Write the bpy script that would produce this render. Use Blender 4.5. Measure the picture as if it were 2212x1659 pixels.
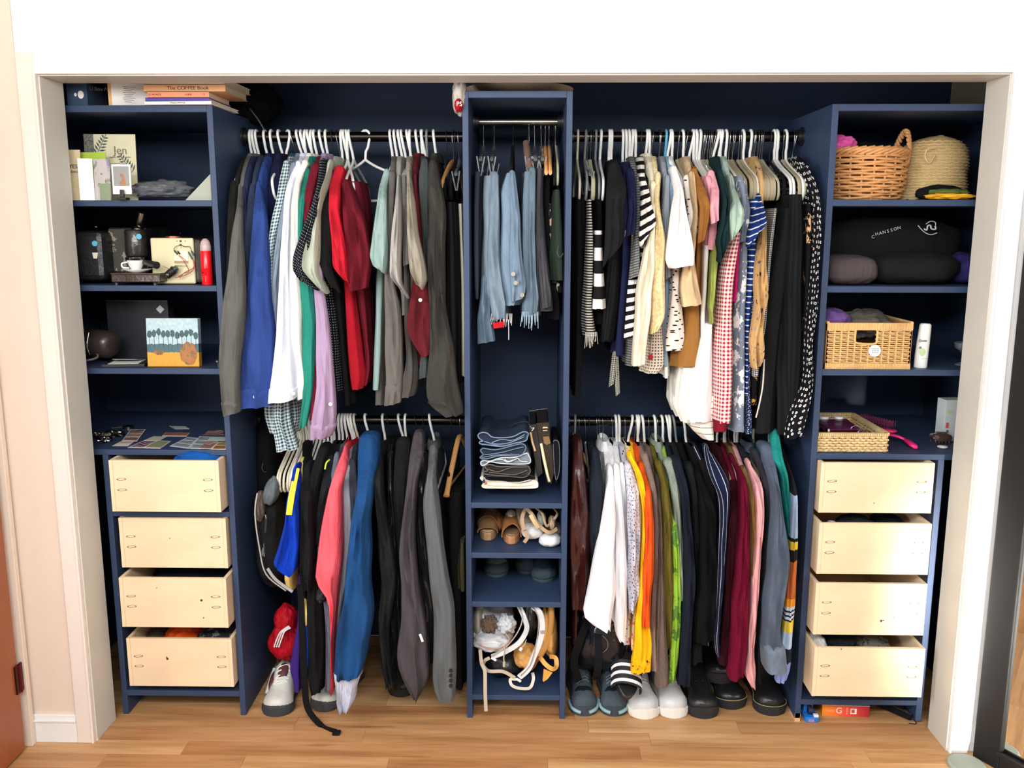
import bpy, math, random
from mathutils import Matrix, Vector
random.seed(7)
S = bpy.context.scene
COL = S.collection
for o in list(bpy.data.objects): bpy.data.objects.remove(o)

# ---------------------------------------------------------------- camera
FPX = 1912.57
RX = (0.99984, 0.01796, 0.00148); FW = (-0.01743, 0.98442, -0.17499); UP = (-0.00460, 0.17494, 0.98457)
CAM = (0.0, -2.7172, 1.618)
cd = bpy.data.cameras.new('camera'); cam = bpy.data.objects.new('camera', cd); COL.objects.link(cam)
cd.sensor_width = 36; cd.lens = FPX * 36 / 2212; cd.clip_start = 0.05
cam.matrix_world = Matrix(((RX[0], UP[0], -FW[0], CAM[0]), (RX[1], UP[1], -FW[1], CAM[1]), (RX[2], UP[2], -FW[2], CAM[2]), (0, 0, 0, 1)))
S.camera = cam

# ---------------------------------------------------------------- light
S.view_settings.view_transform = 'Standard'; S.view_settings.look = 'None'
S.view_settings.gamma = 1; S.view_settings.use_curve_mapping = False
S.view_settings.exposure = 0.38
W = bpy.data.worlds.new('world'); S.world = W; W.use_nodes = True
bg = W.node_tree.nodes['Background']; bg.inputs[0].default_value = (0.93, 0.96, 1.0, 1); bg.inputs[1].default_value = 0.45
def area(name, loc, to, size, size_y, power, color, spread=180):
    l = bpy.data.lights.new(name, 'AREA'); l.shape = 'RECTANGLE'; l.size = size; l.size_y = size_y
    l.energy = power; l.color = color; l.spread = math.radians(spread)
    o = bpy.data.objects.new(name, l); COL.objects.link(o); o.location = loc
    o.rotation_euler = (Vector(to) - Vector(loc)).to_track_quat('-Z', 'Y').to_euler()
    return o
# overhead area light added to grade the header; daylight from the doorway at left
area('overhead_light', (-0.3, -2.5, 2.36), (0.1, 0.0, 0.7), 2.2, 0.7, 88, (0.95, 0.975, 1.0))
area('door_light', (-1.5, -1.5, 1.15), (1.3, -0.05, 0.5), 0.7, 1.6, 20, (0.93, 0.97, 1.0), 130)
# sunlit window, low on the right behind the camera; the leaning mirror throws it back on the right drawers
area('sunny_window', (1.53, -3.4, 0.48), (1.53, 0, 0.48), 0.14, 0.5, 10, (1.0, 0.95, 0.86), 14)

# ---------------------------------------------------------------- picture helpers: a direction seen in the photograph meets a real plane
def ray(u, v):
    a = (u - 1106) / FPX; b = (829.5 - v) / FPX
    return [a * RX[i] + FW[i] + b * UP[i] for i in range(3)]
def aty(u, v, y):
    r = ray(u, v); t = (y - CAM[1]) / r[1]; return (CAM[0] + t * r[0], y, CAM[2] + t * r[2])
def atz(u, v, z):
    r = ray(u, v); t = (z - CAM[2]) / r[2]; return (CAM[0] + t * r[0], CAM[1] + t * r[1], z)
def atx(u, v, x):
    r = ray(u, v); t = (x - CAM[0]) / r[0]; return (x, CAM[1] + t * r[1], CAM[2] + t * r[2])

# ---------------------------------------------------------------- materials
def lin(c):
    return tuple(((x / 255) / 12.92 if x / 255 <= 0.04045 else ((x / 255 + 0.055) / 1.055) ** 2.4) for x in c[:3]) + (1,)
def fab(c):
    m_ = max(c)
    k = .50 + .32 * m_ / 70 if m_ < 70 else (.82 + .06 * (m_ - 70) / 130 if m_ < 200 else .88 + .12 * min(1, (m_ - 200) / 40))
    return tuple(q * k for q in c)
MC = {}
class NT:
    def __init__(s, name, rough=.9, metal=0, spec=.3):
        s.m = bpy.data.materials.new(name); s.m.use_nodes = True; s.t = s.m.node_tree; s.b = s.t.nodes['Principled BSDF']
        s.b.inputs['Roughness'].default_value = rough; s.b.inputs['Metallic'].default_value = metal
        s.b.inputs['Specular IOR Level'].default_value = spec
    def n(s, typ, **k):
        x = s.t.nodes.new(typ)
        for a, b in k.items(): setattr(x, a, b)
        return x
    def l(s, a, b): s.t.links.new(a, b)
    def math(s, op, a, b=0.0, c=None):
        x = s.n('ShaderNodeMath', operation=op)
        for i, q in enumerate((a, b, c)):
            if q is None: continue
            if isinstance(q, (int, float)): x.inputs[i].default_value = q
            else: s.l(q, x.inputs[i])
        return x.outputs[0]
    def mix(s, f, a, b, typ='MIX'):
        x = s.n('ShaderNodeMix', data_type='RGBA', blend_type=typ)
        for i, q in ((0, f), (6, a), (7, b)):
            if isinstance(q, (int, float)): x.inputs[i].default_value = q
            elif isinstance(q, tuple): x.inputs[i].default_value = q
            else: s.l(q, x.inputs[i])
        return x.outputs[2]
    def uv(s):
        x = s.n('ShaderNodeTexCoord'); y = s.n('ShaderNodeSeparateXYZ'); s.l(x.outputs['UV'], y.inputs[0]); return x.outputs['UV'], y.outputs[0], y.outputs[1]
    def obj(s, sc=(1, 1, 1)):
        x = s.n('ShaderNodeTexCoord'); y = s.n('ShaderNodeMapping'); y.inputs['Scale'].default_value = sc; s.l(x.outputs['Object'], y.inputs[0]); return y.outputs[0]
    def noise(s, vec, scale, detail=3, rough=.5):
        x = s.n('ShaderNodeTexNoise'); x.inputs['Scale'].default_value = scale; x.inputs['Detail'].default_value = detail; x.inputs['Roughness'].default_value = rough
        s.l(vec, x.inputs['Vector']); return x.outputs[0]
    def ramp(s, f, stops, const=False):
        x = s.n('ShaderNodeValToRGB'); r = x.color_ramp
        if const: r.interpolation = 'CONSTANT'
        while len(r.elements) < len(stops): r.elements.new(.5)
        for e, (p, c) in zip(r.elements, stops): e.position = p; e.color = c
        s.l(f, x.inputs[0]); return x.outputs[0]
    def bump(s, h, dist=.004, st=.6):
        x = s.n('ShaderNodeBump'); x.inputs['Distance'].default_value = dist; x.inputs['Strength'].default_value = st
        s.l(h, x.inputs['Height']); s.l(x.outputs[0], s.b.inputs['Normal'])
    def col(s, c):
        if isinstance(c, tuple): s.b.inputs['Base Color'].default_value = c
        else: s.l(c, s.b.inputs['Base Color'])
    def clothy(s, c, folds=1.0, var=.16):
        v = s.obj((26, 26, 5)); a = s.noise(v, 1.0, 4, .55); w = s.obj((1, 1, 1)); b = s.noise(w, 420, 2)
        n2 = s.ramp(a, [(.25, (1 - var,) * 3 + (1,)), (.75, (1 + var * .4,) * 3 + (1,))])
        s.col(s.mix(1.0, c, n2, 'MULTIPLY')); s.bump(s.math('ADD', a, s.math('MULTIPLY', b, .05)), .012 * folds, .55)
def MT(kind, *a):
    k = (kind,) + a
    if k not in MC: MC[k] = MAKE[kind](*a)
    return MC[k]
def m_cloth(c, rough=.92, folds=1.0):
    c = fab(c)
    x = NT('cloth', rough, 0, .15); x.clothy(lin(c), folds); return x.m
def m_knit(c):
    c = fab(c)
    x = NT('knit', .95, 0, .1); t, u, v = x.uv()
    w = x.math('SINE', x.math('MULTIPLY', u, 1300.)); z = x.noise(x.obj((1, 1, .4)), 180, 3)
    x.col(x.mix(z, lin(tuple(q * .8 for q in c)), lin(tuple(min(255, q * 1.1) for q in c)))); x.bump(x.math('ADD', x.math('MULTIPLY', w, .4), z), .0025, .8); return x.m
def m_denim(c):
    c = fab(c)
    x = NT('denim', .93, 0, .1); n = x.noise(x.obj((1, 1, .35)), 60, 5, .7); big = x.noise(x.obj((14, 14, 4)), 1, 3)
    d = lin(tuple(q * .5 for q in c)); h = lin(tuple(min(255, q * 1.25 + 12) for q in c))
    x.col(x.mix(x.math('ADD', x.math('MULTIPLY', n, .5), x.math('MULTIPLY', big, .7)), d, h)); x.bump(x.math('ADD', n, big), .005, .6); return x.m
def m_leather(c, r=.28):
    x = NT('leather', r, 0, .55); n = x.noise(x.obj((9, 9, 6)), 1, 4); f = x.noise(x.obj(), 160, 3)
    x.col(x.mix(n, lin(tuple(q * .6 for q in c)), lin(tuple(min(255, q * 1.3) for q in c)))); x.bump(x.math('ADD', n, x.math('MULTIPLY', f, .08)), .014, .6); return x.m
def m_stripe(c1, c2, period, duty=.5, ax='v', ph=0.0):
    c1, c2 = fab(c1), fab(c2)
    x = NT('striped cloth', .92, 0, .15); t, u, v = x.uv(); q = v if ax == 'v' else u
    f = x.math('LESS_THAN', x.math('FRACT', x.math('ADD', x.math('DIVIDE', q, period), 50 + ph)), duty)
    x.clothy(x.mix(f, lin(c1), lin(c2)), .8); return x.m
def m_gingham(c1, c2, p):
    c1, c2 = fab(c1), fab(c2)
    x = NT('gingham cloth', .92, 0, .15); t, u, v = x.uv()
    f1 = x.math('LESS_THAN', x.math('FRACT', x.math('ADD', x.math('DIVIDE', u, p), 50)), .5); f2 = x.math('LESS_THAN', x.math('FRACT', x.math('ADD', x.math('DIVIDE', v, p), 50)), .5)
    x.clothy(x.mix(x.math('MULTIPLY', x.math('ADD', f1, f2), .5), lin(c1), lin(c2)), .8); return x.m
def m_dots(base, dot, p, r=.22, rnd=.5, sx=1.0, sy=1.0, ring=False):
    base = fab(base)
    x = NT('dotted cloth', .92, 0, .15); t, u, v = x.uv()
    mp = x.n('ShaderNodeMapping'); mp.inputs['Scale'].default_value = (sx / p, sy / p, 1); x.l(t, mp.inputs[0])
    vo = x.n('ShaderNodeTexVoronoi', voronoi_dimensions='2D'); vo.inputs['Scale'].default_value = 1; vo.inputs['Randomness'].default_value = rnd; x.l(mp.outputs[0], vo.inputs['Vector'])
    f = x.math('LESS_THAN', vo.outputs['Distance'], r)
    if ring: f = x.math('MULTIPLY', f, x.math('GREATER_THAN', vo.outputs['Distance'], r * .38))
    x.clothy(x.mix(f, lin(base), lin(dot)), .8); return x.m
def m_blotch(base, spot, sc, thr=.55, spot2=None, thr2=.6):
    base = fab(base)
    x = NT('printed cloth', .92, 0, .15); o = x.obj((1, 1, .8))
    n = x.noise(o, sc, 4, .65); f = x.ramp(n, [(thr - .01, (0, 0, 0, 1)), (thr + .01, (1, 1, 1, 1))])
    c = x.mix(f, lin(base), lin(spot))
    if spot2: 
        n2 = x.noise(x.obj((1.1, .9, 1)), sc * 1.7, 3, .6); f2 = x.ramp(n2, [(thr2 - .01, (0, 0, 0, 1)), (thr2 + .01, (1, 1, 1, 1))]); c = x.mix(f2, c, lin(spot2))
    x.clothy(c, .8); return x.m
def m_bands(stops, z0, z1):
    x = NT('banded knit', .93, 0, .12); t, u, v = x.uv(); f = x.math('DIVIDE', x.math('SUBTRACT', v, z0), z1 - z0)
    c = x.ramp(f, [(p, lin(q)) for p, q in stops], True); x.clothy(c, .8); return x.m
def m_paint(c, r=.6, var=.06, bump=.0004, sc=9):
    x = NT('painted surface', r, 0, .35); n = x.noise(x.obj(), sc, 5, .6); f = x.noise(x.obj(), 240, 2)
    x.col(x.mix(n, lin(tuple(q * (1 - var) for q in c)), lin(tuple(min(255, q * (1 + var)) for q in c)))); x.bump(f, bump, .5); return x.m
def m_plastic(c, r=.35, alpha=1.0, sss=0):
    x = NT('plastic', r, 0, .5); n = x.noise(x.obj(), 30, 2); x.col(x.mix(n, lin(tuple(q * .96 for q in c)), lin(c)))
    if alpha < 1: x.b.inputs['Alpha'].default_value = alpha
    return x.m
def m_metal(c, r=.3):
    x = NT('metal', r, 1, .5); n = x.noise(x.obj((60, 60, 3)), 1, 3); x.col(x.mix(n, lin(tuple(q * .85 for q in c)), lin(c))); return x.m
def m_wood(c, sc=1.0, gr=.22, rough=.5, ax=0):
    x = NT('wood', rough, 0, .35); s = [22, 22, 22]; s[ax] = 1.6
    n = x.noise(x.obj(tuple(q * sc for q in s)), 1, 5, .6); b = x.noise(x.obj((3, 3, 3)), 1, 3)
    x.col(x.mix(x.math('MULTIPLY', x.math('ADD', n, b), .5), lin(tuple(q * (1 - gr) for q in c)), lin(tuple(min(255, q * (1 + gr * .6)) for q in c)))); x.bump(n, .0008, .5); return x.m
def m_ply(c):
    x = NT('birch plywood', .5, 0, .3); n = x.noise(x.obj((3.5, 3.5, 16)), 1, 6, .65); w = x.noise(x.obj((7, 7, 12)), 1, 3)
    info = x.n('ShaderNodeObjectInfo')
    v = x.n('ShaderNodeTexVoronoi'); v.inputs['Scale'].default_value = 5; x.l(x.obj((1, 1, 1.4)), v.inputs['Vector'])
    k = x.ramp(v.outputs['Distance'], [(.0, (.45, .3, .2, 1)), (.05, (1, 1, 1, 1))])
    base = x.mix(x.math('MULTIPLY', x.math('ADD', n, w), .5), lin(tuple(q * .88 for q in c)), lin(tuple(min(255, q * 1.06) for q in c)))
    x.col(x.mix(.35, base, k, 'MULTIPLY')); x.bump(n, .0006, .4); return x.m
def m_floor():
    x = NT('laminate oak', .42, 0, .4); info = x.n('ShaderNodeObjectInfo'); r = info.outputs['Random']
    tc = x.n('ShaderNodeTexCoord'); off = x.n('ShaderNodeVectorMath', operation='ADD'); cb = x.n('ShaderNodeCombineXYZ')
    x.l(x.math('MULTIPLY', r, 37.), cb.inputs[0]); x.l(x.math('MULTIPLY', r, 91.), cb.inputs[1]); x.l(tc.outputs['Object'], off.inputs[0]); x.l(cb.outputs[0], off.inputs[1])
    mp = x.n('ShaderNodeMapping'); mp.inputs['Scale'].default_value = (2.2, 24, 8); x.l(off.outputs[0], mp.inputs[0])
    n = x.noise(mp.outputs[0], 1, 6, .62)
    mp2 = x.n('ShaderNodeMapping'); mp2.inputs['Scale'].default_value = (3.2, 30, 8); x.l(off.outputs[0], mp2.inputs[0]); k = x.noise(mp2.outputs[0], 1, 3, .5)
    base = x.ramp(n, [(.25, lin((160, 116, 74))), (.5, lin((196, 152, 106))), (.75, lin((220, 182, 136)))])
    tint = x.ramp(r, [(0, lin((225, 205, 190))), (1, lin((255, 255, 250)))])
    c = x.mix(1.0, base, tint, 'MULTIPLY')
    dark = x.ramp(k, [(.64, (0, 0, 0, 1)), (.74, (1, 1, 1, 1))])
    x.col(x.mix(x.math('MULTIPLY', dark, .55), c, lin((110, 62, 34)))); x.bump(n, .0004, .4); return x.m
def m_wicker(c):
    x = NT('wicker', .5, 0, .4); n = x.noise(x.obj(), 90, 4); b = x.noise(x.obj(), 12, 2)
    x.col(x.mix(x.math('MULTIPLY', x.math('ADD', n, b), .5), lin(tuple(q * .66 for q in c)), lin(tuple(min(255, q * 1.2) for q in c)))); x.bump(n, .001, .5); return x.m
def m_glass(c=(255, 255, 255), r=.05):
    x = NT('clear plastic', r, 0, .5); x.b.inputs['Transmission Weight'].default_value = .85; x.b.inputs['IOR'].default_value = 1.3; x.b.inputs['Base Color'].default_value = lin(c); return x.m
def m_mirror():
    x = NT('mirror glass', .02, 1, .5); x.b.inputs['Base Color'].default_value = (.9, .93, .93, 1); return x.m
def m_painting():
    x = NT('painted canvas', .6, 0, .3); t, u, v = x.uv()
    n = x.noise(t, 14, 5, .6); n2 = x.noise(t, 40, 4, .6)
    sky = x.mix(n, lin((120, 165, 180)), lin((215, 225, 222))); grass = x.mix(n2, lin((196, 120, 60)), lin((214, 180, 60)))
    hill = x.mix(n2, lin((50, 78, 88)), lin((95, 125, 130)))
    vv = x.math('ADD', v, x.math('MULTIPLY', x.math('SUBTRACT', n, .5), .10))
    c = x.mix(x.math('LESS_THAN', vv, .47), sky, hill); c = x.mix(x.math('LESS_THAN', vv, .30), c, grass)
    x.col(c); x.bump(n2, .001, .7); return x.m
def m_photo(seed, a, b, c3):
    x = NT('photo print', .35, 0, .4); t, u, v = x.uv(); n = x.noise(t, 9 + seed, 4, .6)
    x.col(x.ramp(n, [(.35, lin(a)), (.5, lin(b)), (.62, lin(c3))])); return x.m
MAKE = dict(cloth=m_cloth, knit=m_knit, denim=m_denim, leather=m_leather, stripe=m_stripe, gingham=m_gingham, dots=m_dots, blotch=m_blotch, bands=m_bands,
            paint=m_paint, plastic=m_plastic, metal=m_metal, wood=m_wood, ply=m_ply, floor=m_floor, wicker=m_wicker, glass=m_glass, mirror=m_mirror, painting=m_painting, photo=m_photo)
WHITE = MT('paint', (238, 238, 236), .55, .01)
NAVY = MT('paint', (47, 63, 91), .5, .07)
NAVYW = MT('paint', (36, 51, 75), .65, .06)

# ---------------------------------------------------------------- mesh helpers
ORG = {}
def org(o): return ORG.get(o.name, (0, 0, 0))
def props(o, label=None, cat=None, group=None, kind=None):
    if label: o['label'] = label
    if cat: o['category'] = cat
    if group: o['group'] = group
    if kind: o['kind'] = kind
    return o
def thing(name, loc, label, cat, group=None):
    o = bpy.data.objects.new(name, None); o.empty_display_size = .05; COL.objects.link(o); o.location = loc; ORG[o.name] = tuple(loc)
    return props(o, label, cat, group)
def mk(name, geo, mat, parent=None, loc=None, smooth=False, bevel=0, label=None, cat=None, group=None, kind=None, sub=0):
    V, F = geo[0], geo[1]; uv = geo[2] if len(geo) > 2 else None
    if parent is not None: og = org(parent)
    else: og = loc if loc is not None else (sum(v[0] for v in V) / len(V), sum(v[1] for v in V) / len(V), min(v[2] for v in V))
    me = bpy.data.meshes.new(name); me.from_pydata([(v[0] - og[0], v[1] - og[1], v[2] - og[2]) for v in V], [], F); me.update()
    if uv:
        l = me.uv_layers.new(name='UVMap'); i = 0
        for f, q in zip(F, uv):
            for a in q: l.data[i].uv = a; i += 1
    if smooth:
        me.polygons.foreach_set('use_smooth', [True] * len(me.polygons)); me.set_sharp_from_angle(angle=math.radians(74))
    mats = mat if isinstance(mat, (list, tuple)) else [mat]
    for m_ in mats: me.materials.append(m_)
    o = bpy.data.objects.new(name, me); COL.objects.link(o)
    if parent is not None: o.parent = parent
    else: o.location = og
    ORG[o.name] = tuple(og)
    if bevel: b = o.modifiers.new('b', 'BEVEL'); b.width = bevel; b.segments = 2; b.limit_method = 'ANGLE'
    if sub: s_ = o.modifiers.new('s', 'SUBSURF'); s_.levels = sub; s_.render_levels = sub
    return props(o, label, cat, group, kind)
def join(*gs):
    V = []; F = []; U = []; has = all(len(g) > 2 and g[2] for g in gs)
    for g in gs:
        n = len(V); V += list(g[0]); F += [tuple(i + n for i in f) for f in g[1]]
        if has: U += list(g[2])
    return (V, F, U) if has else (V, F)
def box(x0, x1, y0, y1, z0, z1):
    V = [(x0, y0, z0), (x1, y0, z0), (x1, y1, z0), (x0, y1, z0), (x0, y0, z1), (x1, y0, z1), (x1, y1, z1), (x0, y1, z1)]
    return V, [(0, 3, 2, 1), (4, 5, 6, 7), (0, 1, 5, 4), (1, 2, 6, 5), (2, 3, 7, 6), (3, 0, 4, 7)]
def obox(c, ax, ay, az, hx, hy, hz):
    V = []
    for sz in (-1, 1):
        for sx, sy in ((-1, -1), (1, -1), (1, 1), (-1, 1)):
            V.append(tuple(c[i] + sx * hx * ax[i] + sy * hy * ay[i] + sz * hz * az[i] for i in range(3)))
    return V, [(0, 3, 2, 1), (4, 5, 6, 7), (0, 1, 5, 4), (1, 2, 6, 5), (2, 3, 7, 6), (3, 0, 4, 7)]
def rotbox(c, w, d, h, yaw=0, pitch=0, roll=0):
    R = Matrix.Rotation(yaw, 3, 'Z') @ Matrix.Rotation(pitch, 3, 'X') @ Matrix.Rotation(roll, 3, 'Y')
    return obox(c, tuple(R.col[0]), tuple(R.col[1]), tuple(R.col[2]), w / 2, d / 2, h / 2)
def xf(g, M_):
    return ([tuple(M_ @ Vector(v)) for v in g[0]],) + tuple(g[1:])
def quad(a, b, c, d): return [a, b, c, d], [(0, 1, 2, 3)], [[(0, 0), (1, 0), (1, 1), (0, 1)]]
def thick(poly, n, t):
    """a polygon (list of 3-D points) given thickness t along n"""
    k = len(poly); V = list(poly) + [tuple(p[i] + n[i] * t for i in range(3)) for p in poly]
    return V, [tuple(range(k)), tuple(range(2 * k - 1, k - 1, -1))] + [(i, (i + 1) % k, k + (i + 1) % k, k + i) for i in range(k)][::1]
def tube(pts, r, n=8, cap=True, flat=1.0):
    P = [Vector(p) for p in pts]; V = []; F = []; up = None
    rr = r if isinstance(r, (list, tuple)) else [r] * len(P)
    for i, p in enumerate(P):
        t = (P[min(i + 1, len(P) - 1)] - P[max(i - 1, 0)]).normalized()
        if up is None:
            up = Vector((0, 0, 1)) if abs(t.z) < .9 else Vector((0, 1, 0))
        a = t.cross(up)
        if a.length < 1e-4: a = t.cross(Vector((1, 0, .01)))
        a.normalize(); b = a.cross(t).normalized(); up = b
        for j in range(n):
            th = 2 * math.pi * j / n; q = p + a * (math.cos(th) * rr[i]) + b * (math.sin(th) * rr[i] * flat); V.append(tuple(q))
    for i in range(len(P) - 1):
        for j in range(n):
            F.append((i * n + j, i * n + (j + 1) % n, (i + 1) * n + (j + 1) % n, (i + 1) * n + j))
    if cap: F.append(tuple(range(n))[::-1]); F.append(tuple((len(P) - 1) * n + j for j in range(n)))
    return V, F
def smoothpath(P, k=6, closed=False):
    out = []; n = len(P)
    rng = range(n if closed else n - 1)
    for i in rng:
        p0 = P[(i - 1) % n] if closed or i > 0 else P[i]; p1 = P[i]; p2 = P[(i + 1) % n]; p3 = P[(i + 2) % n] if closed or i + 2 < n else p2
        for s in range(k):
            t = s / k
            out.append(tuple(.5 * (2 * p1[c] + (p2[c] - p0[c]) * t + (2 * p0[c] - 5 * p1[c] + 4 * p2[c] - p3[c]) * t * t + (3 * p1[c] - p0[c] - 3 * p2[c] + p3[c]) * t ** 3) for c in range(len(p1))))
    if not closed: out.append(tuple(P[-1]))
    return out
def rings(R, closed=True, cap0=True, cap1=True, us=None, vs=None):
    """skin a list of rings (same point count)"""
    n = len(R[0]); V = [tuple(p) for r in R for p in r]; F = []; U = []
    for i in range(len(R) - 1):
        for j in range(n if closed else n - 1):
            k = (j + 1) % n
            F.append((i * n + j, (i + 1) * n + j, (i + 1) * n + k, i * n + k))
            if us: 
                u0, u1 = us[j], us[j + 1]; U.append([(u0, vs[i]), (u0, vs[i + 1]), (u1, vs[i + 1]), (u1, vs[i])])
    if cap0: F.append(tuple(range(n))); U.append([(us[j], vs[0]) for j in range(n)] if us else None)
    if cap1: F.append(tuple((len(R) - 1) * n + j for j in range(n))[::-1]); U.append([(us[n - 1 - j], vs[-1]) for j in range(n)] if us else None)
    return (V, F, U) if us else (V, F)
def lathe(prof, c, n=24, axis='z', sx=1, sy=1):
    R = []
    for r, h in prof:
        ring = []
        for j in range(n):
            th = 2 * math.pi * j / n; a, b = r * math.cos(th) * sx, r * math.sin(th) * sy
            ring.append((c[0] + a, c[1] + b, c[2] + h) if axis == 'z' else ((c[0] + a, c[1] - h, c[2] + b) if axis == 'y' else (c[0] + h, c[1] + a, c[2] + b)))
        R.append(ring)
    return rings(R)
def text(s, size, loc, parent, mat, rot=(math.pi / 2, 0, 0), name='lettering', ext=.0004, align='CENTER', xs=1.0):
    c = bpy.data.curves.new(name, 'FONT'); c.body = s; c.size = size; c.extrude = ext; c.align_x = align; c.align_y = 'CENTER'; c.materials.append(mat)
    c.resolution_u = 3
    tmp = bpy.data.objects.new('tmp', c); COL.objects.link(tmp); bpy.context.view_layer.update()
    me = bpy.data.meshes.new_from_object(tmp.evaluated_get(bpy.context.evaluated_depsgraph_get())); bpy.data.objects.remove(tmp)
    if not me.materials: me.materials.append(mat)
    o = bpy.data.objects.new(name, me); COL.objects.link(o); o.parent = parent; og = org(parent)
    o.location = tuple(loc[i] - og[i] for i in range(3)); o.rotation_euler = rot; o.scale = (xs, 1, 1); return o
def copy_tree(src, loc, rot=None, label=None, group=None):
    r = src.copy(); COL.objects.link(r); r.location = loc; ORG[r.name] = tuple(loc)
    if rot: r.rotation_euler = rot
    if label: r['label'] = label
    if group: r['group'] = group
    elif 'group' in r: del r['group']
    for ch in src.children:
        c = ch.copy(); COL.objects.link(c); c.parent = r
        for g in ch.children: d = g.copy(); COL.objects.link(d); d.parent = c
    return r

# ================================================================= STRUCTURE
def struct(name, geo, mat, parent=None, **k): return mk(name, geo, mat, parent, kind=None if parent else 'structure', **k)
YW = -.157                                   # front face of the wall round the opening
OX0, OX1, OZ = -1.366, 1.318, 2.03
floor = struct('floor', box(-1.75, 1.75, -3.6, .62, -.06, -.012), MT('paint', (150, 112, 74), .6))
FM = MT('floor')
pl_w = .0745; y = -.45; row = 0
rnd = random.Random(3)
while y < .6:
    x = -1.62 + (-.9 if row % 2 else -.3) * rnd.random()
    while x < 1.55:
        L = rnd.choice((.42, .6, .85, 1.2)) * (1 + .2 * rnd.random()); x0, x1 = max(x, -1.62), min(x + L, 1.6)
        if x1 - x0 > .05: mk('floor_plank', box(x0 + .0003, x1 - .0003, y + .0002, min(y + pl_w, .6) - .0002, -.012, 0), FM, floor, bevel=.0003)
        x += L
    y += pl_w; row += 1
struct('floor_rest', box(-1.75, 1.75, -3.6, -.45, -.012, 0), FM).name = 'floor_2'
ceil_ = struct('ceiling', box(-1.75, 1.75, -3.6, .66, 2.44, 2.5), WHITE)
wf = struct('wall_front', join(box(-1.43, OX0 - .02, YW, YW + .12, 0, 2.44), box(OX1 + .02, 1.62, YW, YW + .12, 0, 2.44), box(OX0 - .02, OX1 + .02, YW, YW + .12, OZ + .02, 2.44)), WHITE)
struct('wall_front_left', box(-1.602, -1.431, YW, YW + .12, 0, 2.44), MT('paint', (232, 214, 196), .6, .015))  # warm bounce light off the brown door is painted into this strip
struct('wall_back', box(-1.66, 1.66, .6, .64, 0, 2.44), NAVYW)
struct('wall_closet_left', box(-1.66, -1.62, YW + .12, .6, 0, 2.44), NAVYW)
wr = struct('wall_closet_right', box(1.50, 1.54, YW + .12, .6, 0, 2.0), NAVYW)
struct('wall_closet_right_top', box(1.505, 1.54, YW + .12, .6, 2.0, 2.44), MT('paint', (150, 140, 118), .8))
struct('wall_left', box(-1.64, -1.602, -3.6, YW, 0, 2.44), MT('paint', (232, 214, 194), .6, .02))
struct('wall_right', box(1.58, 1.62, -3.6, YW, 0, 2.44), WHITE)
# jamb boards
JW = MT('paint', (204, 202, 192), .5, .015)
struct('trim_1', join(box(OX0 - .02, OX0, YW - .001, YW + .127, 0, OZ)), JW, bevel=.001)
struct('trim_2', join(box(OX1, OX1 + .02, YW - .001, YW + .127, 0, OZ)), JW, bevel=.001)
struct('trim_3', join(box(OX0 - .02, OX1 + .02, YW - .001, YW + .127, OZ, OZ + .02)), JW, bevel=.001)
# casings with a bead next to the opening
struct('trim_4', join(box(-1.424, OX0 - .006, YW - .014, YW - .001, 0, OZ + .06), box(OX0 - .012, OX0 - .004, YW - .018, YW - .001, 0, OZ + .01)), MT('paint', (232, 222, 210), .5, .015), bevel=.002)  # left casing's paint carries the warm shaded tint of that side
struct('trim_5', join(box(OX1 + .006, 1.380, YW - .014, YW - .001, 0, OZ + .06), box(OX1 + .004, OX1 + .012, YW - .018, YW - .001, 0, OZ + .01)), WHITE, bevel=.002)
struct('trim_6', join(box(OX0 - .006, OX1 + .006, YW - .014, YW - .001, OZ + .004, OZ + .062)), WHITE, bevel=.002)
struct('baseboard_left', join(box(-1.60, -1.425, YW - .012, YW, 0, .07), box(-1.60, -1.425, YW - .016, YW, .07, .078), box(-1.60, -1.425, YW - .009, YW, .078, .092)), WHITE, bevel=.0015)
struct('baseboard_right', join(box(1.402, 1.56, YW - .012, YW, 0, .09)), WHITE, bevel=.0015)
struct('trim_7', box(1.3805, 1.402, YW - .006, YW, .03, OZ), WHITE)
# doorway casing on the left wall and the brown door leaf standing open
struct('trim_8', join(box(-1.601, -1.556, -.192, -.172, 0, 2.1), box(-1.601, -1.590, -.199, -.192, 0, 2.1)), MT('paint', (226, 210, 192), .5, .02), bevel=.002)
dr_ = struct('door_1', box(-1.601, -1.566, -1.02, -.215, .008, 2.03), MT('wood', (158, 88, 52), .6, .18, .35, 2), bevel=.002)
hg = box(-1.565, -1.560, -.235, -.199, .20, .29)
h_ = mk('hinge', hg, MT('metal', (96, 50, 46), .5), dr_, label='dark reddish hinge'); mk('hinge_knuckle', tube([(-1.560, -.215, .2), (-1.560, -.215, .29)], .005, 8), MT('metal', (120, 44, 56), .5), h_)

# ================================================================= CABINETS
def cabinet(name, label, boards):
    t = thing(name, (sum(b[1][0] + b[1][1] for b in boards) / 2 / len(boards), .3, 0), label, 'cabinet')
    for nm, b in boards: mk(nm, box(*b), NAVY, t, bevel=.0012)
    return t
D1 = .598
lc = cabinet('closet_shelving_unit', 'navy painted left shelving unit above four open plywood drawers', [
    ('side_panel', (-.958, -.940, 0, D1, 0, 1.972)), ('side_panel', (-1.355, -1.337, 0, D1, 0, .899)),
    ('shelf', (-1.615, -.958, 0, D1, 1.952, 1.972)), ('shelf', (-1.615, -.958, 0, D1, 1.677, 1.695)), ('shelf', (-1.615, -.958, 0, D1, 1.420, 1.438)),
    ('shelf', (-1.615, -.958, 0, D1, 1.161, 1.179)), ('shelf', (-1.615, -.958, 0, D1, .899, .917)), ('rail', (-1.337, -.958, 0, .08, .695, .712)), ('shelf', (-1.337, -.958, 0, D1, .068, .087))])
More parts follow.
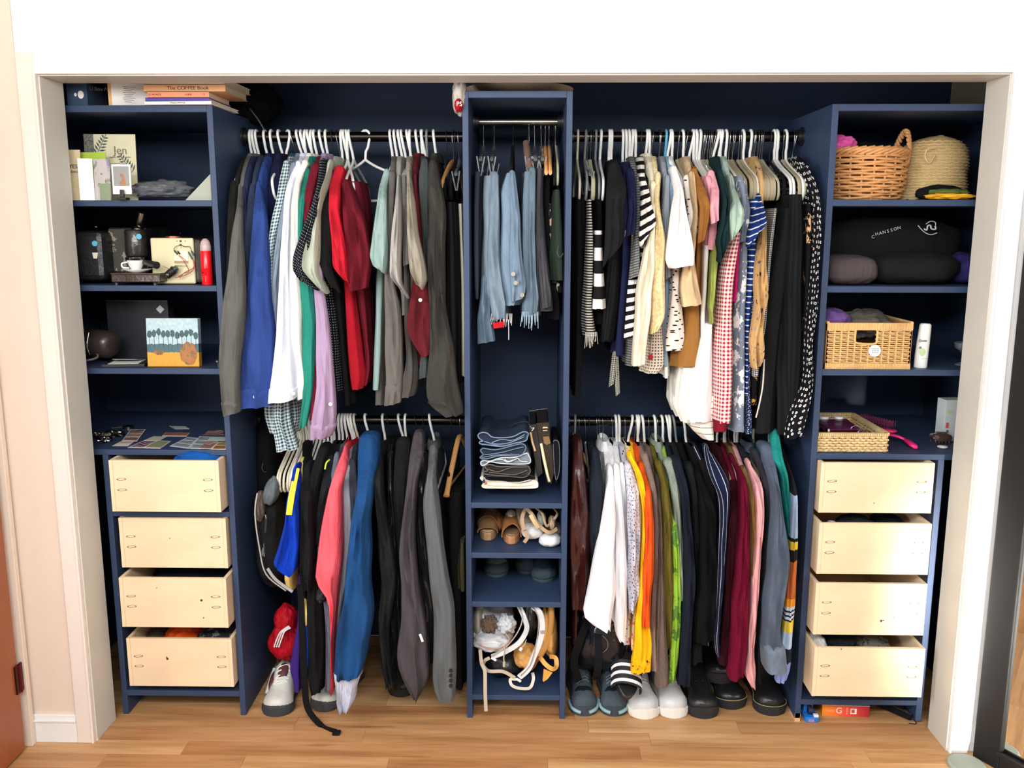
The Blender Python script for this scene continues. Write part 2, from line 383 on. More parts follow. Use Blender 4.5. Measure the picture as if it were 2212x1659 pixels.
cc = cabinet('closet_shelving_unit', 'narrow navy painted centre tower with jeans rod on top and shoe cubbies below', [
    ('side_panel', (-.1965, -.1785, 0, D1, 0, 2.012)), ('side_panel', (.112, .130, 0, D1, 0, 2.012)), ('shelf', (-.1785, .112, 0, D1, 1.992, 2.012)),
    ('shelf', (-.1785, .112, 0, D1, .731, .749)), ('shelf', (-.1785, .112, 0, D1, .563, .581)), ('shelf', (-.1785, .112, 0, D1, .395, .413)), ('shelf', (-.1785, .112, 0, D1, .066, .084))])
rc = cabinet('closet_shelving_unit', 'navy painted right shelving unit with baskets above four open plywood drawers', [
    ('side_panel', (.892, .911, 0, D1, .012, 1.974)), ('side_panel', (1.290, 1.310, 0, D1, .006, .899)), ('shelf', (.911, 1.498, 0, D1, 1.954, 1.974)),
    ('shelf', (.911, 1.498, 0, D1, 1.680, 1.699)), ('shelf', (.911, 1.498, 0, D1, 1.422, 1.441)), ('shelf', (.911, 1.498, 0, D1, 1.166, 1.185)), ('shelf', (.911, 1.498, 0, D1, .899, .917)),
    ('shelf', (.911, 1.290, 0, D1, .062, .080))])
mk('raw_foot', box(.8925, .9105, 0, D1, 0, .03), MT('wood', (214, 170, 120), 1, .1), rc, label='unpainted bare wood foot')
mk('wall_cleat', box(1.22, 1.288, .30, .598, 0, .06), MT('wood', (205, 182, 140), 1, .1), rc, label='unpainted bare wood block')

PLY = MT('ply', (236, 209, 172)); EDGE = MT('wood', (212, 172, 124), 1.4, .16); HOLE = MT('paint', (96, 70, 52), .8)
def drawer(label, x0, x1, y, z0, z1, depth=.5, marks=()):
    t = thing('drawer', ((x0 + x1) / 2, y + depth / 2, z0), label, 'drawer'); s = .012
    mk('front_panel', box(x0 + s, x1 - s, y, y + s, z0, z1), PLY, t, bevel=.0006)
    mk('side_panel', box(x0, x0 + s - .0004, y - .0006, y + depth, z0, z1), PLY, t, bevel=.0006); mk('side_panel', box(x1 - s + .0004, x1, y - .0006, y + depth, z0, z1), PLY, t, bevel=.0006)
    mk('back_panel', box(x0 + s, x1 - s, y + depth - s, y + depth, z0, z1), PLY, t); mk('bottom_panel', box(x0 + s, x1 - s, y + s, y + depth - s, z0 + .004, z0 + .012), PLY, t)
    h = z1 - z0
    for sx in (.07, .93):                                            # pairs of slanted pocket-screw slots
        for sz in (.63, .42):
            cx = x0 + (x1 - x0) * (sx + .035 * (1 if sx < .5 else -1)); cz = z0 + h * sz
            rr = [[(cx + q * .0155 * math.cos(2 * math.pi * j / 14), yy, cz + q * .0040 * math.sin(2 * math.pi * j / 14) + (.001 if math.cos(2 * math.pi * j / 14) > 0 else 0)) for j in range(14)] for q, yy in ((1, y - .0007), (.8, y - .0006), (.75, y + .002))]
            mk('pocket_hole', rings(rr, cap0=False), HOLE, t)
    for mx, mz, r in marks: mk('knot', lathe([(0.0001, .0012), (r, .001), (r, 0)], (x0 + (x1 - x0) * mx, y, z0 + h * mz), 12, 'y'), MT('paint', (96, 62, 42), .8), t)
    for sx, dx in ((x0 - .0135, 1), (x1 + .0005, -1)): mk('slide_rail', box(sx, sx + .013, y + .09, y + depth, z0 + .03, z0 + .06), MT('metal', (170, 170, 172), .35), t)
    return t
drawer('topmost of the left unit plywood drawers, blue cloth spilling out', -1.312, -.9655, -.05, .728, .8955)
drawer('second plywood drawer from top in the left unit, pushed nearly shut', -1.314, -.967, -.012, .526, .6935, marks=((.47, .6, .0015),))
drawer('third plywood drawer from top in the left unit, with screw holes', -1.311, -.964, -.048, .337, .505, marks=((.76, .56, .004), (.77, .2, .002), (.35, .8, .0015)))
drawer('bottom plywood drawer of the left unit with a dark knot', -1.311, -.964, -.030, .120, .288, marks=((.38, .58, .004), (.375, .615, .0022)))
drawer('topmost plywood drawer in the right unit, pushed shut under the counter', .916, 1.267, -.03, .734, .8965, marks=((.49, .2, .0016),))
drawer('second plywood drawer from top in the right unit, dark clothes inside', .914, 1.262, -.055, .541, .708)
drawer('third plywood drawer from top in the right unit, empty looking, brown stain', .914, 1.262, -.06, .339, .512, marks=((.61, .28, .004), (.63, .29, .002), (.72, .35, .0013)))
drawer('bottom plywood drawer of the right unit with pale cloth inside', .914, 1.262, -.085, .140, .306, marks=((.24, .98, .002),))

# ================================================================= HANGING RODS
ROD = MT('metal', (52, 48, 44), .28); BLK = MT('plastic', (22, 22, 24), .4)
RY = .28; ZU, ZL, ZC = 1.908, .956, 1.953
def rod(label, x0, x1, z, r=.016, y=RY, col=None):
    t = thing('closet_rod', ((x0 + x1) / 2, y, z), label, 'rod')
    mk('rod_tube', tube([(x0 + .003, y, z), (x1 - .003, y, z)], r, 20), col or ROD, t, smooth=True)
    for x, s in ((x0, 1), (x1, -1)): mk('rod_flange', lathe([(.0001, 0), (.03, 0), (.03, s * .006), (.021, s * .007), (.021, s * .018), (.0161, s * .019)], (x, y, z), 20, 'x'), BLK, t, smooth=True)
rod('dark metal clothes rod, upper left, under shirts', -.940, -.1965, ZU); rod('dark metal clothes rod, lower left, holding jackets', -.940, -.1965, ZL)
rod('dark metal clothes rod, upper right, crowded with dresses and tops', .130, .892, ZU); rod('dark metal clothes rod, lower right, holding sweaters', .130, .892, ZL)
rod('short steel rod at top of centre tower, holding jeans', -.1785, .112, ZC, .013, .26, MT('metal', (150, 146, 136), .3))

# ================================================================= HANGERS
WP = MT('plastic', (240, 238, 232), .35); IV = MT('plastic', (222, 212, 188), .4); VB = MT('cloth', (196, 182, 150)); VC = MT('cloth', (206, 206, 168)); VK = MT('cloth', (30, 30, 34)); CHR = MT('metal', (190, 190, 190), .2)
BLU = MT('plastic', (90, 165, 200), .35); CLR = MT('glass', (220, 224, 222), .15); HW = MT('wood', (206, 150, 92), 1, .15, .4, 1); GRY = MT('plastic', (128, 130, 132), .4)
def hook_pts(rr, zn=-.075):
    P = []
    for k in range(9):
        a = math.radians(-35 + k * 27.5); P.append((0, rr * math.cos(a), rr * math.sin(a)))
    P += [(0, -.012, -.034), (0, -.002, -.048), (0, 0, zn)]
    return P
def frame_pts(): return smoothpath([(0, .0, -.075), (0, -.018, -.083), (0, -.06, -.1), (0, -.15, -.128), (0, -.19, -.143), (0, -.206, -.160), (0, -.208, -.188), (0, -.195, -.204), (0, -.17, -.207), (0, 0, -.207), (0, .17, -.207), (0, .195, -.204), (0, .208, -.188), (0, .206, -.160), (0, .19, -.143), (0, .15, -.128), (0, .06, -.1), (0, .018, -.083)], 3, True)
def frame_tube(r, flat=1.0):
    P = [(p[0], p[1] * .9, p[2]) for p in frame_pts()]; P.append(P[0]); return tube(P, r, 7, False, flat)
def wood_geo():
    R = []
    for k in range(13):
        s = -1 + k / 6; yy = .215 * s; zz = -.085 - .085 * abs(s) ** 1.6; w = .006; h = .014 - .004 * abs(s)
        R.append([(w * math.cos(2 * math.pi * j / 10), yy, zz + h * math.sin(2 * math.pi * j / 10)) for j in range(10)])
    return rings(R)
def clip_geo():
    g = [tube(smoothpath([(0, 0, -.078), (0, -.05, -.1), (0, -.15, -.122), (0, -.17, -.13)], 4), .006, 8), tube(smoothpath([(0, 0, -.078), (0, .05, -.1), (0, .15, -.122), (0, .17, -.13)], 4), .006, 8)]
    for y_ in (-.16, .16):
        for s_ in (-1, 1): g.append(xf(box(-.002, .002, -.012, .012, -.03, .03), Matrix.Translation((s_ * .007, y_, -.15)) @ Matrix.Rotation(s_ * .17, 4, 'Y')))
    return join(*g)
HK = {}
def hanger_master(kind):
    hook_r, hm, fm, geo = dict(white=(.0046, WP, WP, lambda: frame_tube(.0046)), ivory=(.0042, IV, IV, lambda: frame_tube(.0042)), blue=(.0046, BLU, BLU, lambda: frame_tube(.0046)),
        grey=(.0042, GRY, GRY, lambda: frame_tube(.0042)), beige=(.0015, CHR, VB, lambda: frame_tube(.0065, .45)), cream=(.0015, CHR, VC, lambda: frame_tube(.0065, .45)), black=(.0015, BLK, VK, lambda: frame_tube(.0055, .5)),
        wire=(.0013, CHR, CHR, lambda: frame_tube(.0013)), clear=(.0015, CHR, CLR, lambda: frame_tube(.006, .5)), wood=(.0017, CHR, HW, wood_geo), clip=(.0015, CHR, CLR, clip_geo))[kind]
    t = thing('clothes_hanger', (0, 0, 0), 'x', 'hanger')
    zn = -.078 if kind != 'wood' else -.09
    mk('hook', tube(hook_pts(.0205, zn), hook_r, 7), hm, t, smooth=True); mk('arms', geo(), fm, t, smooth=kind != 'clip')
    return t
LAB = {}
def hanger(kind, u, v, z, label, group=None, lean=0, yaw=0, y=RY, push=None):
    x = aty(u, v, y)[0]; first = kind not in HK
    if first: HK[kind] = hanger_master(kind); o = HK[kind]; o.location = (x, y, z); o['label'] = label; o.rotation_euler = (0, lean, yaw)
    else: o = copy_tree(HK[kind], (x, y, z), (0, lean, yaw), label)
    if group: o['group'] = group
    elif 'group' in o: del o['group']
    return o

# ================================================================= GARMENTS
def lerp(a, b, t): return a + (b - a) * t
def resample(keys, N):
    v0, v1 = keys[0][0], keys[-1][0]; out = []
    vs = sorted(set([v0 + (v1 - v0) * i / (N - 1) for i in range(N)]))
    for v in vs:
        for a, b in zip(keys, keys[1:]):
            if a[0] <= v <= b[0] + 1e-6:
                t = (v - a[0]) / max(1e-6, b[0] - a[0]); out.append([v] + [lerp(a[k], b[k], t) for k in (1, 2)]); break
    sm = [out[0]] + [[b[0], .22 * a[1] + .56 * b[1] + .22 * c[1], .22 * a[2] + .56 * b[2] + .22 * c[2]] for a, b, c in zip(out, out[1:], out[2:])] + [out[-1]]
    return sm
def phi(x, y): return math.atan2(abs(x), y + 2.7172)
def ridge(x):
    q = math.sin(x); return (1 - abs(q)) ** 1.6 - .38
def sleeve_geo(keys, y0, y1, N=26, b=None, fold=.09, n=32, seed=0, open_end=True, drop=.10, scale=1.0, tilt=.006):
    """a cloth tube whose seen edges follow keys [(v, uL, uR)...]; y0 depth at its top, y1 depth below"""
    K = resample(keys, N); rr = random.Random(seed); p1, p2, p3 = (rr.random() * 6.28 for _ in range(3)); R = []; vs = []; zt = None; ps = []
    for i, (v, a, c) in enumerate(K):
        t = i / (len(K) - 1); q = min(1, (v - K[0][0]) / max(1, drop * 700)); y = lerp(y0, y1, q * q * (3 - 2 * q))
        A = aty(a, v, y); C = aty(c, v, y); xc = (A[0] + C[0]) / 2; w = abs(C[0] - A[0]) / 2; z = (A[2] + C[2]) / 2
        bb = b if b else min(max(w * 1.15, .016), .046); f = phi(xc, y)
        ww = math.sqrt(max(w * w - (bb * math.sin(f)) ** 2, (w * .45) ** 2)) * scale; bb *= scale
        ring = []; g = fold * (.35 + .65 * t); grow = .3 + .7 * min(1, t * 2.2)
        for j in range(n):
            th = 2 * math.pi * j / n; cs, sn = math.cos(th), math.sin(th)
            m_ = 1 + g * (.8 * math.sin(3 * th + p1 + z * 7) + .5 * math.sin(2 * th + p3 + z * 19)) * (1 - .6 * abs(cs))
            ex = math.copysign(abs(cs) ** .8, cs); cr = ridge(ex * 2.3 + p1 + z * 1.6) + .7 * ridge(ex * 4.1 + p2 - z * 2.6 + .5 * math.sin(z * 15 + p3)) + .35 * math.sin(z * 34 + p2 + ex * 3)
            dy = -bb * fold * 4.2 * grow * cr * (1 - abs(cs) ** 3) * (1 if sn < 0 else .3)
            ring.append((xc + ww * m_ * ex + ww * g * .5 * math.sin(z * 31 + p2), y + bb * math.copysign(abs(sn) ** .6, sn) * (1 + .4 * (m_ - 1)) + dy, z + tilt * cs * t))
        R.append(ring); vs.append(z); ps.append((xc, y, z))
    r0 = R[0]; c0 = ps[0]; h = .012
    top = [[(c0[0] + (p[0] - c0[0]) * s, c0[1] + (p[1] - c0[1]) * s, p[2] + h * k) for p in r0] for s, k in ((.35, 1.2), (.75, .8))]
    R = top + R; vs = [vs[0] + h * 1.2, vs[0] + h * .8] + vs
    if open_end:
        c1 = ps[-1]; e = R[-1]
        for s, dz in ((.86, 0.0005), (.8, .008)): R.append([(c1[0] + (p[0] - c1[0]) * s, c1[1] + (p[1] - c1[1]) * s, p[2] + dz) for p in e]); vs.append(vs[-1])
    rm = R[len(R) // 2]; per = sum(math.dist(rm[j], rm[(j + 1) % n]) for j in range(n)); us = [per * j / n for j in range(n + 1)]
    return rings(R, us=us, vs=vs)
def body_geo(keys, zr, yb=.47, N=24, n=44, seed=0, fold=.006, lam=.09, minyf=.075, fit=False, shoulder=True, hem=0, yfront=None):
    """a hanging body: a thin wavy slab in depth; seen front edge follows keys"""
    K = resample(keys, N); rr = random.Random(seed + 99); p1, p2 = rr.random() * 6.28, rr.random() * 6.28; R = []; vs = []
    for i, (v, a, c) in enumerate(K):
        t = i / (len(K) - 1); y = minyf
        for _ in range(3):
            z = aty((a + c) / 2, v, y)[2]; d = zr - z
            if shoulder:
                q = min(1, max(0, (d - .066) / .085)); y = lerp(.215, minyf, q ** .6)
            else: y = minyf
        A = aty(a, v, y + .015); C = aty(c, v, y + .015); z = (A[2] + C[2]) / 2
        ybk = lerp(.345, yb, min(1, max(0, (d - .066) / .085)) ** .6) if shoulder else yb
        if fit: ybk = min(ybk, y + fit)
        xl, xr = A[0], C[0]; side = 1 if (xl + xr) > 0 else -1
        if fit:                                          # the far edge shows too: take it off the width
            if side < 0: xr = min(xr, aty(c, v, ybk)[0]) if aty(c, v, ybk)[0] > xl + .01 else xl + .014
            else: xl = max(xl, aty(a, v, ybk)[0]) if aty(a, v, ybk)[0] < xr - .01 else xr - .014
        w = max(.007, (xr - xl) / 2); xc = (xl + xr) / 2; ym = (y + ybk) / 2; hb = (ybk - y) / 2; ring = []
        for j in range(n):
            th = 2 * math.pi * (j + .5) / n; cs, sn = math.cos(th), math.sin(th)
            Y = ym + hb * math.copysign(abs(sn) ** .8, sn); X = w * math.copysign(abs(cs) ** .45, cs)
            X += fold * (.25 + .75 * t) * (math.sin(6.283 * (Y - y) / lam + p1 + z * 3) + .4 * math.sin(6.283 * (Y - y) / (lam * .43) + p2 - z * 5)) * min(1, w / .008)
            ring.append((xc + X, Y, z + hem * math.sin(p2 + Y * 22) * t))
        R.append(ring); vs.append(z)
    e = R[-1]; cx = sum(p[0] for p in e) / n; R.append([(cx + (p[0] - cx) * .8, p[1], p[2] + .0015) for p in e]); vs += [vs[-1]]
    # arc-length coordinate round the slab so that prints keep their scale on both faces
    L = [0]; r = R[len(R) // 2]
    for j in range(n): q = r[(j + 1) % n]; L.append(L[-1] + math.dist(r[j], q))
    return rings(R, us=L, vs=vs)
GID = [0]
def garment(name, label, mat, zr, hook=None, sl=None, body=None, hk='white', y1=.0, len_=None, collar=False, cuff=None, button=None, fold=.09, fit=False, yb=.47, smat=None, bfold=.006, b=None,
            hem=0, cat=None, nosl=False, bw=.012, hlabel=None, lean=0, shoulder=True, minyf=.075, group=None, drop=.10, lam=.09, hv=None, tilt=.006):
    GID[0] += 1; sd = GID[0]
    ref = sl or body; top = ref[0]
    vt = hv or (297 if zr == ZU else 907)
    hx = aty(hook if hook else (top[1] + top[2]) / 2, vt, RY)[0]
    tx = aty((top[1] + top[2]) / 2, top[0], .085)[0] if sl else hx
    if body and not sl:
        for (v_, a_, c_) in resample(body, 30):
            P = aty((a_ + c_) / 2, v_, .1)
            if P[2] < zr - .17: tx = P[0]; break
    ang = max(-.2, min(.2, (tx - hx) / .17)) * (.9 if (sl or shoulder) else .3)
    if not lean: lean = -ang
    hx0 = hx; hx = hx + ang * .075
    t = thing(name, (hx, RY, zr - .075), label, cat or name.replace('_', ' '), group)
    if body: g = body_geo(body, zr, yb=yb, seed=sd, fit=fit, fold=bfold, hem=hem, shoulder=shoulder, minyf=minyf, lam=lam)
    elif not nosl or not sl:
        # the hidden body hangs straight below the hanger, behind the sleeve
        L = len_ or .66; Ks = []; zb = zr - .068
        N = 14; sk = resample(sl, 20)
        for i in range(N):
            z = zb - L * i / (N - 1)
            q = min(1, max(0, (zr - z - .066) / .085)); yy = lerp(.215, .075, q ** .6)
            # follow the sleeve sideways half-way
            xs = None
            for (v, a, c) in sk:
                P = aty((a + c) / 2, v, .05)
                if P[2] <= z: xs = P[0]; break
            if xs is None: xs = aty((sk[-1][1] + sk[-1][2]) / 2, sk[-1][0], .05)[0]
            x = hx + (xs - hx) * min(.6, .6 * q)
            # back to picture coordinates for the common builder
            d = (x - CAM[0], yy + .015 - CAM[1], z - CAM[2]); f = sum(d[k] * FW[k] for k in range(3))
            uu = 1106 + FPX * sum(d[k] * RX[k] for k in range(3)) / f; vv = 829.5 - FPX * sum(d[k] * UP[k] for k in range(3)) / f
            hw = FPX * bw / f; Ks.append((vv, uu - hw, uu + hw))
        g = body_geo(Ks, zr, yb=yb, seed=sd, fold=bfold, lam=lam)
    else: g = None
    if g: mk('body', g, mat, t, smooth=True)
    if sl and not nosl:
        mk('sleeve', sleeve_geo(sl, .085, y1, seed=sd, fold=fold, b=b, drop=drop, tilt=tilt), smat or mat, t, smooth=True)
        if cuff:
            v1 = sl[-1][0]; v0 = v1 - cuff[0]; kk = [k for k in resample(sl, 40) if k[0] >= v0]
            mk('cuff', sleeve_geo([tuple(k) for k in kk], y1, y1, N=6, seed=sd, fold=fold, scale=1.05, drop=.001), cuff[1] if len(cuff) > 1 else mat, t, smooth=True)
    elif sl: mk('panel', sleeve_geo(sl, .085, y1, seed=sd, fold=fold, b=b, drop=drop, tilt=tilt), smat or mat, t, smooth=True)
    if button:
        for bu, bv in button:
            P = aty(bu, bv, y1 - .045); mk('button', lathe([(.0001, -.0), (.0036, -.0005), (.0052, -.0015), (.0055, .0), (.0055, .003)], (P[0], y1 - .044, P[2]), 14, 'y'), WP, t, smooth=True, label='pale round button')
    if collar:
        cm = collar if collar is not True else mat; R = []
        for k, (dz, s) in enumerate(((-.012, 1.15), (.0, 1.05), (.016, 1.0), (.026, 1.08), (.016, 1.3), (-.004, 1.55))):
            R.append([(hx + .016 * s * math.cos(2 * math.pi * j / 20), RY - .0 + .062 * s * math.sin(2 * math.pi * j / 20) * 1.0, zr - .083 + dz - .012 * math.sin(2 * math.pi * j / 20) * 0) for j in range(20)])
        mk('collar', rings(R, cap0=False, cap1=False), cm, t, smooth=True)
    if hk: hanger(hk, hook if hook else (top[1] + top[2]) / 2, vt, zr, hlabel or (dict(white='white plastic', ivory='ivory plastic', blue='light blue plastic', grey='grey plastic', beige='beige velvet', cream='pale cream velvet', black='thin black', wire='thin wire', clear='clear plastic', wood='wooden', clip='clear clip')[hk] + ' hanger holding the ' + short(label)), lean=lean)
    return t
def short(l):
    w = l.replace(',', ' ,').split(' '); out = []
    for x in w[:9]:
        if x in (',', 'on', 'with', 'hanging', 'at', 'in', 'beside', 'between', 'behind', 'next', 'under', 'showing', 'below') and len(out) >= 3: break
        out.append(x)
    return ' '.join(o for o in out if o != ',')
CL = lambda r, g, b: MT('cloth', (r, g, b), .92, 1.6)

ORD = ('leftmost', 'second from left', 'third from left', 'fourth from left', 'fifth from left', 'sixth from left', 'seventh from left', 'rightmost')
def row_of(kind, us, z, desc, group, **k):
    for i, hu in enumerate(us): hanger(kind, hu, 907 if z == ZL else 297, z, ('rightmost' if i == len(us) - 1 else ORD[i]) + ' of the ' + desc, group, **k)

# ---- upper left rod
U = ZU
garment('jacket', 'near-black olive jacket, first at left end of the upper left rod', CL(40, 40, 36), U, 542, [(400, 497, 515), (430, 494, 513), (500, 491, 510), (620, 489, 500), (700, 487, 500), (780, 486, 499)])
garment('shirt', 'dark grey long-sleeved shirt hanging furthest left and overlapping the blue shelving', CL(108, 108, 102), U, 548, [(406, 515, 527), (450, 512, 524), (500, 502, 524), (560, 496, 528), (620, 489, 531), (656, 484, 533), (722, 478, 527), (783, 475, 521), (858, 478, 518), (880, 481, 519), (893, 484, 518)], y1=-.075, cuff=(26,), collar=True)
garment('shirt', 'dark navy shirt between the grey shirt and the slate shirt, upper left', CL(44, 50, 82), U, 555, [(410, 523, 535), (500, 526, 536), (600, 530, 538), (700, 530, 537)])
garment('shirt', 'dark slate blue shirt left of the royal blue shirt', CL(52, 64, 88), U, 573, [(405, 540, 554), (440, 534, 553), (520, 529, 549), (620, 533, 546), (700, 530, 540)])
garment('dress_shirt', 'royal blue dress shirt with pale-lined buttoned cuff, upper left rod', CL(50, 76, 146), U, 587, [(400, 554, 566), (428, 550, 571), (473, 547, 579), (540, 541, 583), (620, 536, 587), (656, 531, 589), (732, 525, 597), (808, 517, 597), (846, 513, 592), (876, 513, 595)], y1=-.02, cuff=(40,), button=[(551, 857)], collar=CL(28, 34, 76), smat=None)
garment('shirt', 'very dark navy shirt behind the empty tilted white hanger', CL(30, 34, 70), U, 604, None, [(345, 590, 612), (380, 575, 618), (420, 566, 614), (480, 574, 606), (560, 580, 600), (640, 585, 600)], hk='white', collar=True, minyf=.12)
GING = MT('gingham', (206, 222, 224), (44, 78, 88), .0105)
garment('shirt', 'teal and white gingham shirt with hem hanging lowest of the upper left rod', GING, U, 632, [(356, 612, 628), (384, 605, 626), (428, 598, 617), (473, 586, 608), (518, 580, 597), (560, 581, 592), (650, 575, 592)], hk='wire', collar=True, yb=.4)
bt = garment('shirt_tail', 'gingham shirt tails below the royal blue cuff', GING, ZU, 615, None, [(700, 600, 632), (850, 572, 640), (880, 563, 646), (905, 566, 648), (935, 578, 640)], hk=None, shoulder=False, minyf=.06, yb=.2, bfold=.003)
for o_ in list(bt.children): o_.name = 'tail'
mk('tail', sleeve_geo([(780, 590, 618), (866, 590, 628), (900, 588, 632), (930, 592, 638), (970, 597, 646)], .05, .045, N=16, fold=.16, seed=5, b=.03), GING, bt, smooth=True)
bt['label'] = 'tails of a second teal gingham shirt showing under the royal blue cuff'; bt['category'] = 'shirt'; bt.name = 'gingham_shirt'
garment('shirt', 'pale grey-blue chambray shirt left of the white dress shirts', MT('stripe', (150, 164, 178), (128, 142, 160), .006, .5, 'u'), U, 644, [(360, 627, 646), (400, 621, 641), (460, 606, 623), (540, 593, 613), (620, 583, 606), (656, 586, 602), (720, 591, 600)], collar=True)
garment('dress_shirt', 'cool white dress shirt with buttoned cuff over the gingham shirt', CL(226, 231, 248), U, 653, [(357, 638, 653), (395, 621, 637), (428, 614, 629), (473, 612, 627), (540, 606, 625), (620, 603, 625), (656, 599, 628), (732, 597, 629), (795, 589, 638), (833, 585, 643), (864, 584, 641)], y1=-.035, cuff=(32,), button=[(634, 850)], collar=True)
garment('dress_shirt', 'creamy white dress shirt immediately left of the teal shirt', CL(242, 238, 228), U, 667, [(355, 652, 668), (384, 634, 651), (428, 627, 646), (520, 626, 646), (620, 624, 651), (681, 626, 655), (757, 628, 655), (808, 637, 660), (860, 644, 664)], y1=-.01, cuff=(30,), collar=True)
garment('shirt', 'bright teal long-sleeved shirt, upper left rod', CL(44, 146, 126), U, 680, [(372, 654, 672), (424, 646, 662), (473, 644, 657), (520, 644, 655), (575, 646, 668), (610, 649, 677), (681, 654, 684), (757, 654, 684), (808, 655, 681), (858, 654, 677), (900, 649, 669), (922, 646, 664)], y1=-.01)
garment('shirt', 'dark maroon shirt hanging between the teal and lilac shirts', CL(126, 26, 44), U, 693, [(362, 672, 693), (395, 663, 684), (428, 656, 677), (462, 656, 668), (560, 660, 676), (700, 672, 684), (808, 678, 688), (870, 671, 686), (905, 669, 685)])
garment('dress_shirt', 'lilac dress shirt with wide cuff and small buttons, upper left', CL(186, 158, 190), U, 705, [(385, 678, 692), (480, 676, 696), (600, 678, 698), (630, 679, 701), (681, 683, 709), (757, 684, 718), (833, 685, 722), (890, 676, 728), (925, 672, 728), (944, 672, 716)], y1=-.02, cuff=(40,), button=[(714, 873)], collar=True)
DOTS = MT('dots', (24, 28, 38), (170, 180, 186), .0085, .17, .1)
garment('t_shirt', 'black short-sleeved shirt with tiny white dots, upper left', DOTS, U, 718, [(353, 691, 709), (384, 689, 707), (428, 680, 698), (473, 665, 691), (518, 650, 676), (562, 635, 662), (595, 634, 672), (615, 650, 690)], [(345, 698, 712), (420, 690, 708), (520, 690, 706), (625, 698, 721), (681, 707, 728), (732, 712, 734), (782, 716, 736), (843, 721, 741)], y1=-.045, yb=.44, lean=.0, b=.04, hk='black', cat='shirt', tilt=-.018)
garment('t_shirt', 'pale sage grey short-sleeved shirt between dotted and black ones', MT('dots', (196, 202, 182), (176, 182, 164), .006, .2, .1), U, 729, [(355, 708, 726), (384, 704, 717), (417, 695, 703), (451, 684, 698), (495, 669, 695), (540, 659, 693), (585, 652, 690), (600, 664, 702), (622, 686, 711)], y1=-.035, hk='wire', b=.045, cat='shirt', bw=.006, len_=.4, tilt=-.018)
garment('t_shirt', 'plain black t-shirt left of the bright red one, upper left', CL(32, 33, 32), U, 738, [(375, 704, 724), (406, 699, 717), (451, 695, 717), (518, 692, 717), (573, 687, 717), (600, 700, 728), (622, 712, 736)], [(370, 708, 722), (500, 700, 718), (631, 719, 742), (732, 733, 747), (833, 738, 757), (876, 741, 758)], y1=-.02, yb=.44, tilt=-.015)
garment('t_shirt', 'bright red polo shirt, upper left rod', CL(206, 32, 50), U, 744, [(368, 722, 746), (393, 712, 736), (451, 710, 733), (518, 716, 747), (585, 719, 754), (604, 735, 758)], [(365, 726, 742), (500, 728, 750), (610, 740, 762), (656, 742, 767), (732, 746, 776), (782, 750, 782), (833, 755, 791), (841, 760, 780)], y1=-.03, yb=.3, fold=.13, cat='shirt', bfold=.004, tilt=-.015)
garment('t_shirt', 'dark maroon v-neck t-shirt hanging open right of the red polo', CL(122, 26, 42), U, 756, [(398, 738, 762), (480, 744, 792), (560, 752, 803), (590, 752, 800), (625, 757, 796)], [(392, 752, 798), (450, 762, 808), (520, 764, 809), (580, 764, 806), (656, 774, 808), (732, 786, 811), (797, 790, 808), (832, 782, 802)], y1=.0, fit=.16, yb=.3, fold=.12, b=.05, shoulder=False, minyf=.1, hlabel='white plastic hanger inside the maroon v-neck, right of the red polo')
hanger('white', 748, 297, U, 'white plastic hanger with bare arms just right of the red polo', lean=-.05, yaw=.25)
hanger('white', 789, 297, U, 'empty tangled white plastic hanger facing out in the gap, upper left rod', lean=.03, yaw=1.0)
hanger('white', 621, 297, U, 'tilted empty white plastic hanger over the dark navy shirt', lean=.12, yaw=.62)
row_of('white', (660, 673, 886, 912), U, 'spare white hangers squeezed between shirts, upper left rod', 'spare white hangers on the upper left rod')
hanger('grey', 922.5, 297, U, 'grey hanger with red tip left of the charcoal shirt')
garment('t_shirt', 'pale seafoam green t-shirt right of the empty hanger', CL(158, 184, 178), U, 844, [(375, 828, 844), (406, 819, 835), (451, 814, 837), (518, 805, 839), (562, 799, 838), (582, 806, 834)], [(372, 834, 846), (450, 826, 840), (590, 810, 834), (681, 811, 831), (782, 807, 828), (842, 806, 821)], y1=-.03, yb=.42, bfold=.004, tilt=-.015)
garment('shirt', 'dark grey long-sleeved jersey shirt right of the seafoam t-shirt', CL(116, 112, 106), U, 853, [(379, 840, 855), (451, 838, 851), (540, 831, 849), (620, 831, 853), (656, 832, 866), (732, 832, 871), (808, 835, 871), (871, 831, 866)], y1=.0, cuff=(45,))
garment('shirt', 'second dark grey shirt with hem showing below the seafoam one', CL(104, 100, 96), U, 848, None, [(380, 842, 852), (600, 826, 846), (720, 814, 836), (805, 811, 834), (874, 809, 833)], hk=None, yb=.4, minyf=.1, bfold=.003)
garment('t_shirt', 'light heather grey t-shirt, upper left rod', MT('blotch', (176, 173, 166), (160, 157, 150), 300., .5), U, 862, [(388, 858, 868), (451, 853, 869), (495, 848, 870), (562, 843, 867), (607, 842, 868), (622, 860, 880), (634, 868, 884)], y1=-.045, b=.035, len_=.5, tilt=-.015)
garment('t_shirt', 'mid grey t-shirt between light grey and beige ones', MT('blotch', (140, 136, 130), (120, 117, 112), 260., .5), U, 869, [(388, 867, 878), (451, 869, 880), (518, 870, 883), (572, 871, 886)], [(385, 869, 880), (560, 872, 886), (700, 872, 890), (782, 880, 899), (833, 866, 901), (858, 864, 891)], y1=-.01, yb=.4)
garment('t_shirt', 'beige grey t-shirt with flared sleeve, upper left rod', CL(172, 164, 146), U, 881, [(377, 880, 891), (428, 879, 897), (495, 880, 904), (562, 882, 918), (598, 886, 923), (617, 899, 915)], y1=-.045, b=.04, len_=.55, tilt=-.012)
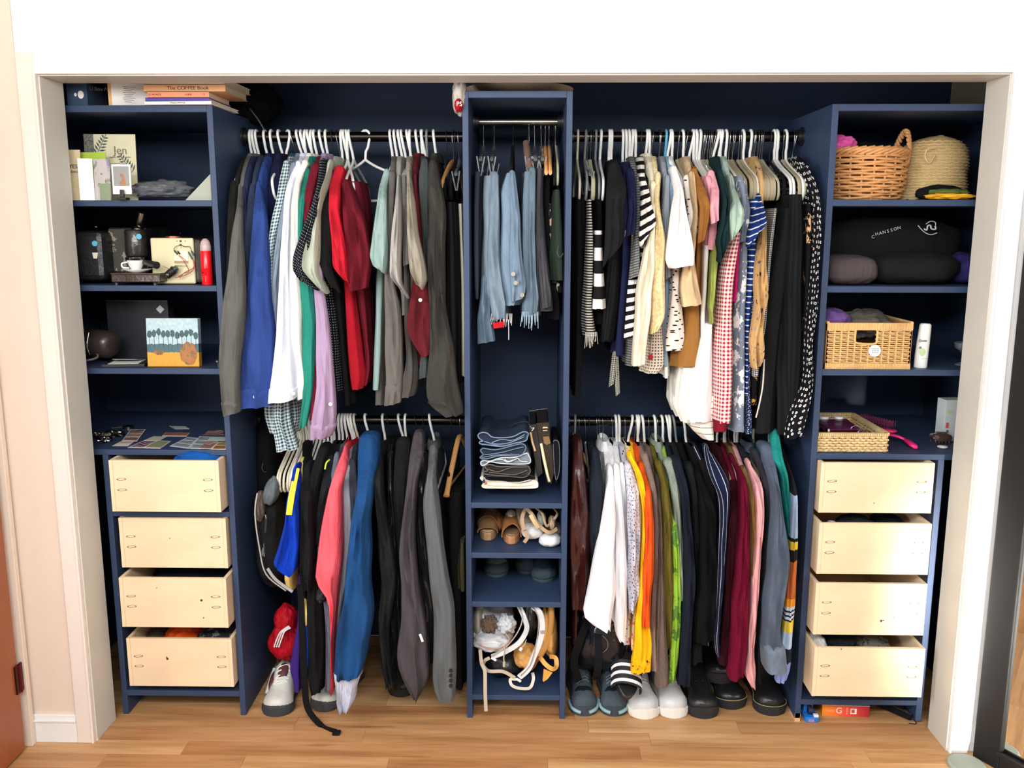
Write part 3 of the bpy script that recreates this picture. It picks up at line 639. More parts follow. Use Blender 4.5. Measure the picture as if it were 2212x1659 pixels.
garment('shirt', 'brownish maroon shirt with rolled sleeve tab and button', CL(106, 30, 38), U, 900, [(384, 894, 904), (451, 895, 908), (518, 903, 913), (600, 893, 918), (618, 888, 924), (656, 884, 932), (707, 879, 932), (732, 888, 932), (767, 912, 930)], y1=-.01, button=[(908, 648)], collar=True, b=.036)
garment('shirt', 'slate green grey shirt with folded collar left of charcoal shirt', CL(78, 86, 84), U, 912, [(352, 910, 926), (375, 904, 930), (428, 906, 926), (495, 912, 926), (562, 915, 930), (620, 920, 930), (700, 922, 934), (790, 905, 930), (815, 905, 925)], hk='white', y1=.03)
garment('shirt', 'long charcoal dress shirt with cuff at right of the upper left rod', CL(70, 67, 62), U, 938, [(355, 927, 947), (384, 925, 951), (451, 925, 964), (540, 924, 962), (620, 924, 962), (656, 929, 963), (732, 929, 976), (808, 924, 986), (871, 922, 997), (894, 962, 998)], y1=.0, cuff=(38,), collar=True, b=.05, fold=.12)
garment('trousers', 'black pleated trousers folded over hanger at right end of upper left rod', MT('stripe', (48, 50, 54), (24, 25, 28), .02, .5, 'u'), U, 965, None, [(436, 962, 986), (530, 961, 994), (620, 962, 995), (800, 964, 997), (830, 970, 997)], hk='black', shoulder=False, minyf=.08, yb=.42)
garment('trousers', 'cream trousers beside the centre tower, upper left rod', CL(232, 222, 202), U, 990, None, [(440, 989, 1000), (540, 993, 1002), (620, 995, 1004), (812, 996, 1004)], hk='clip', shoulder=False, minyf=.1, yb=.42)
hanger('wood', 979, 297, U, 'wooden hanger with black grip band on the upper left rod', yaw=-.1)
hanger('black', 983, 297, U, 'thin black hanger beside the wooden one, upper left rod')

# ---- lower left rod
L_ = ZL
garment('jersey', 'royal blue football jersey with yellow shoulder stripes, lower left rod', CL(14, 66, 198), L_, 640, [(1010, 634, 652), (1053, 626, 650), (1077, 620, 650), (1125, 616, 651), (1173, 603, 651), (1214, 591, 647), (1232, 628, 646)], [(985, 650, 662), (1060, 646, 656), (1150, 630, 650), (1227, 612, 637), (1266, 613, 636), (1274, 628, 636)], y1=-.06, b=.05, smat=CL(14, 66, 198), yb=.42, bfold=.003)
jt = [o for o in COL.objects if o.name.startswith('jersey')][0]
for ch in jt.children:
    if ch.name.startswith('body'): ch.data.materials[0] = CL(246, 212, 120); ch['label'] = 'pale yellow body'
for k, (a, b_) in enumerate((((1040, 633, 640), (1112, 619, 626)), ((1012, 644, 652), (1112, 625, 633)))):
    P0 = [aty(a[1], a[0], -.075), aty((a[1] + b_[1]) / 2, (a[0] + b_[0]) / 2, -.112), aty(b_[1] + 2, b_[0], -.114)]
    mk('stripe', tube(smoothpath(P0, 5), .0052, 6, True, .5), CL(250, 206, 60), jt, smooth=True, label='yellow shoulder stripe')
garment('t_shirt', 'black t-shirt right of the blue jersey, lower left rod', CL(34, 34, 37), L_, 660, [(1005, 658, 682), (1053, 651, 680), (1150, 650, 682), (1230, 649, 682), (1266, 652, 680)], y1=-.03, b=.05)
garment('trousers', 'long narrow black trousers reaching nearly to the sneakers, lower left', CL(28, 28, 31), L_, 668, None, [(1240, 652, 670), (1300, 655, 668), (1357, 656, 680), (1449, 662, 690), (1492, 672, 700)], hk='ivory', shoulder=False, minyf=.03, yb=.3)
garment('shirt', 'deep purple shirt hanging low behind the black strap', CL(72, 42, 138), L_, 662, None, [(1240, 645, 655), (1348, 644, 653), (1380, 637, 655), (1449, 626, 655), (1462, 634, 654), (1492, 640, 652)], hk='ivory', shoulder=False, minyf=.03, yb=.25)
garment('jersey', 'yellow and blue sports jersey strip showing behind the black strap', CL(20, 70, 180), L_, 670, [(1254, 650, 656), (1310, 656, 665), (1380, 662, 668), (1440, 662, 671)], None, hk='white', y1=.0, b=.01, nosl=True, smat=MT('bands', ((0, (238, 206, 110)), (.15, (24, 70, 180)), (.62, (24, 70, 180)), (.63, (246, 214, 120))), .0, .52))
garment('jacket', 'large black fleece jacket behind the coral shirt, lower left rod', CL(34, 34, 36), L_, 733, [(966, 689, 717), (1030, 668, 696), (1100, 668, 692), (1180, 662, 690), (1266, 664, 702), (1357, 666, 704), (1449, 668, 705), (1486, 675, 698)], y1=.02, b=.05)
garment('jacket', 'dark jacket with lime green neckline stripe, lower left', CL(42, 45, 50), L_, 740, [(990, 704, 723), (1030, 697, 717), (1100, 685, 707), (1173, 682, 694)], y1=.0)
mk('trim_stripe', tube(smoothpath([aty(712, 993, .03), aty(705, 1000, .02), aty(702, 1014, .01)], 4), .003, 6), CL(190, 220, 60), COL.objects[[o.name for o in COL.objects if o.name.startswith('jacket')][-1]], smooth=True)
garment('t_shirt', 'grey-blue long t-shirt behind the coral shirt, lower left', CL(116, 122, 136), L_, 747, [(985, 722, 736), (1030, 715, 729), (1077, 705, 719), (1149, 689, 705), (1197, 684, 696), (1300, 700, 716), (1380, 704, 721), (1488, 702, 720)], y1=.02, b=.02)
garment('t_shirt', 'bright coral pink long-sleeved shirt, lower left rod', CL(240, 92, 102), L_, 754, [(966, 742, 756), (1005, 728, 753), (1053, 711, 739), (1101, 701, 741), (1173, 690, 742), (1235, 682, 738), (1257, 681, 736), (1280, 712, 734), (1357, 714, 728), (1490, 716, 726)], y1=-.05, b=.042, cat='shirt', collar=CL(200, 30, 40))
garment('shirt', 'light heather grey sweatshirt strip between coral and blue, lower left', CL(180, 182, 190), L_, 760, [(1000, 747, 760), (1041, 740, 754), (1077, 740, 759), (1125, 742, 762), (1197, 740, 757), (1260, 734, 748), (1289, 728, 742), (1380, 722, 731), (1455, 719, 725)], y1=-.01)
garment('shirt', 'dark slate grey shirt tucked left of the blue jacket', CL(82, 84, 98), L_, 767, [(1000, 751, 770), (1060, 754, 773), (1100, 759, 771), (1180, 750, 764)], hk='ivory')
garment('jacket', 'large mid-blue jacket with pale knitted cuff, lower left rod', CL(30, 78, 132), L_, 791, [(942, 778, 822), (980, 774, 824), (1029, 775, 811), (1077, 769, 808), (1125, 760, 801), (1197, 752, 804), (1260, 746, 801), (1311, 737, 807), (1348, 731, 808), (1380, 728, 798), (1415, 723, 792), (1452, 722, 784)], y1=-.075, b=.058, drop=.2, fold=.10, collar=True)
jk = [o for o in COL.objects if o.name.startswith('jacket')][-1]
mk('cuff', sleeve_geo([(1448, 723, 783), (1470, 725, 776), (1486, 728, 770), (1503, 725, 771), (1526, 736, 760)], -.075, -.075, N=12, b=.045, fold=.14, seed=3, drop=.001), MT('knit', (204, 208, 226)), jk, smooth=True, label='pale grey knitted cuff')
garment('jacket', 'black jacket with dark grey collar right of the blue jacket', CL(44, 45, 46), L_, 828, [(978, 806, 828), (1017, 808, 828), (1077, 810, 831), (1125, 816, 841), (1173, 819, 852), (1222, 821, 859), (1260, 826, 858), (1311, 820, 852), (1357, 819, 840), (1426, 824, 846), (1470, 833, 850)], y1=-.03, b=.04, fold=.15, collar=True)
garment('jacket', 'shiny black quilted puffer jacket in the middle of the lower left rod', MT('leather', (24, 24, 26), .3), L_, 839, [(985, 838, 852), (1080, 838, 852), (1200, 840, 862), (1260, 842, 868), (1300, 848, 864), (1340, 838, 868), (1365, 848, 866), (1440, 840, 866), (1480, 840, 868)], y1=.0, hk='black', b=.04, fold=.16)
garment('jacket', 'black hooded jacket right of the quilted puffer, lower left rod', CL(30, 31, 31), L_, 863, [(953, 856, 888), (1005, 852, 886), (1077, 848, 879), (1149, 855, 872), (1240, 862, 876), (1340, 866, 880)], y1=.0, collar=True)
hanger('white', 876, 907, L_, 'white plastic hanger holding the second layer of black jackets')
garment('jacket', 'dark brownish grey softshell jacket with small white marks near cuff', CL(84, 78, 82), L_, 899, [(938, 893, 917), (980, 886, 917), (1029, 881, 904), (1101, 872, 899), (1197, 861, 899), (1260, 870, 905), (1311, 868, 915), (1380, 860, 924), (1420, 858, 927), (1449, 862, 927), (1480, 880, 925), (1500, 893, 909)], y1=-.055, b=.045, hk='black', fold=.1, collar=True)
jk = [o for o in COL.objects if o.name.startswith('jacket')][-1]
mk('mark', tube([aty(891, 1364, -.104), aty(892, 1377, -.104)], .0022, 6), WP, jk, label='white print mark'); mk('mark', tube([aty(907, 1370, -.104), aty(913, 1386, -.104)], .004, 6, True, .5), WP, jk, label='white print mark')
garment('jacket', 'glossy black leather jacket, lower left rod', MT('leather', (26, 28, 31), .22), L_, 915, [(985, 902, 924), (1053, 901, 918), (1125, 899, 920), (1197, 903, 927), (1260, 907, 935), (1289, 911, 944), (1334, 915, 947), (1380, 922, 941), (1426, 929, 939)], y1=-.01, b=.03, hk='black')
garment('blazer', 'mid grey wool blazer with dark cuff buttons, lower left rod', CL(106, 110, 112), L_, 930, [(966, 927, 948), (1029, 923, 940), (1065, 914, 946), (1101, 915, 952), (1173, 922, 957), (1260, 930, 971), (1311, 937, 981), (1380, 938, 985), (1449, 934, 986), (1483, 938, 986), (1503, 950, 984)], y1=-.06, b=.05, fold=.05, cat='jacket', collar=True)
bz = [o for o in COL.objects if o.name.startswith('blazer')][-1]
for k in range(4): P = aty(974, 1448 + 11 * k, -.108); mk('button', lathe([(.0001, -.002), (.005, -.002), (.006, 0), (.006, .004)], (P[0], -.107, P[2]), 12, 'y'), BLK, bz, smooth=True, label='black cuff button')
garment('trousers', 'very dark grey trousers next to the centre tower, lower left rod', CL(34, 34, 36), L_, 975, None, [(1060, 964, 1004), (1200, 968, 1004), (1334, 982, 1004), (1486, 984, 1004)], hk='black', shoulder=False, minyf=.1, yb=.4)
garment('scarf', 'olive tan scarf against the centre tower side, lower left rod', CL(96, 92, 66), L_, 1000, None, [(1170, 994, 1003), (1230, 990, 1003), (1275, 992, 1001)], hk=None, shoulder=False, minyf=.06, yb=.14)
row_of('ivory', (630, 635, 643, 651, 656), L_, 'packed ivory hangers under the lilac cuff', 'packed ivory hangers on the lower left rod', lean=.03)
row_of('white', (662, 676, 684, 692, 700, 708, 716, 722), L_, 'packed white hangers above the black fleece jacket', 'packed white hangers on the lower left rod', lean=.02)

# ---- centre tower: jeans and trousers folded over their hangers
C_ = ZC
def fold_over(name, label, mat, hook, keys, hk='clip', minyf=.05, yb=.42, extra=None, seed=1, fold=.010, lam=.11, tab=None, cat='jeans', fringe=False):
    v0 = keys[0][0]; t = garment(name, label, mat, C_, hook, None, keys, hk=hk, shoulder=False, minyf=minyf, yb=yb, bfold=fold, lam=lam, cat=cat, hv=269)
    if extra: mk('leg', sleeve_geo(extra, minyf + .02, minyf, N=20, fold=.13, seed=seed), mat, t, smooth=True)
    return t
DN = lambda r, g, b: MT('denim', (r, g, b))
RYs = RY; RY = .26
fold_over('jeans', 'dark blue-black jeans hanging furthest left in the centre tower', DN(66, 72, 82), 1045, [(371, 1026, 1043), (440, 1025, 1043), (495, 1026, 1043), (620, 1027, 1042), (646, 1030, 1038)], minyf=.1)
j1 = fold_over('jeans', 'light wash ripped jeans, second from left in the centre tower', DN(118, 136, 150), 1068, [(380, 1044, 1072), (395, 1042, 1076), (441, 1041, 1078), (495, 1044, 1078), (550, 1041, 1079), (620, 1042, 1081), (668, 1052, 1095), (690, 1060, 1092)], extra=[(380, 1056, 1078), (480, 1056, 1079), (560, 1052, 1080), (620, 1054, 1086), (665, 1062, 1096), (688, 1066, 1092)], seed=4)
mk('flared_leg', sleeve_geo([(600, 1040, 1056), (643, 1038, 1061), (687, 1032, 1062), (738, 1031, 1070)], .08, .07, N=16, fold=.14, seed=8, b=.03), DN(92, 112, 130), j1, smooth=True, label='darker blue flared leg')
P = aty(1077, 702, .045); mk('patch', rotbox(P, .034, .003, .018, 0, 0, -.15), CL(205, 30, 40), j1, label='red patch')
def fringe(t, u0, u1, v, L, y, mat, n=9):
    g = []
    for k in range(n):
        u = u0 + (u1 - u0) * k / (n - 1); P = aty(u, v, y); l = L * (.4 + .6 * random.random()); x = (random.random() - .5) * .012
        g.append(tube([(P[0], y, P[2] + .01), (P[0] + x * .5, y - .003, P[2] - l * .5), (P[0] + x, y, P[2] - l)], .0009, 4))
    mk('frayed_threads', join(*g), mat, t, kind='stuff')
fringe(j1, 1062, 1106, 684, .035, .05, CL(226, 228, 226), 16); mk('loose_thread', tube([aty(1098, 690, .05), aty(1099, 712, .05), aty(1099, 734, .05)], .0014, 5), CL(226, 228, 226), j1)
j2 = fold_over('jeans', 'pale blue jeans with two metal buttons, middle of the centre tower', DN(116, 138, 158), 1109, [(374, 1092, 1108), (390, 1085, 1112), (414, 1076, 1116), (468, 1078, 1124), (523, 1076, 1129), (610, 1076, 1135), (640, 1092, 1134), (660, 1096, 1120)], hk='black', extra=[(378, 1098, 1114), (470, 1104, 1124), (560, 1100, 1128), (630, 1104, 1138), (648, 1106, 1130)], seed=2, minyf=.04)
for bu, bv in ((1109, 591), (1114, 610)): P = aty(bu, bv, .02); mk('button', lathe([(.0001, -.004), (.0045, -.003), (.006, -.0015), (.0068, .002), (.0068, .012)], (P[0], .006, P[2]), 18, 'y'), MT('metal', (170, 160, 146), .4), j2, smooth=True)
mk('button', lathe([(.0001, -.004), (.0045, -.003), (.006, -.0015), (.0068, .002), (.0068, .012)], (aty(1128, 636, .02)[0], .006, aty(1128, 636, .02)[2]), 18, 'y'), MT('metal', (170, 160, 146), .4), j2, smooth=True)
j3 = fold_over('jeans', 'mid blue jeans with frayed hem right of the buttoned pair', DN(102, 122, 138), 1143, [(371, 1129, 1157), (441, 1125, 1156), (523, 1127, 1155), (600, 1130, 1156), (629, 1136, 1167), (658, 1126, 1165), (684, 1130, 1161)], extra=[(371, 1141, 1158), (500, 1142, 1156), (600, 1144, 1158), (650, 1144, 1166), (676, 1142, 1160)], seed=6, minyf=.045)
fringe(j3, 1128, 1162, 680, .05, .04, DN(170, 196, 212), 14)
fold_over('jeans', 'charcoal grey jeans in the centre tower', DN(74, 74, 78), 1154, [(363, 1156, 1174), (441, 1153, 1171), (523, 1154, 1175), (620, 1156, 1187), (650, 1162, 1191), (672, 1168, 1192)], minyf=.06, extra=[(520, 1160, 1176), (600, 1164, 1184), (640, 1168, 1192), (664, 1172, 1190)])
fold_over('trousers', 'plain black trousers right of the charcoal jeans', CL(28, 28, 31), 1168, [(354, 1172, 1192), (495, 1170, 1187), (620, 1180, 1198), (650, 1190, 1208), (690, 1190, 1206)], minyf=.12, cat='trousers')
fold_over('trousers', 'narrow patterned trousers with peach print, centre tower', MT('blotch', (38, 44, 52), (214, 176, 150), 36., .56), 1186, [(440, 1184, 1192), (560, 1183, 1194), (612, 1186, 1198)], minyf=.1, hk='wood', cat='trousers')
g8 = fold_over('trousers', 'dark green drawstring trousers at right in the centre tower', CL(52, 66, 54), 1200, [(410, 1196, 1212), (430, 1193, 1214), (495, 1192, 1217), (550, 1190, 1217), (606, 1194, 1212)], minyf=.07, hk='cream', cat='trousers')
mk('drawstring', tube(smoothpath([aty(1207, 530, .05), aty(1204, 545, .04), aty(1210, 556, .04), aty(1216, 548, .05)], 4), .002, 6), CL(86, 100, 84), g8)
fold_over('shorts', 'dark print shorts with buckle beside the right panel', MT('blotch', (40, 40, 44), (196, 190, 180), 60., .6), 1197, [(600, 1195, 1212), (625, 1196, 1216), (632, 1198, 1214)], minyf=.12, hk='black', cat='shorts')
hanger('wood', 1178, 269, C_, 'wooden clip hanger over the black trousers in the centre tower')
# padded brown hanger bar with pale tip
pb = thing('padded_hanger', aty(1143, 300, .26), 'brown padded hanger in the middle of the centre tower', 'hanger')
Pn = aty(1138, 306, .2); Pf = aty(1143, 366, .1)
mk('padded_bar', tube(smoothpath([aty(1136, 308, .2), aty(1139, 330, .16), aty(1142, 352, .12), aty(1146, 366, .1)], 4), [.010] * 3 + [.0115] * 7 + [.009] * 3, 12), MT('cloth', (140, 108, 96)), pb, smooth=True)
mk('hook', tube([aty(1143, 270, .26), aty(1141, 290, .23), aty(1137, 308, .2)], .0015, 6), CHR, pb)
RY = RYs

# ---- upper right rod
garment('dress', 'black strappy dress, first on the left of the upper right rod', CL(22, 24, 28), U, 1248, None, [(425, 1240, 1258), (520, 1240, 1262), (640, 1240, 1262), (760, 1241, 1256), (860, 1241, 1252)], hk='ivory', shoulder=False, minyf=.1)
garment('camisole', 'black camisole second from left on the upper right rod', CL(20, 20, 24), U, 1265, None, [(430, 1250, 1266), (560, 1250, 1270), (700, 1252, 1272)], hk='grey', shoulder=False, minyf=.12)
TS = MT('stripe', (198, 192, 178), (28, 28, 34), .0085, .5)
t2 = garment('dress', 'thin black and white striped dress with tassel hem, upper right rod', TS, U, 1269, None, [(430, 1270, 1277), (520, 1267, 1283), (620, 1263, 1282), (655, 1260, 1279), (704, 1258, 1285), (728, 1262, 1290)], hk='clip', shoulder=False, minyf=.05, bfold=.004, yb=.3)
fringe(t2, 1265, 1289, 724, .045, .05, CL(206, 202, 190), 14)
garment('camisole', 'black lace camisole on cream hanger, upper right rod', CL(24, 24, 27), U, 1276, None, [(448, 1272, 1284), (560, 1272, 1290), (700, 1270, 1288)], hk='cream', shoulder=False, minyf=.14)
garment('dress', 'black slip dress left of the bold striped top', CL(18, 18, 22), U, 1287, None, [(425, 1284, 1302), (500, 1284, 1304), (700, 1282, 1300)], hk='grey', shoulder=False, minyf=.1)
garment('tank_top', 'bold black and white wide-striped tank top, upper right rod', MT('stripe', (236, 232, 228), (34, 31, 36), .079, .5, 'v', .32), U, 1298, None, [(498, 1284, 1303), (553, 1282, 1303), (620, 1281, 1307), (667, 1277, 1310)], shoulder=False, minyf=.03, bfold=.003, yb=.3, hk='white')
garment('t_shirt', 'black t-shirt with drooping sleeve hem, left part of the upper right rod', CL(34, 36, 38), U, 1316, [(360, 1314, 1338), (412, 1310, 1354), (455, 1310, 1348), (520, 1306, 1348), (548, 1304, 1340), (562, 1302, 1318)], [(345, 1316, 1334), (450, 1312, 1346), (540, 1312, 1346), (620, 1302, 1342), (680, 1298, 1337), (738, 1296, 1328)], y1=-.04, b=.04, tilt=.02)
garment('blouse', 'dark green-black pleated blouse below the black t-shirt', MT('stripe', (28, 36, 34), (18, 24, 24), .012, .5, 'u'), U, 1321, None, [(560, 1316, 1342), (650, 1306, 1340), (735, 1302, 1326)], shoulder=False, minyf=.06, hk='white')
garment('t_shirt', 'navy t-shirt with white sleeve hem, upper right rod', CL(32, 38, 76), U, 1345, [(373, 1351, 1370), (412, 1353, 1374), (455, 1357, 1374), (499, 1350, 1372), (507, 1349, 1372)], [(350, 1340, 1360), (480, 1342, 1364), (580, 1337, 1362), (680, 1330, 1354), (768, 1324, 1351)], y1=-.03, cuff=(10, CL(238, 238, 234)), b=.035)
garment('belt', 'short striped fabric belt hanging below the navy t-shirt', MT('gingham', (180, 176, 160), (36, 38, 48), .006), U, 1352, [(768, 1322, 1334), (800, 1318, 1331), (832, 1315, 1326)], None, nosl=True, hk=None, y1=.05, b=.006, fold=.04, len_=.2)
garment('belt', 'thin checked fabric belt hanging lowest under the navy t-shirt', MT('gingham', (190, 186, 170), (30, 32, 42), .005), U, 1354, [(772, 1328, 1336), (820, 1328, 1338), (852, 1330, 1339)], None, nosl=True, hk=None, y1=.05, b=.006, fold=.04)
garment('t_shirt', 'fine grey striped long-sleeved top right of the navy t-shirt', MT('stripe', (150, 150, 146), (88, 92, 92), .008, .5), U, 1359, [(388, 1373, 1383), (455, 1373, 1383), (520, 1368, 1381), (564, 1361, 1382), (598, 1359, 1381)], y1=.0)
BW = MT('stripe', (238, 232, 222), (32, 27, 32), .027, .5)
garment('t_shirt', 'black and cream striped long top behind the cream cardigan', MT('stripe', (238, 232, 222), (32, 27, 32), .0265, .5), U, 1366, [(560, 1366, 1380), (605, 1358, 1377), (655, 1353, 1371), (730, 1347, 1371)], None, nosl=True, hk='white', y1=.02)
garment('t_shirt', 'black and cream striped t-shirt with flared sleeve, upper right rod', BW, U, 1384, [(385, 1377, 1392), (412, 1382, 1401), (455, 1384, 1408), (484, 1382, 1416), (500, 1380, 1415), (520, 1383, 1396)], y1=-.045, b=.04, len_=.4, tilt=.02, hk='black')
garment('cardigan', 'ivory cardigan with rolled cuff, upper right rod', CL(236, 226, 200), U, 1397, [(400, 1400, 1416), (500, 1398, 1414), (540, 1390, 1412), (580, 1383, 1414), (630, 1373, 1406), (680, 1371, 1404), (752, 1366, 1396), (785, 1364, 1393)], y1=-.03, b=.045, hk='white', collar=True, fold=.1)
garment('lace_top', 'cream lace top with gold trim, upper right rod', MT('blotch', (240, 218, 172), (222, 194, 140), 120., .52), U, 1409, [(381, 1413, 1427), (434, 1410, 1423), (477, 1414, 1429), (520, 1410, 1437), (585, 1406, 1435), (655, 1404, 1435), (694, 1402, 1436), (716, 1402, 1421)], y1=-.02, hk='clear', b=.035)
garment('net_top', 'cream crochet net top with small red flower, upper right rod', MT('dots', (226, 212, 190), (96, 84, 80), .0095, .3, .12), U, 1411, None, [(700, 1402, 1430), (754, 1394, 1435), (790, 1391, 1435), (806, 1389, 1420)], hk='black', shoulder=False, minyf=.04, yb=.2, bfold=.006)
P = aty(1405, 771, .04); mk('flower', lathe([(.0001, -.004), (.007, -.003), (.009, 0), (.004, .004)], (P[0], .035, P[2]), 7, 'y'), CL(200, 60, 60), [o for o in COL.objects if o.name.startswith('net_top')][-1], label='small red flower')
garment('slip', 'white cotton slip corner under the crochet net', CL(242, 238, 230), U, 1424, None, [(720, 1426, 1440), (780, 1433, 1447), (816, 1437, 1446)], hk='clear', shoulder=False, minyf=.08, yb=.25)
garment('blouse', 'grey-blue satin blouse left of the white t-shirt', CL(168, 176, 188), U, 1426, [(388, 1435, 1446), (455, 1429, 1446), (510, 1430, 1442), (600, 1436, 1448)], y1=.03, hk='clear')
garment('shirt', 'light blue shirt glimpsed beside the white t-shirt', CL(150, 184, 208), U, 1438, [(400, 1444, 1464), (440, 1444, 1460), (500, 1442, 1452)], hk='blue', y1=.04)
garment('t_shirt', 'bright white t-shirt with wide sleeve, middle of the upper right rod', CL(248, 246, 244), U, 1447, [(368, 1444, 1462), (412, 1457, 1474), (455, 1450, 1481), (495, 1445, 1489), (530, 1438, 1494), (558, 1437, 1498), (575, 1446, 1498)], y1=-.06, b=.05, len_=.4, fold=.11)
DASH = MT('dots', (246, 236, 226), (40, 30, 32), .023, .17, .85, .62, 1.7)
garment('blouse', 'white blouse with black dashes and hem below the white t-shirt', DASH, U, 1465, [(388, 1474, 1492), (440, 1484, 1500), (490, 1486, 1512), (505, 1490, 1508)], [(575, 1450, 1472), (630, 1449, 1472), (680, 1443, 1476), (729, 1434, 1482), (757, 1435, 1477)], y1=.01, hk='cream', minyf=.03, bfold=.007, yb=.3, shoulder=False)
garment('top', 'beige sleeveless top above the camel skirt, upper right rod', CL(224, 192, 150), U, 1483, [(380, 1482, 1500), (460, 1494, 1508), (560, 1478, 1498), (617, 1468, 1509), (658, 1472, 1514)], None, y1=.0, hk='beige', b=.045, fold=.12)
garment('skirt', 'camel brown pleated skirt hanging under the beige top', CL(176, 122, 62), U, 1494, None, [(650, 1478, 1513), (687, 1480, 1513), (729, 1470, 1514), (760, 1452, 1514), (792, 1450, 1512)], shoulder=False, minyf=.05, yb=.34, bfold=.01, lam=.06, hk='wire')
garment('tank_top', 'caramel brown tank top left of the pink t-shirt', CL(182, 120, 58), U, 1496, [(373, 1490, 1507), (412, 1503, 1524), (445, 1511, 1533), (477, 1509, 1531), (522, 1506, 1522)], [(360, 1492, 1504), (480, 1504, 1518), (560, 1502, 1518), (620, 1500, 1517), (652, 1502, 1514)], y1=-.03)
garment('t_shirt', 'pink and blush colour-block t-shirt, upper right rod', CL(238, 166, 176), U, 1512, [(378, 1526, 1544), (412, 1535, 1553), (445, 1531, 1553), (480, 1536, 1553)], [(380, 1518, 1538), (455, 1528, 1549), (520, 1520, 1546), (540, 1518, 1541)], y1=-.03, minyf=.05, yb=.3)
garment('tunic', 'long ivory tunic under the pink t-shirt', CL(238, 232, 220), U, 1519, None, [(530, 1518, 1535), (620, 1517, 1531), (680, 1513, 1527), (740, 1513, 1527), (779, 1514, 1524)], shoulder=False, minyf=.05, yb=.4, hk='beige')
garment('skirt', 'bright white flared skirt hanging low, above the striped one', CL(248, 248, 246), U, 1530, None, [(700, 1526, 1540), (780, 1500, 1541), (850, 1488, 1540), (900, 1483, 1538), (911, 1484, 1538)], shoulder=False, minyf=.02, yb=.26, bfold=.006, hk='beige')
garment('skirt', 'off-white pleated skirt left of the bright white skirt', CL(232, 230, 218), U, 1525, None, [(790, 1468, 1500), (830, 1462, 1496), (880, 1462, 1492), (912, 1478, 1492)], shoulder=False, minyf=.06, yb=.3, bfold=.010, lam=.035, hk='clip')
garment('dress', 'cream dress with thin black lines below the white skirt', MT('stripe', (240, 232, 216), (26, 24, 30), .021, .09), U, 1537, None, [(760, 1538, 1548), (850, 1536, 1549), (905, 1486, 1546), (930, 1496, 1545), (950, 1520, 1540)], shoulder=False, minyf=.045, yb=.25, bfold=.005, hk='wire')
garment('blouse', 'pale dusty pink blouse strip beside the ivory tunic', CL(226, 198, 190), U, 1534, None, [(600, 1540, 1552), (704, 1526, 1536), (781, 1524, 1540)], shoulder=False, minyf=.08, yb=.4, hk='beige')
garment('camisole', 'lime green camisole with bow, right of the ivory tunic', CL(172, 186, 92), U, 1543, [(528, 1534, 1552), (560, 1533, 1551), (620, 1530, 1545), (660, 1528, 1542), (676, 1533, 1540), (696, 1534, 1539)], None, nosl=True, y1=.02, hk='cream', b=.03)
garment('t_shirt', 'dark teal crinkled top with pointed hem, upper right rod', CL(24, 58, 60), U, 1549, [(375, 1545, 1561), (405, 1553, 1570), (433, 1559, 1576), (477, 1555, 1574), (520, 1545, 1573), (545, 1549, 1566), (562, 1550, 1556)], y1=-.035, b=.04, hk='white', fold=.14, len_=.45)
garment('t_shirt', 'pale mint green t-shirt with wide sleeve, upper right rod', CL(184, 208, 190), U, 1558, [(388, 1565, 1577), (410, 1570, 1586), (433, 1576, 1596), (460, 1573, 1607), (488, 1573, 1605), (512, 1573, 1586)], y1=-.05, b=.04, len_=.4, tilt=.012)
garment('dress', 'red and white gingham dress with maroon hem, upper right rod', MT('gingham', (246, 228, 222), (190, 24, 42), .0125), U, 1568, None, [(500, 1584, 1602), (542, 1567, 1598), (585, 1560, 1591), (620, 1555, 1586), (680, 1551, 1583), (754, 1546, 1584), (830, 1546, 1583), (913, 1542, 1579)], shoulder=False, minyf=.0, yb=.3, bfold=.005, hk='white')
gd = [o for o in COL.objects if o.name.startswith('dress')][-1]
mk('hem_band', body_geo([(908, 1542, 1578), (932, 1542, 1574)], U, yb=.3, N=6, minyf=.004, shoulder=False, seed=3), CL(140, 20, 44), gd, smooth=True, label='maroon hem band')
garment('top', 'magenta pink top peeking right of the red gingham dress', CL(200, 24, 108), U, 1575, None, [(500, 1592, 1602), (542, 1589, 1599), (620, 1583, 1596), (652, 1581, 1588)], shoulder=False, minyf=.03, yb=.3, hk='beige')
FLO = MT('blotch', (138, 150, 168), (238, 238, 234), 26., .56)
garment('dress', 'grey-blue dress with large white flowers, upper right rod', FLO, U, 1586, [(400, 1596, 1612), (455, 1602, 1620), (520, 1597, 1616)], [(380, 1590, 1608), (450, 1600, 1618), (585, 1595, 1615), (620, 1594, 1612), (680, 1588, 1608), (754, 1585, 1608), (830, 1584, 1606), (932, 1576, 1608)], y1=.02, hk='beige', minyf=.03, yb=.35, bfold=.006)
garment('t_shirt', 'royal blue t-shirt with thin white wavy stripes, upper right rod', MT('stripe', (32, 62, 140), (236, 238, 242), .018, .2), U, 1599, [(428, 1630, 1642), (455, 1622, 1650), (488, 1618, 1655), (503, 1615, 1650), (521, 1612, 1628)], [(430, 1622, 1640), (530, 1614, 1635), (564, 1617, 1636), (630, 1608, 1627), (680, 1606, 1619), (754, 1605, 1616), (850, 1604, 1612)], y1=-.04, b=.04, tilt=.018, hk='beige', minyf=.04, cat='shirt')
garment('dress', 'navy dress with tiny white floral specks, hem above lower hangers', MT('dots', (40, 58, 104), (196, 206, 222), .0062, .24, .8), U, 1605, None, [(640, 1618, 1630), (760, 1610, 1622), (830, 1605, 1616), (903, 1606, 1624), (937, 1606, 1624)], shoulder=False, minyf=.05, yb=.35, hk='beige')
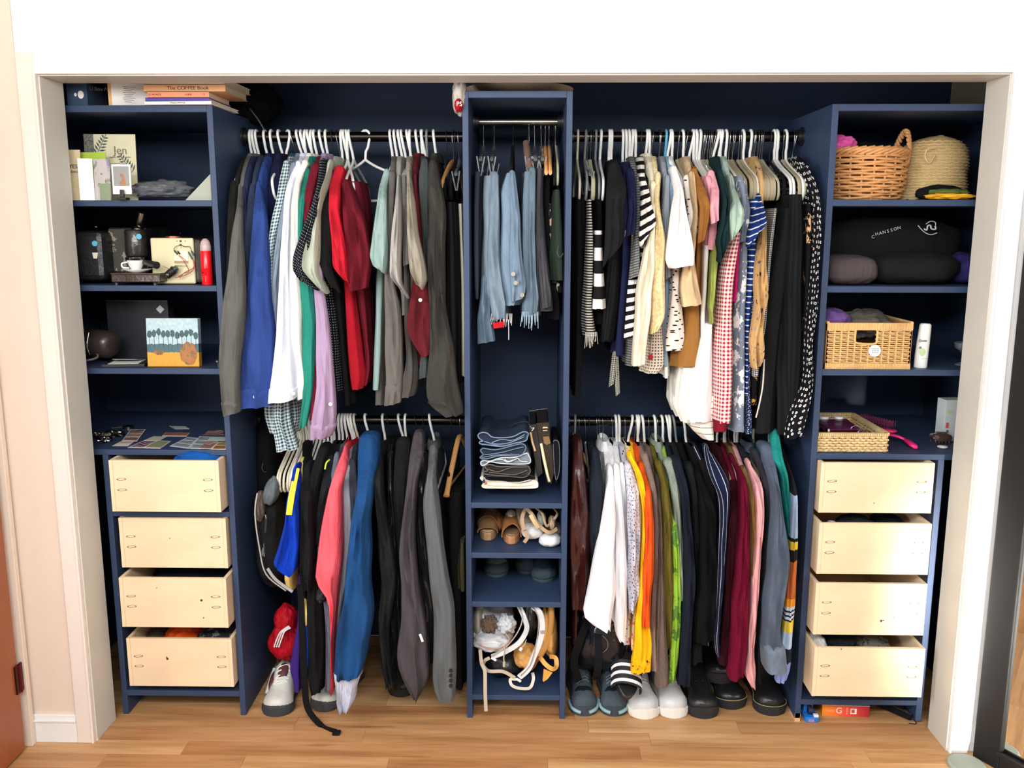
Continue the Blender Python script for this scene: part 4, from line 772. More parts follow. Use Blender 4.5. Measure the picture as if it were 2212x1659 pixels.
garment('dress', 'tan leopard print ruffled dress, upper right rod', MT('blotch', (214, 172, 112), (70, 62, 62), 48., .62, (176, 150, 128), .58), U, 1621, [(480, 1638, 1654), (520, 1636, 1655), (585, 1629, 1655), (620, 1627, 1654), (650, 1630, 1654), (690, 1626, 1650), (735, 1618, 1649), (775, 1618, 1647), (791, 1622, 1640)], y1=.0, hk='white', b=.035, fold=.18, len_=.6)
garment('blouse', 'black blouse with mustard yellow flowers under the leopard dress', MT('blotch', (28, 26, 32), (208, 150, 58), 22., .56), U, 1628, None, [(780, 1620, 1642), (830, 1620, 1640), (874, 1622, 1638)], shoulder=False, minyf=.06, yb=.3, hk='beige')
garment('blouse', 'black and white micro-check blouse left of the black dresses', MT('gingham', (214, 212, 206), (30, 30, 34), .0065), U, 1637, None, [(450, 1669, 1679), (520, 1658, 1672), (570, 1656, 1666), (700, 1640, 1660), (790, 1626, 1644), (812, 1628, 1640)], shoulder=False, minyf=.04, yb=.4, hk='beige')
garment('dress', 'long black dress with white drawstring, right part of the upper right rod', CL(34, 36, 38), U, 1645, None, [(450, 1688, 1716), (520, 1678, 1712), (620, 1656, 1706), (720, 1650, 1694), (850, 1640, 1684), (935, 1632, 1678)], shoulder=False, minyf=.03, yb=.42, hk='cream', bfold=.011, lam=.08)
dd = [o for o in COL.objects if o.name.startswith('dress')][-1]
mk('drawstring', tube(smoothpath([aty(1651, 776, .015), aty(1648, 830, .01), aty(1641, 870, .01), aty(1633, 902, .01)], 4), .0025, 6), CL(220, 214, 204), dd, smooth=True, label='pale drawstring')
garment('cardigan', 'black draped cardigan beside the dotted dress, upper right rod', MT('stripe', (36, 38, 40), (26, 28, 30), .016, .5, 'u'), U, 1672, None, [(420, 1704, 1738), (520, 1698, 1744), (620, 1690, 1742), (720, 1690, 1742), (800, 1684, 1738), (870, 1690, 1722), (940, 1690, 1706)], shoulder=False, minyf=.015, yb=.4, hk='white', bfold=.013, lam=.07)
garment('dress', 'black dress with scattered peach flowers, beside the dotted dress', MT('blotch', (28, 27, 30), (226, 178, 132), 19., .6), U, 1690, None, [(440, 1738, 1754), (520, 1738, 1756), (620, 1736, 1754), (760, 1730, 1748), (840, 1690, 1738), (862, 1690, 1712)], shoulder=False, minyf=.03, yb=.36, hk='beige')
garment('dress', 'black dress with round white dots, last on right of upper right rod', MT('dots', (24, 24, 32), (236, 234, 230), .0185, .24, .5, 1, 1, True), U, 1717, [(368, 1735, 1746), (401, 1755, 1765), (455, 1759, 1772), (520, 1757, 1772), (620, 1749, 1767), (680, 1742, 1763), (754, 1737, 1753), (830, 1735, 1755), (860, 1720, 1754), (900, 1700, 1742), (942, 1694, 1730)], y1=.0, hk='cream', b=.03, len_=.8)
row_of('white', (1352, 1372, 1402, 1451, 1475, 1504), U, 'spare white hangers, upper right rod, left half', 'white hangers in the left half of the upper right rod', lean=-.05)
row_of('white', (1497, 1555, 1605, 1678, 1697), U, 'bare-armed white hangers, upper right rod, right half', 'white hangers in the right half of the upper right rod', lean=-.06)
row_of('beige', (1521, 1582, 1595, 1630, 1642, 1713), U, 'spare beige velvet hangers, upper right rod', 'beige velvet hangers on the upper right rod', lean=-.03)
row_of('black', (1280, 1384.5, 1424.5, 1647.5, 1663), U, 'spare thin black hangers, upper right rod', 'black hangers on the upper right rod', lean=-.02)
hanger('clear', 1404, 297, U, 'clear plastic hanger above the ivory cardigan', lean=-.03); hanger('clear', 1436, 297, U, 'clear plastic hanger left of the light blue one', lean=-.03)

# ---- lower right rod
garment('jacket', 'dark oxblood leather jacket beside the centre tower, lower right rod', MT('leather', (46, 12, 12), .28), L_, 1242, [(948, 1237, 1256), (1000, 1236, 1262), (1050, 1235, 1269), (1141, 1230, 1273), (1200, 1232, 1274), (1260, 1232, 1272), (1305, 1235, 1264)], y1=.02, hk='grey', b=.05, collar=True)
garment('blazer', 'blue-black blazer under the bare wooden hanger, lower right rod', CL(36, 44, 56), L_, 1272, [(976, 1276, 1294), (1050, 1272, 1306), (1124, 1271, 1305), (1200, 1274, 1296), (1290, 1268, 1290)], y1=.02, hk='black', b=.04, cat='jacket')
def suit_hanger(label, neck, tip, z, hu):
    N_ = aty(neck[0], neck[1], .26); T_ = aty(tip[0], tip[1], .045); F_ = tuple(2 * N_[i] - T_[i] if i != 2 else T_[i] for i in range(3)); t = thing('clothes_hanger', (N_[0], RY, z), label, 'hanger')
    P = smoothpath([T_, tuple(lerp(T_[i], N_[i], .5) + (.012 if i == 2 else 0) for i in range(3)), N_, tuple(lerp(F_[i], N_[i], .5) + (.012 if i == 2 else 0) for i in range(3)), F_], 6)
    mk('arms', tube(P, [.011] + [.009] * (len(P) - 2) + [.011], 12, True, .62), HW, t, smooth=True)
    mk('bar', tube([tuple(lerp(T_[i], N_[i], .12) for i in range(3)), tuple(lerp(F_[i], N_[i], .12) for i in range(3))], .004, 8), HW, t, smooth=True)
    hx = aty(hu, 907, RY)[0]; mk('hook', tube([(hx + p[0], RY + p[1], z + p[2]) for p in hook_pts(.0205)[:-1]] + [(N_[0], N_[1], N_[2])], .0017, 6), CHR, t, smooth=True)
suit_hanger('bare wooden suit hanger at the left end of the lower right rod', (1257, 980), (1298, 1072), L_, 1250)
suit_hanger('bare wooden suit hanger beside the centre tower, lower left rod', (993, 942), (964, 1072), L_, 994)
row_of('clear', (1263, 1288, 1293), L_, 'clear clip hangers at left of the lower right rod', 'clear hangers on the lower right rod', lean=-.06)
garment('shirt', 'bright white long-sleeved shirt, widest of the white ones, lower right', CL(250, 250, 252), L_, 1301, [(1012, 1309, 1324), (1075, 1308, 1328), (1124, 1299, 1330), (1173, 1289, 1328), (1246, 1274, 1328), (1269, 1269, 1329), (1300, 1263, 1326), (1325, 1259, 1323), (1340, 1282, 1320), (1351, 1306, 1318)], y1=-.04, hk='clip', b=.05, collar=True)
garment('shirt', 'second white long-sleeved shirt with longer sleeve, lower right', CL(246, 246, 249), L_, 1312, [(1009, 1324, 1338), (1050, 1324, 1341), (1124, 1329, 1348), (1246, 1326, 1355), (1295, 1329, 1354), (1342, 1324, 1353), (1362, 1328, 1351), (1378, 1337, 1350)], y1=-.015, hk='black', b=.035)
garment('shirt', 'white collarless shirt squeezed left of the polka dot blouse', CL(238, 238, 242), L_, 1321, [(1008, 1337, 1348), (1100, 1341, 1355), (1240, 1347, 1357), (1300, 1348, 1356)], y1=.03, hk='beige')
garment('blouse', 'pale grey ruffled blouse with small black dots, lower right', MT('dots', (212, 210, 222), (36, 36, 40), .013, .17, .75), L_, 1337, [(1005, 1347, 1364), (1051, 1353, 1379), (1124, 1354, 1382), (1197, 1354, 1382), (1235, 1352, 1378), (1257, 1352, 1384), (1275, 1356, 1382), (1300, 1354, 1374), (1314, 1357, 1370)], y1=-.01, b=.035, fold=.16)
garment('blouse', 'cream floral blouse with pink print, left of the yellow one', MT('blotch', (246, 226, 176), (226, 110, 110), 42., .58), L_, 1349, [(1015, 1362, 1374), (1063, 1374, 1386), (1124, 1378, 1388), (1250, 1376, 1386), (1370, 1362, 1376), (1400, 1364, 1374)], y1=.02, hk='beige')
garment('top', 'bright yellow long top with black print near its hem, lower right', CL(252, 190, 24), L_, 1364, [(983, 1353, 1366), (1026, 1375, 1390), (1100, 1386, 1398), (1173, 1384, 1396), (1246, 1380, 1392), (1269, 1378, 1394), (1342, 1371, 1403), (1391, 1367, 1406), (1446, 1364, 1404)], y1=-.01, b=.035, fold=.13, cuff=(28, MT('blotch', (252, 178, 22), (40, 30, 20), 90., .6)))
garment('top', 'burnt orange long-sleeved top, lower right rod', CL(226, 86, 28), L_, 1372, [(1005, 1376, 1393), (1051, 1390, 1405), (1124, 1392, 1412), (1246, 1387, 1412), (1269, 1385, 1406), (1346, 1385, 1404)], y1=-.03, hk='beige', b=.035)
garment('sweater', 'light taupe sweater sleeve right of the orange top', MT('knit', (170, 146, 134)), L_, 1379, [(985, 1384, 1400), (1051, 1404, 1417), (1124, 1409, 1425), (1246, 1409, 1427), (1269, 1406, 1422), (1342, 1402, 1421), (1441, 1405, 1424)], y1=.0, hk='white', b=.03)
garment('sweater', 'darker brown taupe cardigan left of the olive sweater', MT('knit', (134, 114, 104)), L_, 1388, [(1030, 1412, 1424), (1124, 1422, 1430), (1220, 1420, 1432), (1269, 1419, 1434), (1342, 1416, 1437), (1440, 1416, 1444), (1475, 1414, 1444)], y1=-.02, b=.035, hk='white')
garment('sweater', 'olive green knitted sweater, lower right rod', MT('knit', (130, 116, 48)), L_, 1400, [(1000, 1412, 1430), (1051, 1427, 1444), (1124, 1424, 1453), (1246, 1424, 1456), (1293, 1427, 1454), (1391, 1436, 1448)], y1=.0, b=.04, hk='beige')
garment('shirt', 'sage grey-green shirt with shoulder visible, lower right rod', CL(150, 162, 146), L_, 1414, [(998, 1430, 1456), (1020, 1440, 1462), (1039, 1444, 1466), (1100, 1453, 1471), (1246, 1458, 1476), (1290, 1464, 1475)], y1=.0, b=.035, collar=True)
garment('dress', 'narrow forest green to lime tie-dye dress, lower right rod', MT('blotch', (158, 204, 62), (86, 128, 52), 18., .54), L_, 1419, [(1070, 1446, 1457), (1200, 1452, 1468), (1293, 1453, 1470), (1354, 1448, 1471), (1415, 1446, 1465), (1470, 1443, 1458)], y1=-.02, hk='beige', b=.02)
garment('coat', 'long navy-black coat right of the sage shirt, lower right rod', CL(30, 38, 54), L_, 1430, [(995, 1446, 1471), (1051, 1463, 1486), (1124, 1470, 1492), (1246, 1473, 1503), (1293, 1470, 1498), (1366, 1466, 1493), (1468, 1461, 1490)], y1=-.01, b=.05, cat='jacket')
garment('shirt', 'black shirt right of the navy-black coat, lower right rod', CL(34, 38, 42), L_, 1441, [(1007, 1475, 1498), (1051, 1489, 1505), (1124, 1490, 1508), (1246, 1499, 1512), (1340, 1496, 1514), (1425, 1490, 1516)], y1=.02, b=.035)
garment('coat', 'deep black velvet coat, widest dark garment on lower right rod', CL(16, 16, 18), L_, 1455, [(1020, 1494, 1516), (1060, 1500, 1532), (1100, 1506, 1545), (1170, 1506, 1546), (1246, 1501, 1548), (1300, 1496, 1546), (1374, 1491, 1541)], y1=.0, b=.055, cat='jacket', hk='grey')
garment('jacket', 'dark bomber jacket glimpsed behind the striped navy shirt', CL(30, 28, 26), L_, 1476, [(1000, 1510, 1530), (1060, 1522, 1546), (1140, 1530, 1552)], y1=.04, hk='white')
garment('shirt', 'navy shirt with thin white piping stripes, lower right rod', MT('stripe', (28, 36, 68), (232, 236, 244), .03, .08, 'u', .3), L_, 1484, [(968, 1517, 1532), (1002, 1524, 1556), (1039, 1536, 1575), (1062, 1550, 1576), (1124, 1552, 1572), (1246, 1546, 1564), (1293, 1544, 1559), (1366, 1536, 1554), (1408, 1545, 1551)], y1=-.03, b=.045, hk='wood')
garment('dress', 'very dark burgundy long dress left of the maroon knit', CL(66, 12, 28), L_, 1537, [(1045, 1574, 1595), (1124, 1568, 1594), (1246, 1562, 1589), (1318, 1557, 1577), (1426, 1549, 1572)], y1=.0, b=.035, hk='beige')
garment('sweater', 'maroon ribbed knit sweater, lower right rod', MT('knit', (136, 20, 54)), L_, 1548, [(990, 1573, 1588), (1026, 1592, 1612), (1100, 1594, 1617), (1173, 1588, 1617), (1246, 1580, 1617), (1293, 1574, 1617), (1391, 1571, 1612), (1456, 1570, 1605)], y1=-.02, b=.045)
garment('sweater', 'camel brown cardigan between maroon and pink, lower right', MT('knit', (184, 138, 82)), L_, 1563, [(1015, 1596, 1612), (1051, 1612, 1627), (1100, 1614, 1632), (1150, 1617, 1636), (1200, 1615, 1631), (1252, 1615, 1626)], y1=.0, b=.03)
garment('shirt', 'dusty pink long-sleeved shirt with flared pale cuff, lower right', CL(236, 172, 172), L_, 1570, [(1000, 1607, 1622), (1039, 1623, 1646), (1100, 1631, 1651), (1173, 1627, 1644), (1246, 1620, 1640), (1293, 1617, 1637), (1366, 1612, 1632), (1415, 1611, 1627), (1440, 1602, 1631), (1462, 1608, 1632), (1477, 1618, 1632)], y1=-.02, b=.035, hk='beige', fold=.13)
garment('jacket', 'charcoal long jacket between the pink shirt and denim jacket', CL(54, 55, 62), L_, 1584, [(976, 1618, 1637), (1026, 1643, 1663), (1124, 1648, 1667), (1246, 1641, 1660), (1342, 1633, 1648), (1440, 1630, 1644), (1465, 1633, 1641)], y1=.01, b=.035)
garment('jacket', 'dark blue-grey denim jacket with turned-up cuff, lower right rod', DN(82, 94, 112), L_, 1608, [(963, 1634, 1668), (1026, 1654, 1679), (1063, 1662, 1686), (1124, 1663, 1693), (1197, 1656, 1704), (1246, 1656, 1701), (1293, 1646, 1691), (1366, 1644, 1683), (1391, 1643, 1691)], y1=-.06, b=.055, hk='beige', fold=.08, collar=True)
dj = [o for o in COL.objects if o.name.startswith('jacket')][-1]
mk('cuff', sleeve_geo([(1388, 1641, 1694), (1410, 1642, 1696), (1434, 1644, 1697)], -.06, -.06, N=8, b=.074, fold=.02, seed=3, drop=.001), DN(110, 124, 140), dj, smooth=True, label='turned-up paler denim cuff')
garment('shirt', 'turquoise teal shirt left of the multicolour striped sweater', CL(36, 156, 146), L_, 1625, [(935, 1661, 1682), (990, 1666, 1690), (1026, 1683, 1702), (1100, 1690, 1707), (1175, 1697, 1704)], y1=.0, b=.025, hk='white')
st = ((0, (36, 36, 42)), (.02, (236, 206, 70)), (.05, (38, 40, 52)), (.065, (140, 158, 216)), (.195, (38, 40, 46)), (.262, (190, 212, 238)), (.337, (240, 208, 76)), (.387, (38, 44, 60)), (.397, (214, 222, 236)), (.407, (38, 44, 60)), (.417, (214, 222, 236)), (.427, (38, 44, 60)), (.437, (214, 222, 236)), (.452, (246, 160, 44)), (.485, (196, 104, 54)), (.65, (36, 36, 38)), (.702, (242, 208, 60)), (.735, (36, 36, 38)), (.752, (168, 186, 216)), (.93, (34, 34, 36)))
ms = garment('sweater', 'multicolour striped sweater in orange, yellow, black and blue, lower right rod', MT('bands', tuple((p, c) for p, c in st), .085, .845), L_, 1683, [(1005, 1694, 1704), (1026, 1702, 1714), (1051, 1706, 1721), (1100, 1706, 1723), (1173, 1702, 1723), (1246, 1697, 1719), (1293, 1694, 1718), (1342, 1689, 1713), (1391, 1685, 1710), (1440, 1676, 1707), (1466, 1673, 1697)], y1=-.03, b=.03)
row_of('white', (1330, 1376, 1446), L_, 'bare-armed white hangers, left half of the lower right rod', 'white hangers in the left half of the lower right rod', lean=-.08)
row_of('white', (1563, 1591, 1660), L_, 'spare white hangers near the striped sweater, lower right rod', 'white hangers near the right end of the lower right rod', lean=-.08)
row_of('beige', (1545, 1601), L_, 'two spare beige hangers right half of the lower right rod', 'beige hangers in the right half of the lower right rod', lean=-.06)

# ================================================================= SOFT AND SMALL THINGS
from mathutils import noise as NZ
def blob(c, rx, ry, rz, amp=.15, fr=2.2, seed=0, nu=36, nv=22, flat=0.0, ridged=True, yaw=0, pitch=0, roll=0, pw=1.0):
    R = []; Rm = Matrix.Rotation(yaw, 3, 'Z') @ Matrix.Rotation(pitch, 3, 'X') @ Matrix.Rotation(roll, 3, 'Y')
    for i in range(nv + 1):
        ph = math.pi * (i + .02) / (nv + .04); ring = []
        for j in range(nu):
            th = 2 * math.pi * j / nu; d = Vector((math.sin(ph) * math.cos(th), math.sin(ph) * math.sin(th), math.cos(ph)))
            q = Vector(tuple(math.copysign(abs(k) ** pw, k) for k in d)); p_ = d * fr + Vector((seed * 7.3, seed * 3.1, seed))
            n = NZ.noise(p_); n2 = 1 - 2 * abs(NZ.noise(p_ * 1.9 + Vector((5, 5, 5)))) if ridged else 0
            m_ = 1 + amp * (n * 1.3 + n2 * .55 - .3); v = Vector((q.x * rx * m_, q.y * ry * m_, max(q.z * m_, -1 + flat) * rz)); v = Rm @ v
            ring.append((c[0] + v.x, c[1] + v.y, c[2] + v.z))
        R.append(ring)
    return rings(R)
def soft(name, label, cat, c, rx, ry, rz, mat, amp=.15, fr=2.2, seed=1, pn='cloth', group=None, **k):
    return mk(name, blob(c, rx, ry, rz, amp, fr, seed, **k), mat, None, (c[0], c[1], c[2] - rz), smooth=True, label=label, cat=cat, group=group)
def strap(name, pts, w, th, mat, parent, k=6, label=None, up=(0, -1, 0)):
    """flat webbing along a path; up = face normal"""
    P = [Vector(p) for p in smoothpath(pts, k)]; V = []; F = []; N = Vector(up).normalized()
    for i, p in enumerate(P):
        t = (P[min(i + 1, len(P) - 1)] - P[max(i - 1, 0)]).normalized(); s = t.cross(N)
        if s.length < .1: s = Vector((1, 0, 0))
        s.normalize(); nn = s.cross(t).normalized()
        for a, b in ((-1, -1), (1, -1), (1, 1), (-1, 1)): V.append(tuple(p + s * (a * w / 2) + nn * (b * th / 2)))
    for i in range(len(P) - 1):
        for j in range(4): F.append((i * 4 + j, i * 4 + (j + 1) % 4, i * 4 + 4 + (j + 1) % 4, i * 4 + 4 + j))
    F += [(3, 2, 1, 0), tuple((len(P) - 1) * 4 + j for j in range(4))]
    return mk(name, (V, F), mat, parent, smooth=False, label=label)
def bez(pts): return smoothpath(pts, 6)

# ---------------------------------------------------------------- shoes (toe towards the room)
def shoe(label, tx, ty, yaw, L, W, H, up, sole, kind='sneaker', z0=0, cat='shoe', name='sneaker', th=.022, cap=None, lace=None, liner=None, pitch=0, stitch=None, band=None):
    t = thing(name, (tx, ty, z0), label, cat); R0 = Matrix.Translation((tx, ty, z0)) @ Matrix.Rotation(yaw, 4, 'Z') @ Matrix.Rotation(pitch, 4, 'X')
    def wd(s): return W / 2 * (math.sqrt(max(0, 1 - (1 - min(s / .16, 1)) ** 2)) * .96 + .04 if s < .16 else (1 - .22 * math.sin(math.pi * min(1, (s - .16) / .62)) if s < .78 else 1 - .12 - .0 * s)) * (1 if s < .9 else math.sqrt(max(.05, 1 - ((s - .9) / .1) ** 2 * .8)))
    def ht(s):
        if kind == 'boot': top = [(0, .30), (.08, .42), (.25, .5), (.42, .66), (.5, 1.0), (.56, 1.6), (.62, 2.3), (1, 2.3)]
        else: top = [(0, .30), (.06, .45), (.2, .56), (.4, .72), (.55, .98), (.62, 1.05), (.8, .95), (1, 1.08)]
        for a, b in zip(top, top[1:]):
            if a[0] <= s <= b[0]: q = (s - a[0]) / (b[0] - a[0]); q = q * q * (3 - 2 * q); return H * lerp(a[1], b[1], q)
    S_ = [0, .01, .03, .06, .1, .16, .25, .35, .45, .52, .58, .64, .72, .82, .9, .95, .99]
    R = []; n = 22
    for s in S_:
        w = wd(s); h = ht(s); ring = []
        for j in range(n):
            a = 2 * math.pi * j / n; cx, cz = math.cos(a), math.sin(a)
            zz = th + (h * max(0, cz) ** (.75 if s < .5 else .5) if cz > 0 else -.004)
            taper = 1 - (.34 if s > .45 or kind == 'boot' and s > .35 else .12) * max(0, cz) ** 2
            ring.append((w * math.copysign(abs(cx) ** .8, cx) * taper * .97, s * L, zz))
        R.append(ring)
    g = xf(rings(R), R0); u_ = mk('upper', g, up, t, smooth=True)
    R = []
    for s in S_:
        w = wd(s) * 1.05; y_ = s * L - (.004 if s < .1 else 0)
        R.append([(x_ * w, y_ + dy, z_) for x_, dy, z_ in ((-1, 0, th * 1.05 + (.006 if s < .05 else 0)), (-1.03, 0, th * .5), (-.97, 0, .002), (-.8, 0, 0), (.8, 0, 0), (.97, 0, .002), (1.03, 0, th * .5), (1, 0, th * 1.05 + (.006 if s < .05 else 0)))])
    mk('sole', xf(rings(R), R0), sole, t, smooth=False, bevel=.001)
    if stitch:
        P = [(wd(s) * 1.04 * e, s * L - .004, th * 1.1 + .001) for e, ss in ((-1, S_[::-1][6:]), (1, S_[:-6])) for s in ss]
        mk('welt_stitch', xf(tube(P, .0014, 5), R0), stitch, t, label='yellow welt stitching')
    if kind != 'slide':                                     # collar opening
        zc = th + ht(.8) * (.97 if kind == 'boot' else .86); col = [(.30 * W * math.cos(2 * math.pi * j / 20), L * .77 + L * .17 * math.sin(2 * math.pi * j / 20), zc + .012 * math.sin(2 * math.pi * j / 20) + (0 if kind == 'boot' else .010 * math.cos(4 * math.pi * j / 20))) for j in range(21)]
        mk('collar', xf(tube(col, .0065, 8), R0), liner or up, t, smooth=True)
        mk('lining', xf(rings([[(p[0] * .9, L * .77 + (p[1] - L * .77) * .9, p[2] + .003) for p in col[:-1]], [(p[0] * .7, L * .77 + (p[1] - L * .77) * .8, p[2] - .012) for p in col[:-1]]], cap0=False), R0), MT('cloth', (34, 34, 36)), t, smooth=True)
    if cap: 
        R = []
        for s in (0, .01, .03, .06, .1, .15, .2):
            w = wd(s) * 1.035; h = min(ht(s) * .8, H * .40) * (1 - .35 * s / .2); R.append([(w * math.cos(math.pi * j / 12) , s * L - .0035, th * .8 + h * math.sin(math.pi * j / 12) ** .8 + .001) for j in range(13)])
        mk('toe_cap', xf(rings(R, closed=False, cap0=True, cap1=False), R0), cap, t, smooth=True)
    if lace:
        mk('tongue', xf(blob((0, L * .5, th + ht(.5) * .92), W * .17, L * .13, .010, .05, 2, 1, 20, 12, pitch=.5), R0), liner or up, t, smooth=True)
        g = []
        for k in range(5):
            s = .32 + .055 * k; hh = th + ht(s) + .003; w = W * .22
            g.append(tube([(-w, s * L, hh - .010), (-w * .5, s * L - .002, hh + .001), (w * .5, s * L + .010, hh + .001), (w, s * L + .010, hh - .008)], .0028, 6))
        mk('laces', xf(join(*g), R0), lace, t, smooth=True)
    return t, R0
WL = MT('leather', (214, 208, 190), .5); MR = MT('leather', (84, 44, 48), .5); DSOLE = MT('paint', (52, 54, 58), .7); WC = MT('leather', (226, 226, 224), .45); WS = MT('paint', (222, 218, 208), .6); BKL = MT('leather', (28, 28, 30), .38); BKS = MT('paint', (34, 35, 37), .65)
a = shoe('white and maroon lace-up sneaker, left one of the pair in the left corner', -.838, -.005, .06, .27, .105, .082, WL, DSOLE, cap=DSOLE, lace=WS, liner=MR)
mk('side_stripe', xf(tube([(-.052, .10, .03), (-.05, .15, .05), (-.043, .19, .075)], .006, 6, True, .5), a[1]), WC, a[0]); mk('side_panel', xf(blob((-.036, .16, .045), .016, .07, .03, .05), a[1]), MR, a[0], smooth=True, label='maroon side panel')
a = shoe('white and black lace-up sneaker behind the hanging black strap', -.70, .03, -.28, .27, .10, .078, WL, DSOLE, cap=DSOLE, lace=WS, liner=MR); mk('side_panel', xf(blob((.034, .15, .04), .016, .08, .028, .05), a[1]), BKL, a[0], smooth=True, label='black side panel')
shoe('lone black shoe in the shadow under the black jackets', -.435, .13, .1, .26, .095, .07, BKL, BKS, name='black_shoe')
TE = MT('cloth', (84, 96, 104)); TEP = MT('paint', (130, 164, 170), .5); TED = MT('paint', (54, 62, 68), .7)
for k, (tx, lb) in enumerate(((.198, 'grey and pale teal running shoe nearest the centre tower'), (.297, 'grey and pale teal running shoe beside the white sneaker'))):
    a = shoe(lb, tx, .02 + .0 * k, .04 - .05 * k, .265, .095, .078, TE, TED, lace=MT('cloth', (120, 140, 150)), name='running_shoe', th=.026)
    for s in (-1, 1): mk('toe_guard', xf(tube(smoothpath([(s * .014, -.006, .016), (s * .032, .002, .020), (s * .044, .022, .022), (s * .049, .06, .024)], 4), .006, 7), a[1]), TEP, a[0], smooth=True, label='pale teal sole edge')
    mk('toe_overlay', xf(blob((0, .052, .058), .03, .03, .012, .05, pitch=.3), a[1]), MT('cloth', (36, 40, 44)), a[0], smooth=True, label='black mesh toe panel')
shoe('white sneaker with the striped slide resting on top of it', .402, .005, .10, .27, .108, .078, WC, WS, lace=WC, name='white_sneaker', th=.028)
shoe('white sneaker beside the black loafer, laces hidden by the brown sleeve', .498, .012, .04, .27, .104, .080, WC, WS, lace=WC, name='white_sneaker', th=.028)
a = shoe('chunky black loafer with metal snaffle, in front on the floor', .598, .012, .02, .27, .106, .074, BKL, BKS, name='loafer', th=.032)
mk('snaffle', xf(box(-.014, .014, .098, .106, .076, .084), a[1]), CHR, a[0], bevel=.002, label='chrome snaffle'); mk('apron_seam', xf(tube(smoothpath([(-.032, .12, .078), (-.033, .07, .068), (-.018, .032, .062), (.018, .032, .062), (.033, .07, .068), (.032, .12, .078)], 5), .0028, 6), a[1]), BKS, a[0], smooth=True)
a = shoe('chunky black loafer stacked behind, tilted over the other shoes', .672, .13, -.05, .26, .105, .072, BKL, BKS, name='loafer', th=.030, z0=.062)
mk('snaffle', xf(box(-.014, .014, .098, .106, .072, .080), a[1]), CHR, a[0], bevel=.002, label='chrome snaffle')
STI = MT('paint', (150, 138, 88), .6)
shoe('black lace-up boot with yellow welt stitching, lying behind the loafer', .706, .072, .08, .28, .112, .062, BKL, BKS, name='boot', cat='boot', th=.030, stitch=STI)
a = shoe('tall black chelsea boot with yellow welt stitching, right end', .828, .035, -.04, .28, .106, .085, BKL, BKS, kind='boot', name='chelsea_boot', cat='boot', th=.030, stitch=STI); mk('elastic_gusset', xf(blob((-.034, .185, .13), .006, .03, .045, .02), a[1]), MT('knit', (30, 30, 32)), a[0], smooth=True)
# striped pool slide standing on the white sneaker
sl_ = thing('slide_sandal', aty(1362, 1500, -.02), 'black slide sandal with white stripes, perched on the white sneaker', 'sandal')
c0 = aty(1358, 1468, .0); Rs = Matrix.Translation(c0) @ Matrix.Rotation(.36, 4, 'Y') @ Matrix.Rotation(.55, 4, 'X') @ Matrix.Rotation(.10, 4, 'Z')
foot = []
for zz in (0, .006, .016, .022):
    foot.append([((.047 - .006 * (abs(math.sin(th_)) ** 3)) * math.cos(th_) * (1 if zz not in (0, .022) else .95), .075 * math.sin(th_) * 1.5 * (1 if zz not in (0, .022) else .97) + .05, zz - .03) for th_ in [2 * math.pi * j / 28 for j in range(28)]])
mk('footbed', xf(rings(foot), Rs), BKL, sl_, smooth=False, bevel=.002)
def arch(y0, y1, r=.052, h=.050, n=14, lift=0):
    A_ = [[(-r * math.cos(math.pi * k / n), yy, -.026 + (h + lift) * math.sin(math.pi * k / n) ** .7) for k in range(n + 1)] for yy in (y0, y1)]
    B_ = [[(-(r - .004) * math.cos(math.pi * k / n), yy, -.026 + (h + lift - .005) * math.sin(math.pi * k / n) ** .7) for k in range(n + 1)] for yy in (y1, y0)]
    return rings([A_[0], A_[1], B_[0], B_[1], A_[0]], closed=False, cap0=False, cap1=False)
mk('strap_band', xf(arch(-.028, .058), Rs), MT('leather', (34, 34, 38), .5), sl_, smooth=True)
for k in range(3): mk('stripe', xf(arch(-.022 + .028 * k, -.011 + .028 * k, .0525, .051), Rs), MT('paint', (240, 240, 240), .5), sl_, smooth=True, label='white stripe')

# ---------------------------------------------------------------- bags on the floor and on the left wall panel
bb_ = thing('tote_bag', (.275, .12, .10), 'glossy black bag with a wide black strap, above the running shoes', 'bag')
GB = MT('leather', (20, 22, 28), .14)
mk('bag_body', blob((.275, .16, .225), .115, .09, .125, .14, 2.0, 5, 44, 28, pw=.8, roll=.12), GB, bb_, smooth=True)
strap('shoulder_strap', [aty(1250, 1470, .08), aty(1240, 1430, .07), aty(1252, 1385, .07), aty(1268, 1345, .1), aty(1275, 1320, .14)], .026, .004, MT('cloth', (30, 34, 34)), bb_)
strap('front_strap', [aty(1290, 1356, .09), aty(1292, 1390, .055), aty(1293, 1430, .055), aty(1288, 1462, .08)], .024, .004, MT('cloth', (32, 34, 38)), bb_)
mk('lining_patch', blob(aty(1268, 1362, .10), .014, .006, .016, .1), MT('cloth', (140, 162, 178)), bb_, smooth=True, label='pale blue lining corner')
mk('seam_piping', tube(smoothpath([aty(1302, 1373, .062), aty(1312, 1385, .058), aty(1312, 1400, .058), aty(1302, 1410, .06)], 5), .0022, 6), MT('leather', (90, 92, 98), .3), bb_, smooth=True)
rb = thing('drawstring_bag', aty(610, 1420, .12), 'crumpled red sports bag with three white stripes above the sneaker', 'bag')
RD = MT('cloth', (190, 14, 34), .6, 2.0)
mk('bag_body', blob(aty(614, 1385, .14), .050, .055, .066, .10, 1.7, 3, 60, 40), RD, rb, smooth=True); mk('bag_neck', blob(aty(618, 1338, .155), .040, .048, .056, .10, 1.9, 6, 54, 36), RD, rb, smooth=True)
for k in range(3):
    strap('white_stripe', [aty(592 + 5 * k, 1398, .080), aty(599 + 5 * k, 1378, .078), aty(607 + 4 * k, 1364, .080), aty(624 + 2 * k, 1352 + 2 * k, .090)], .0042, .002, WC, rb, label='white stripe')
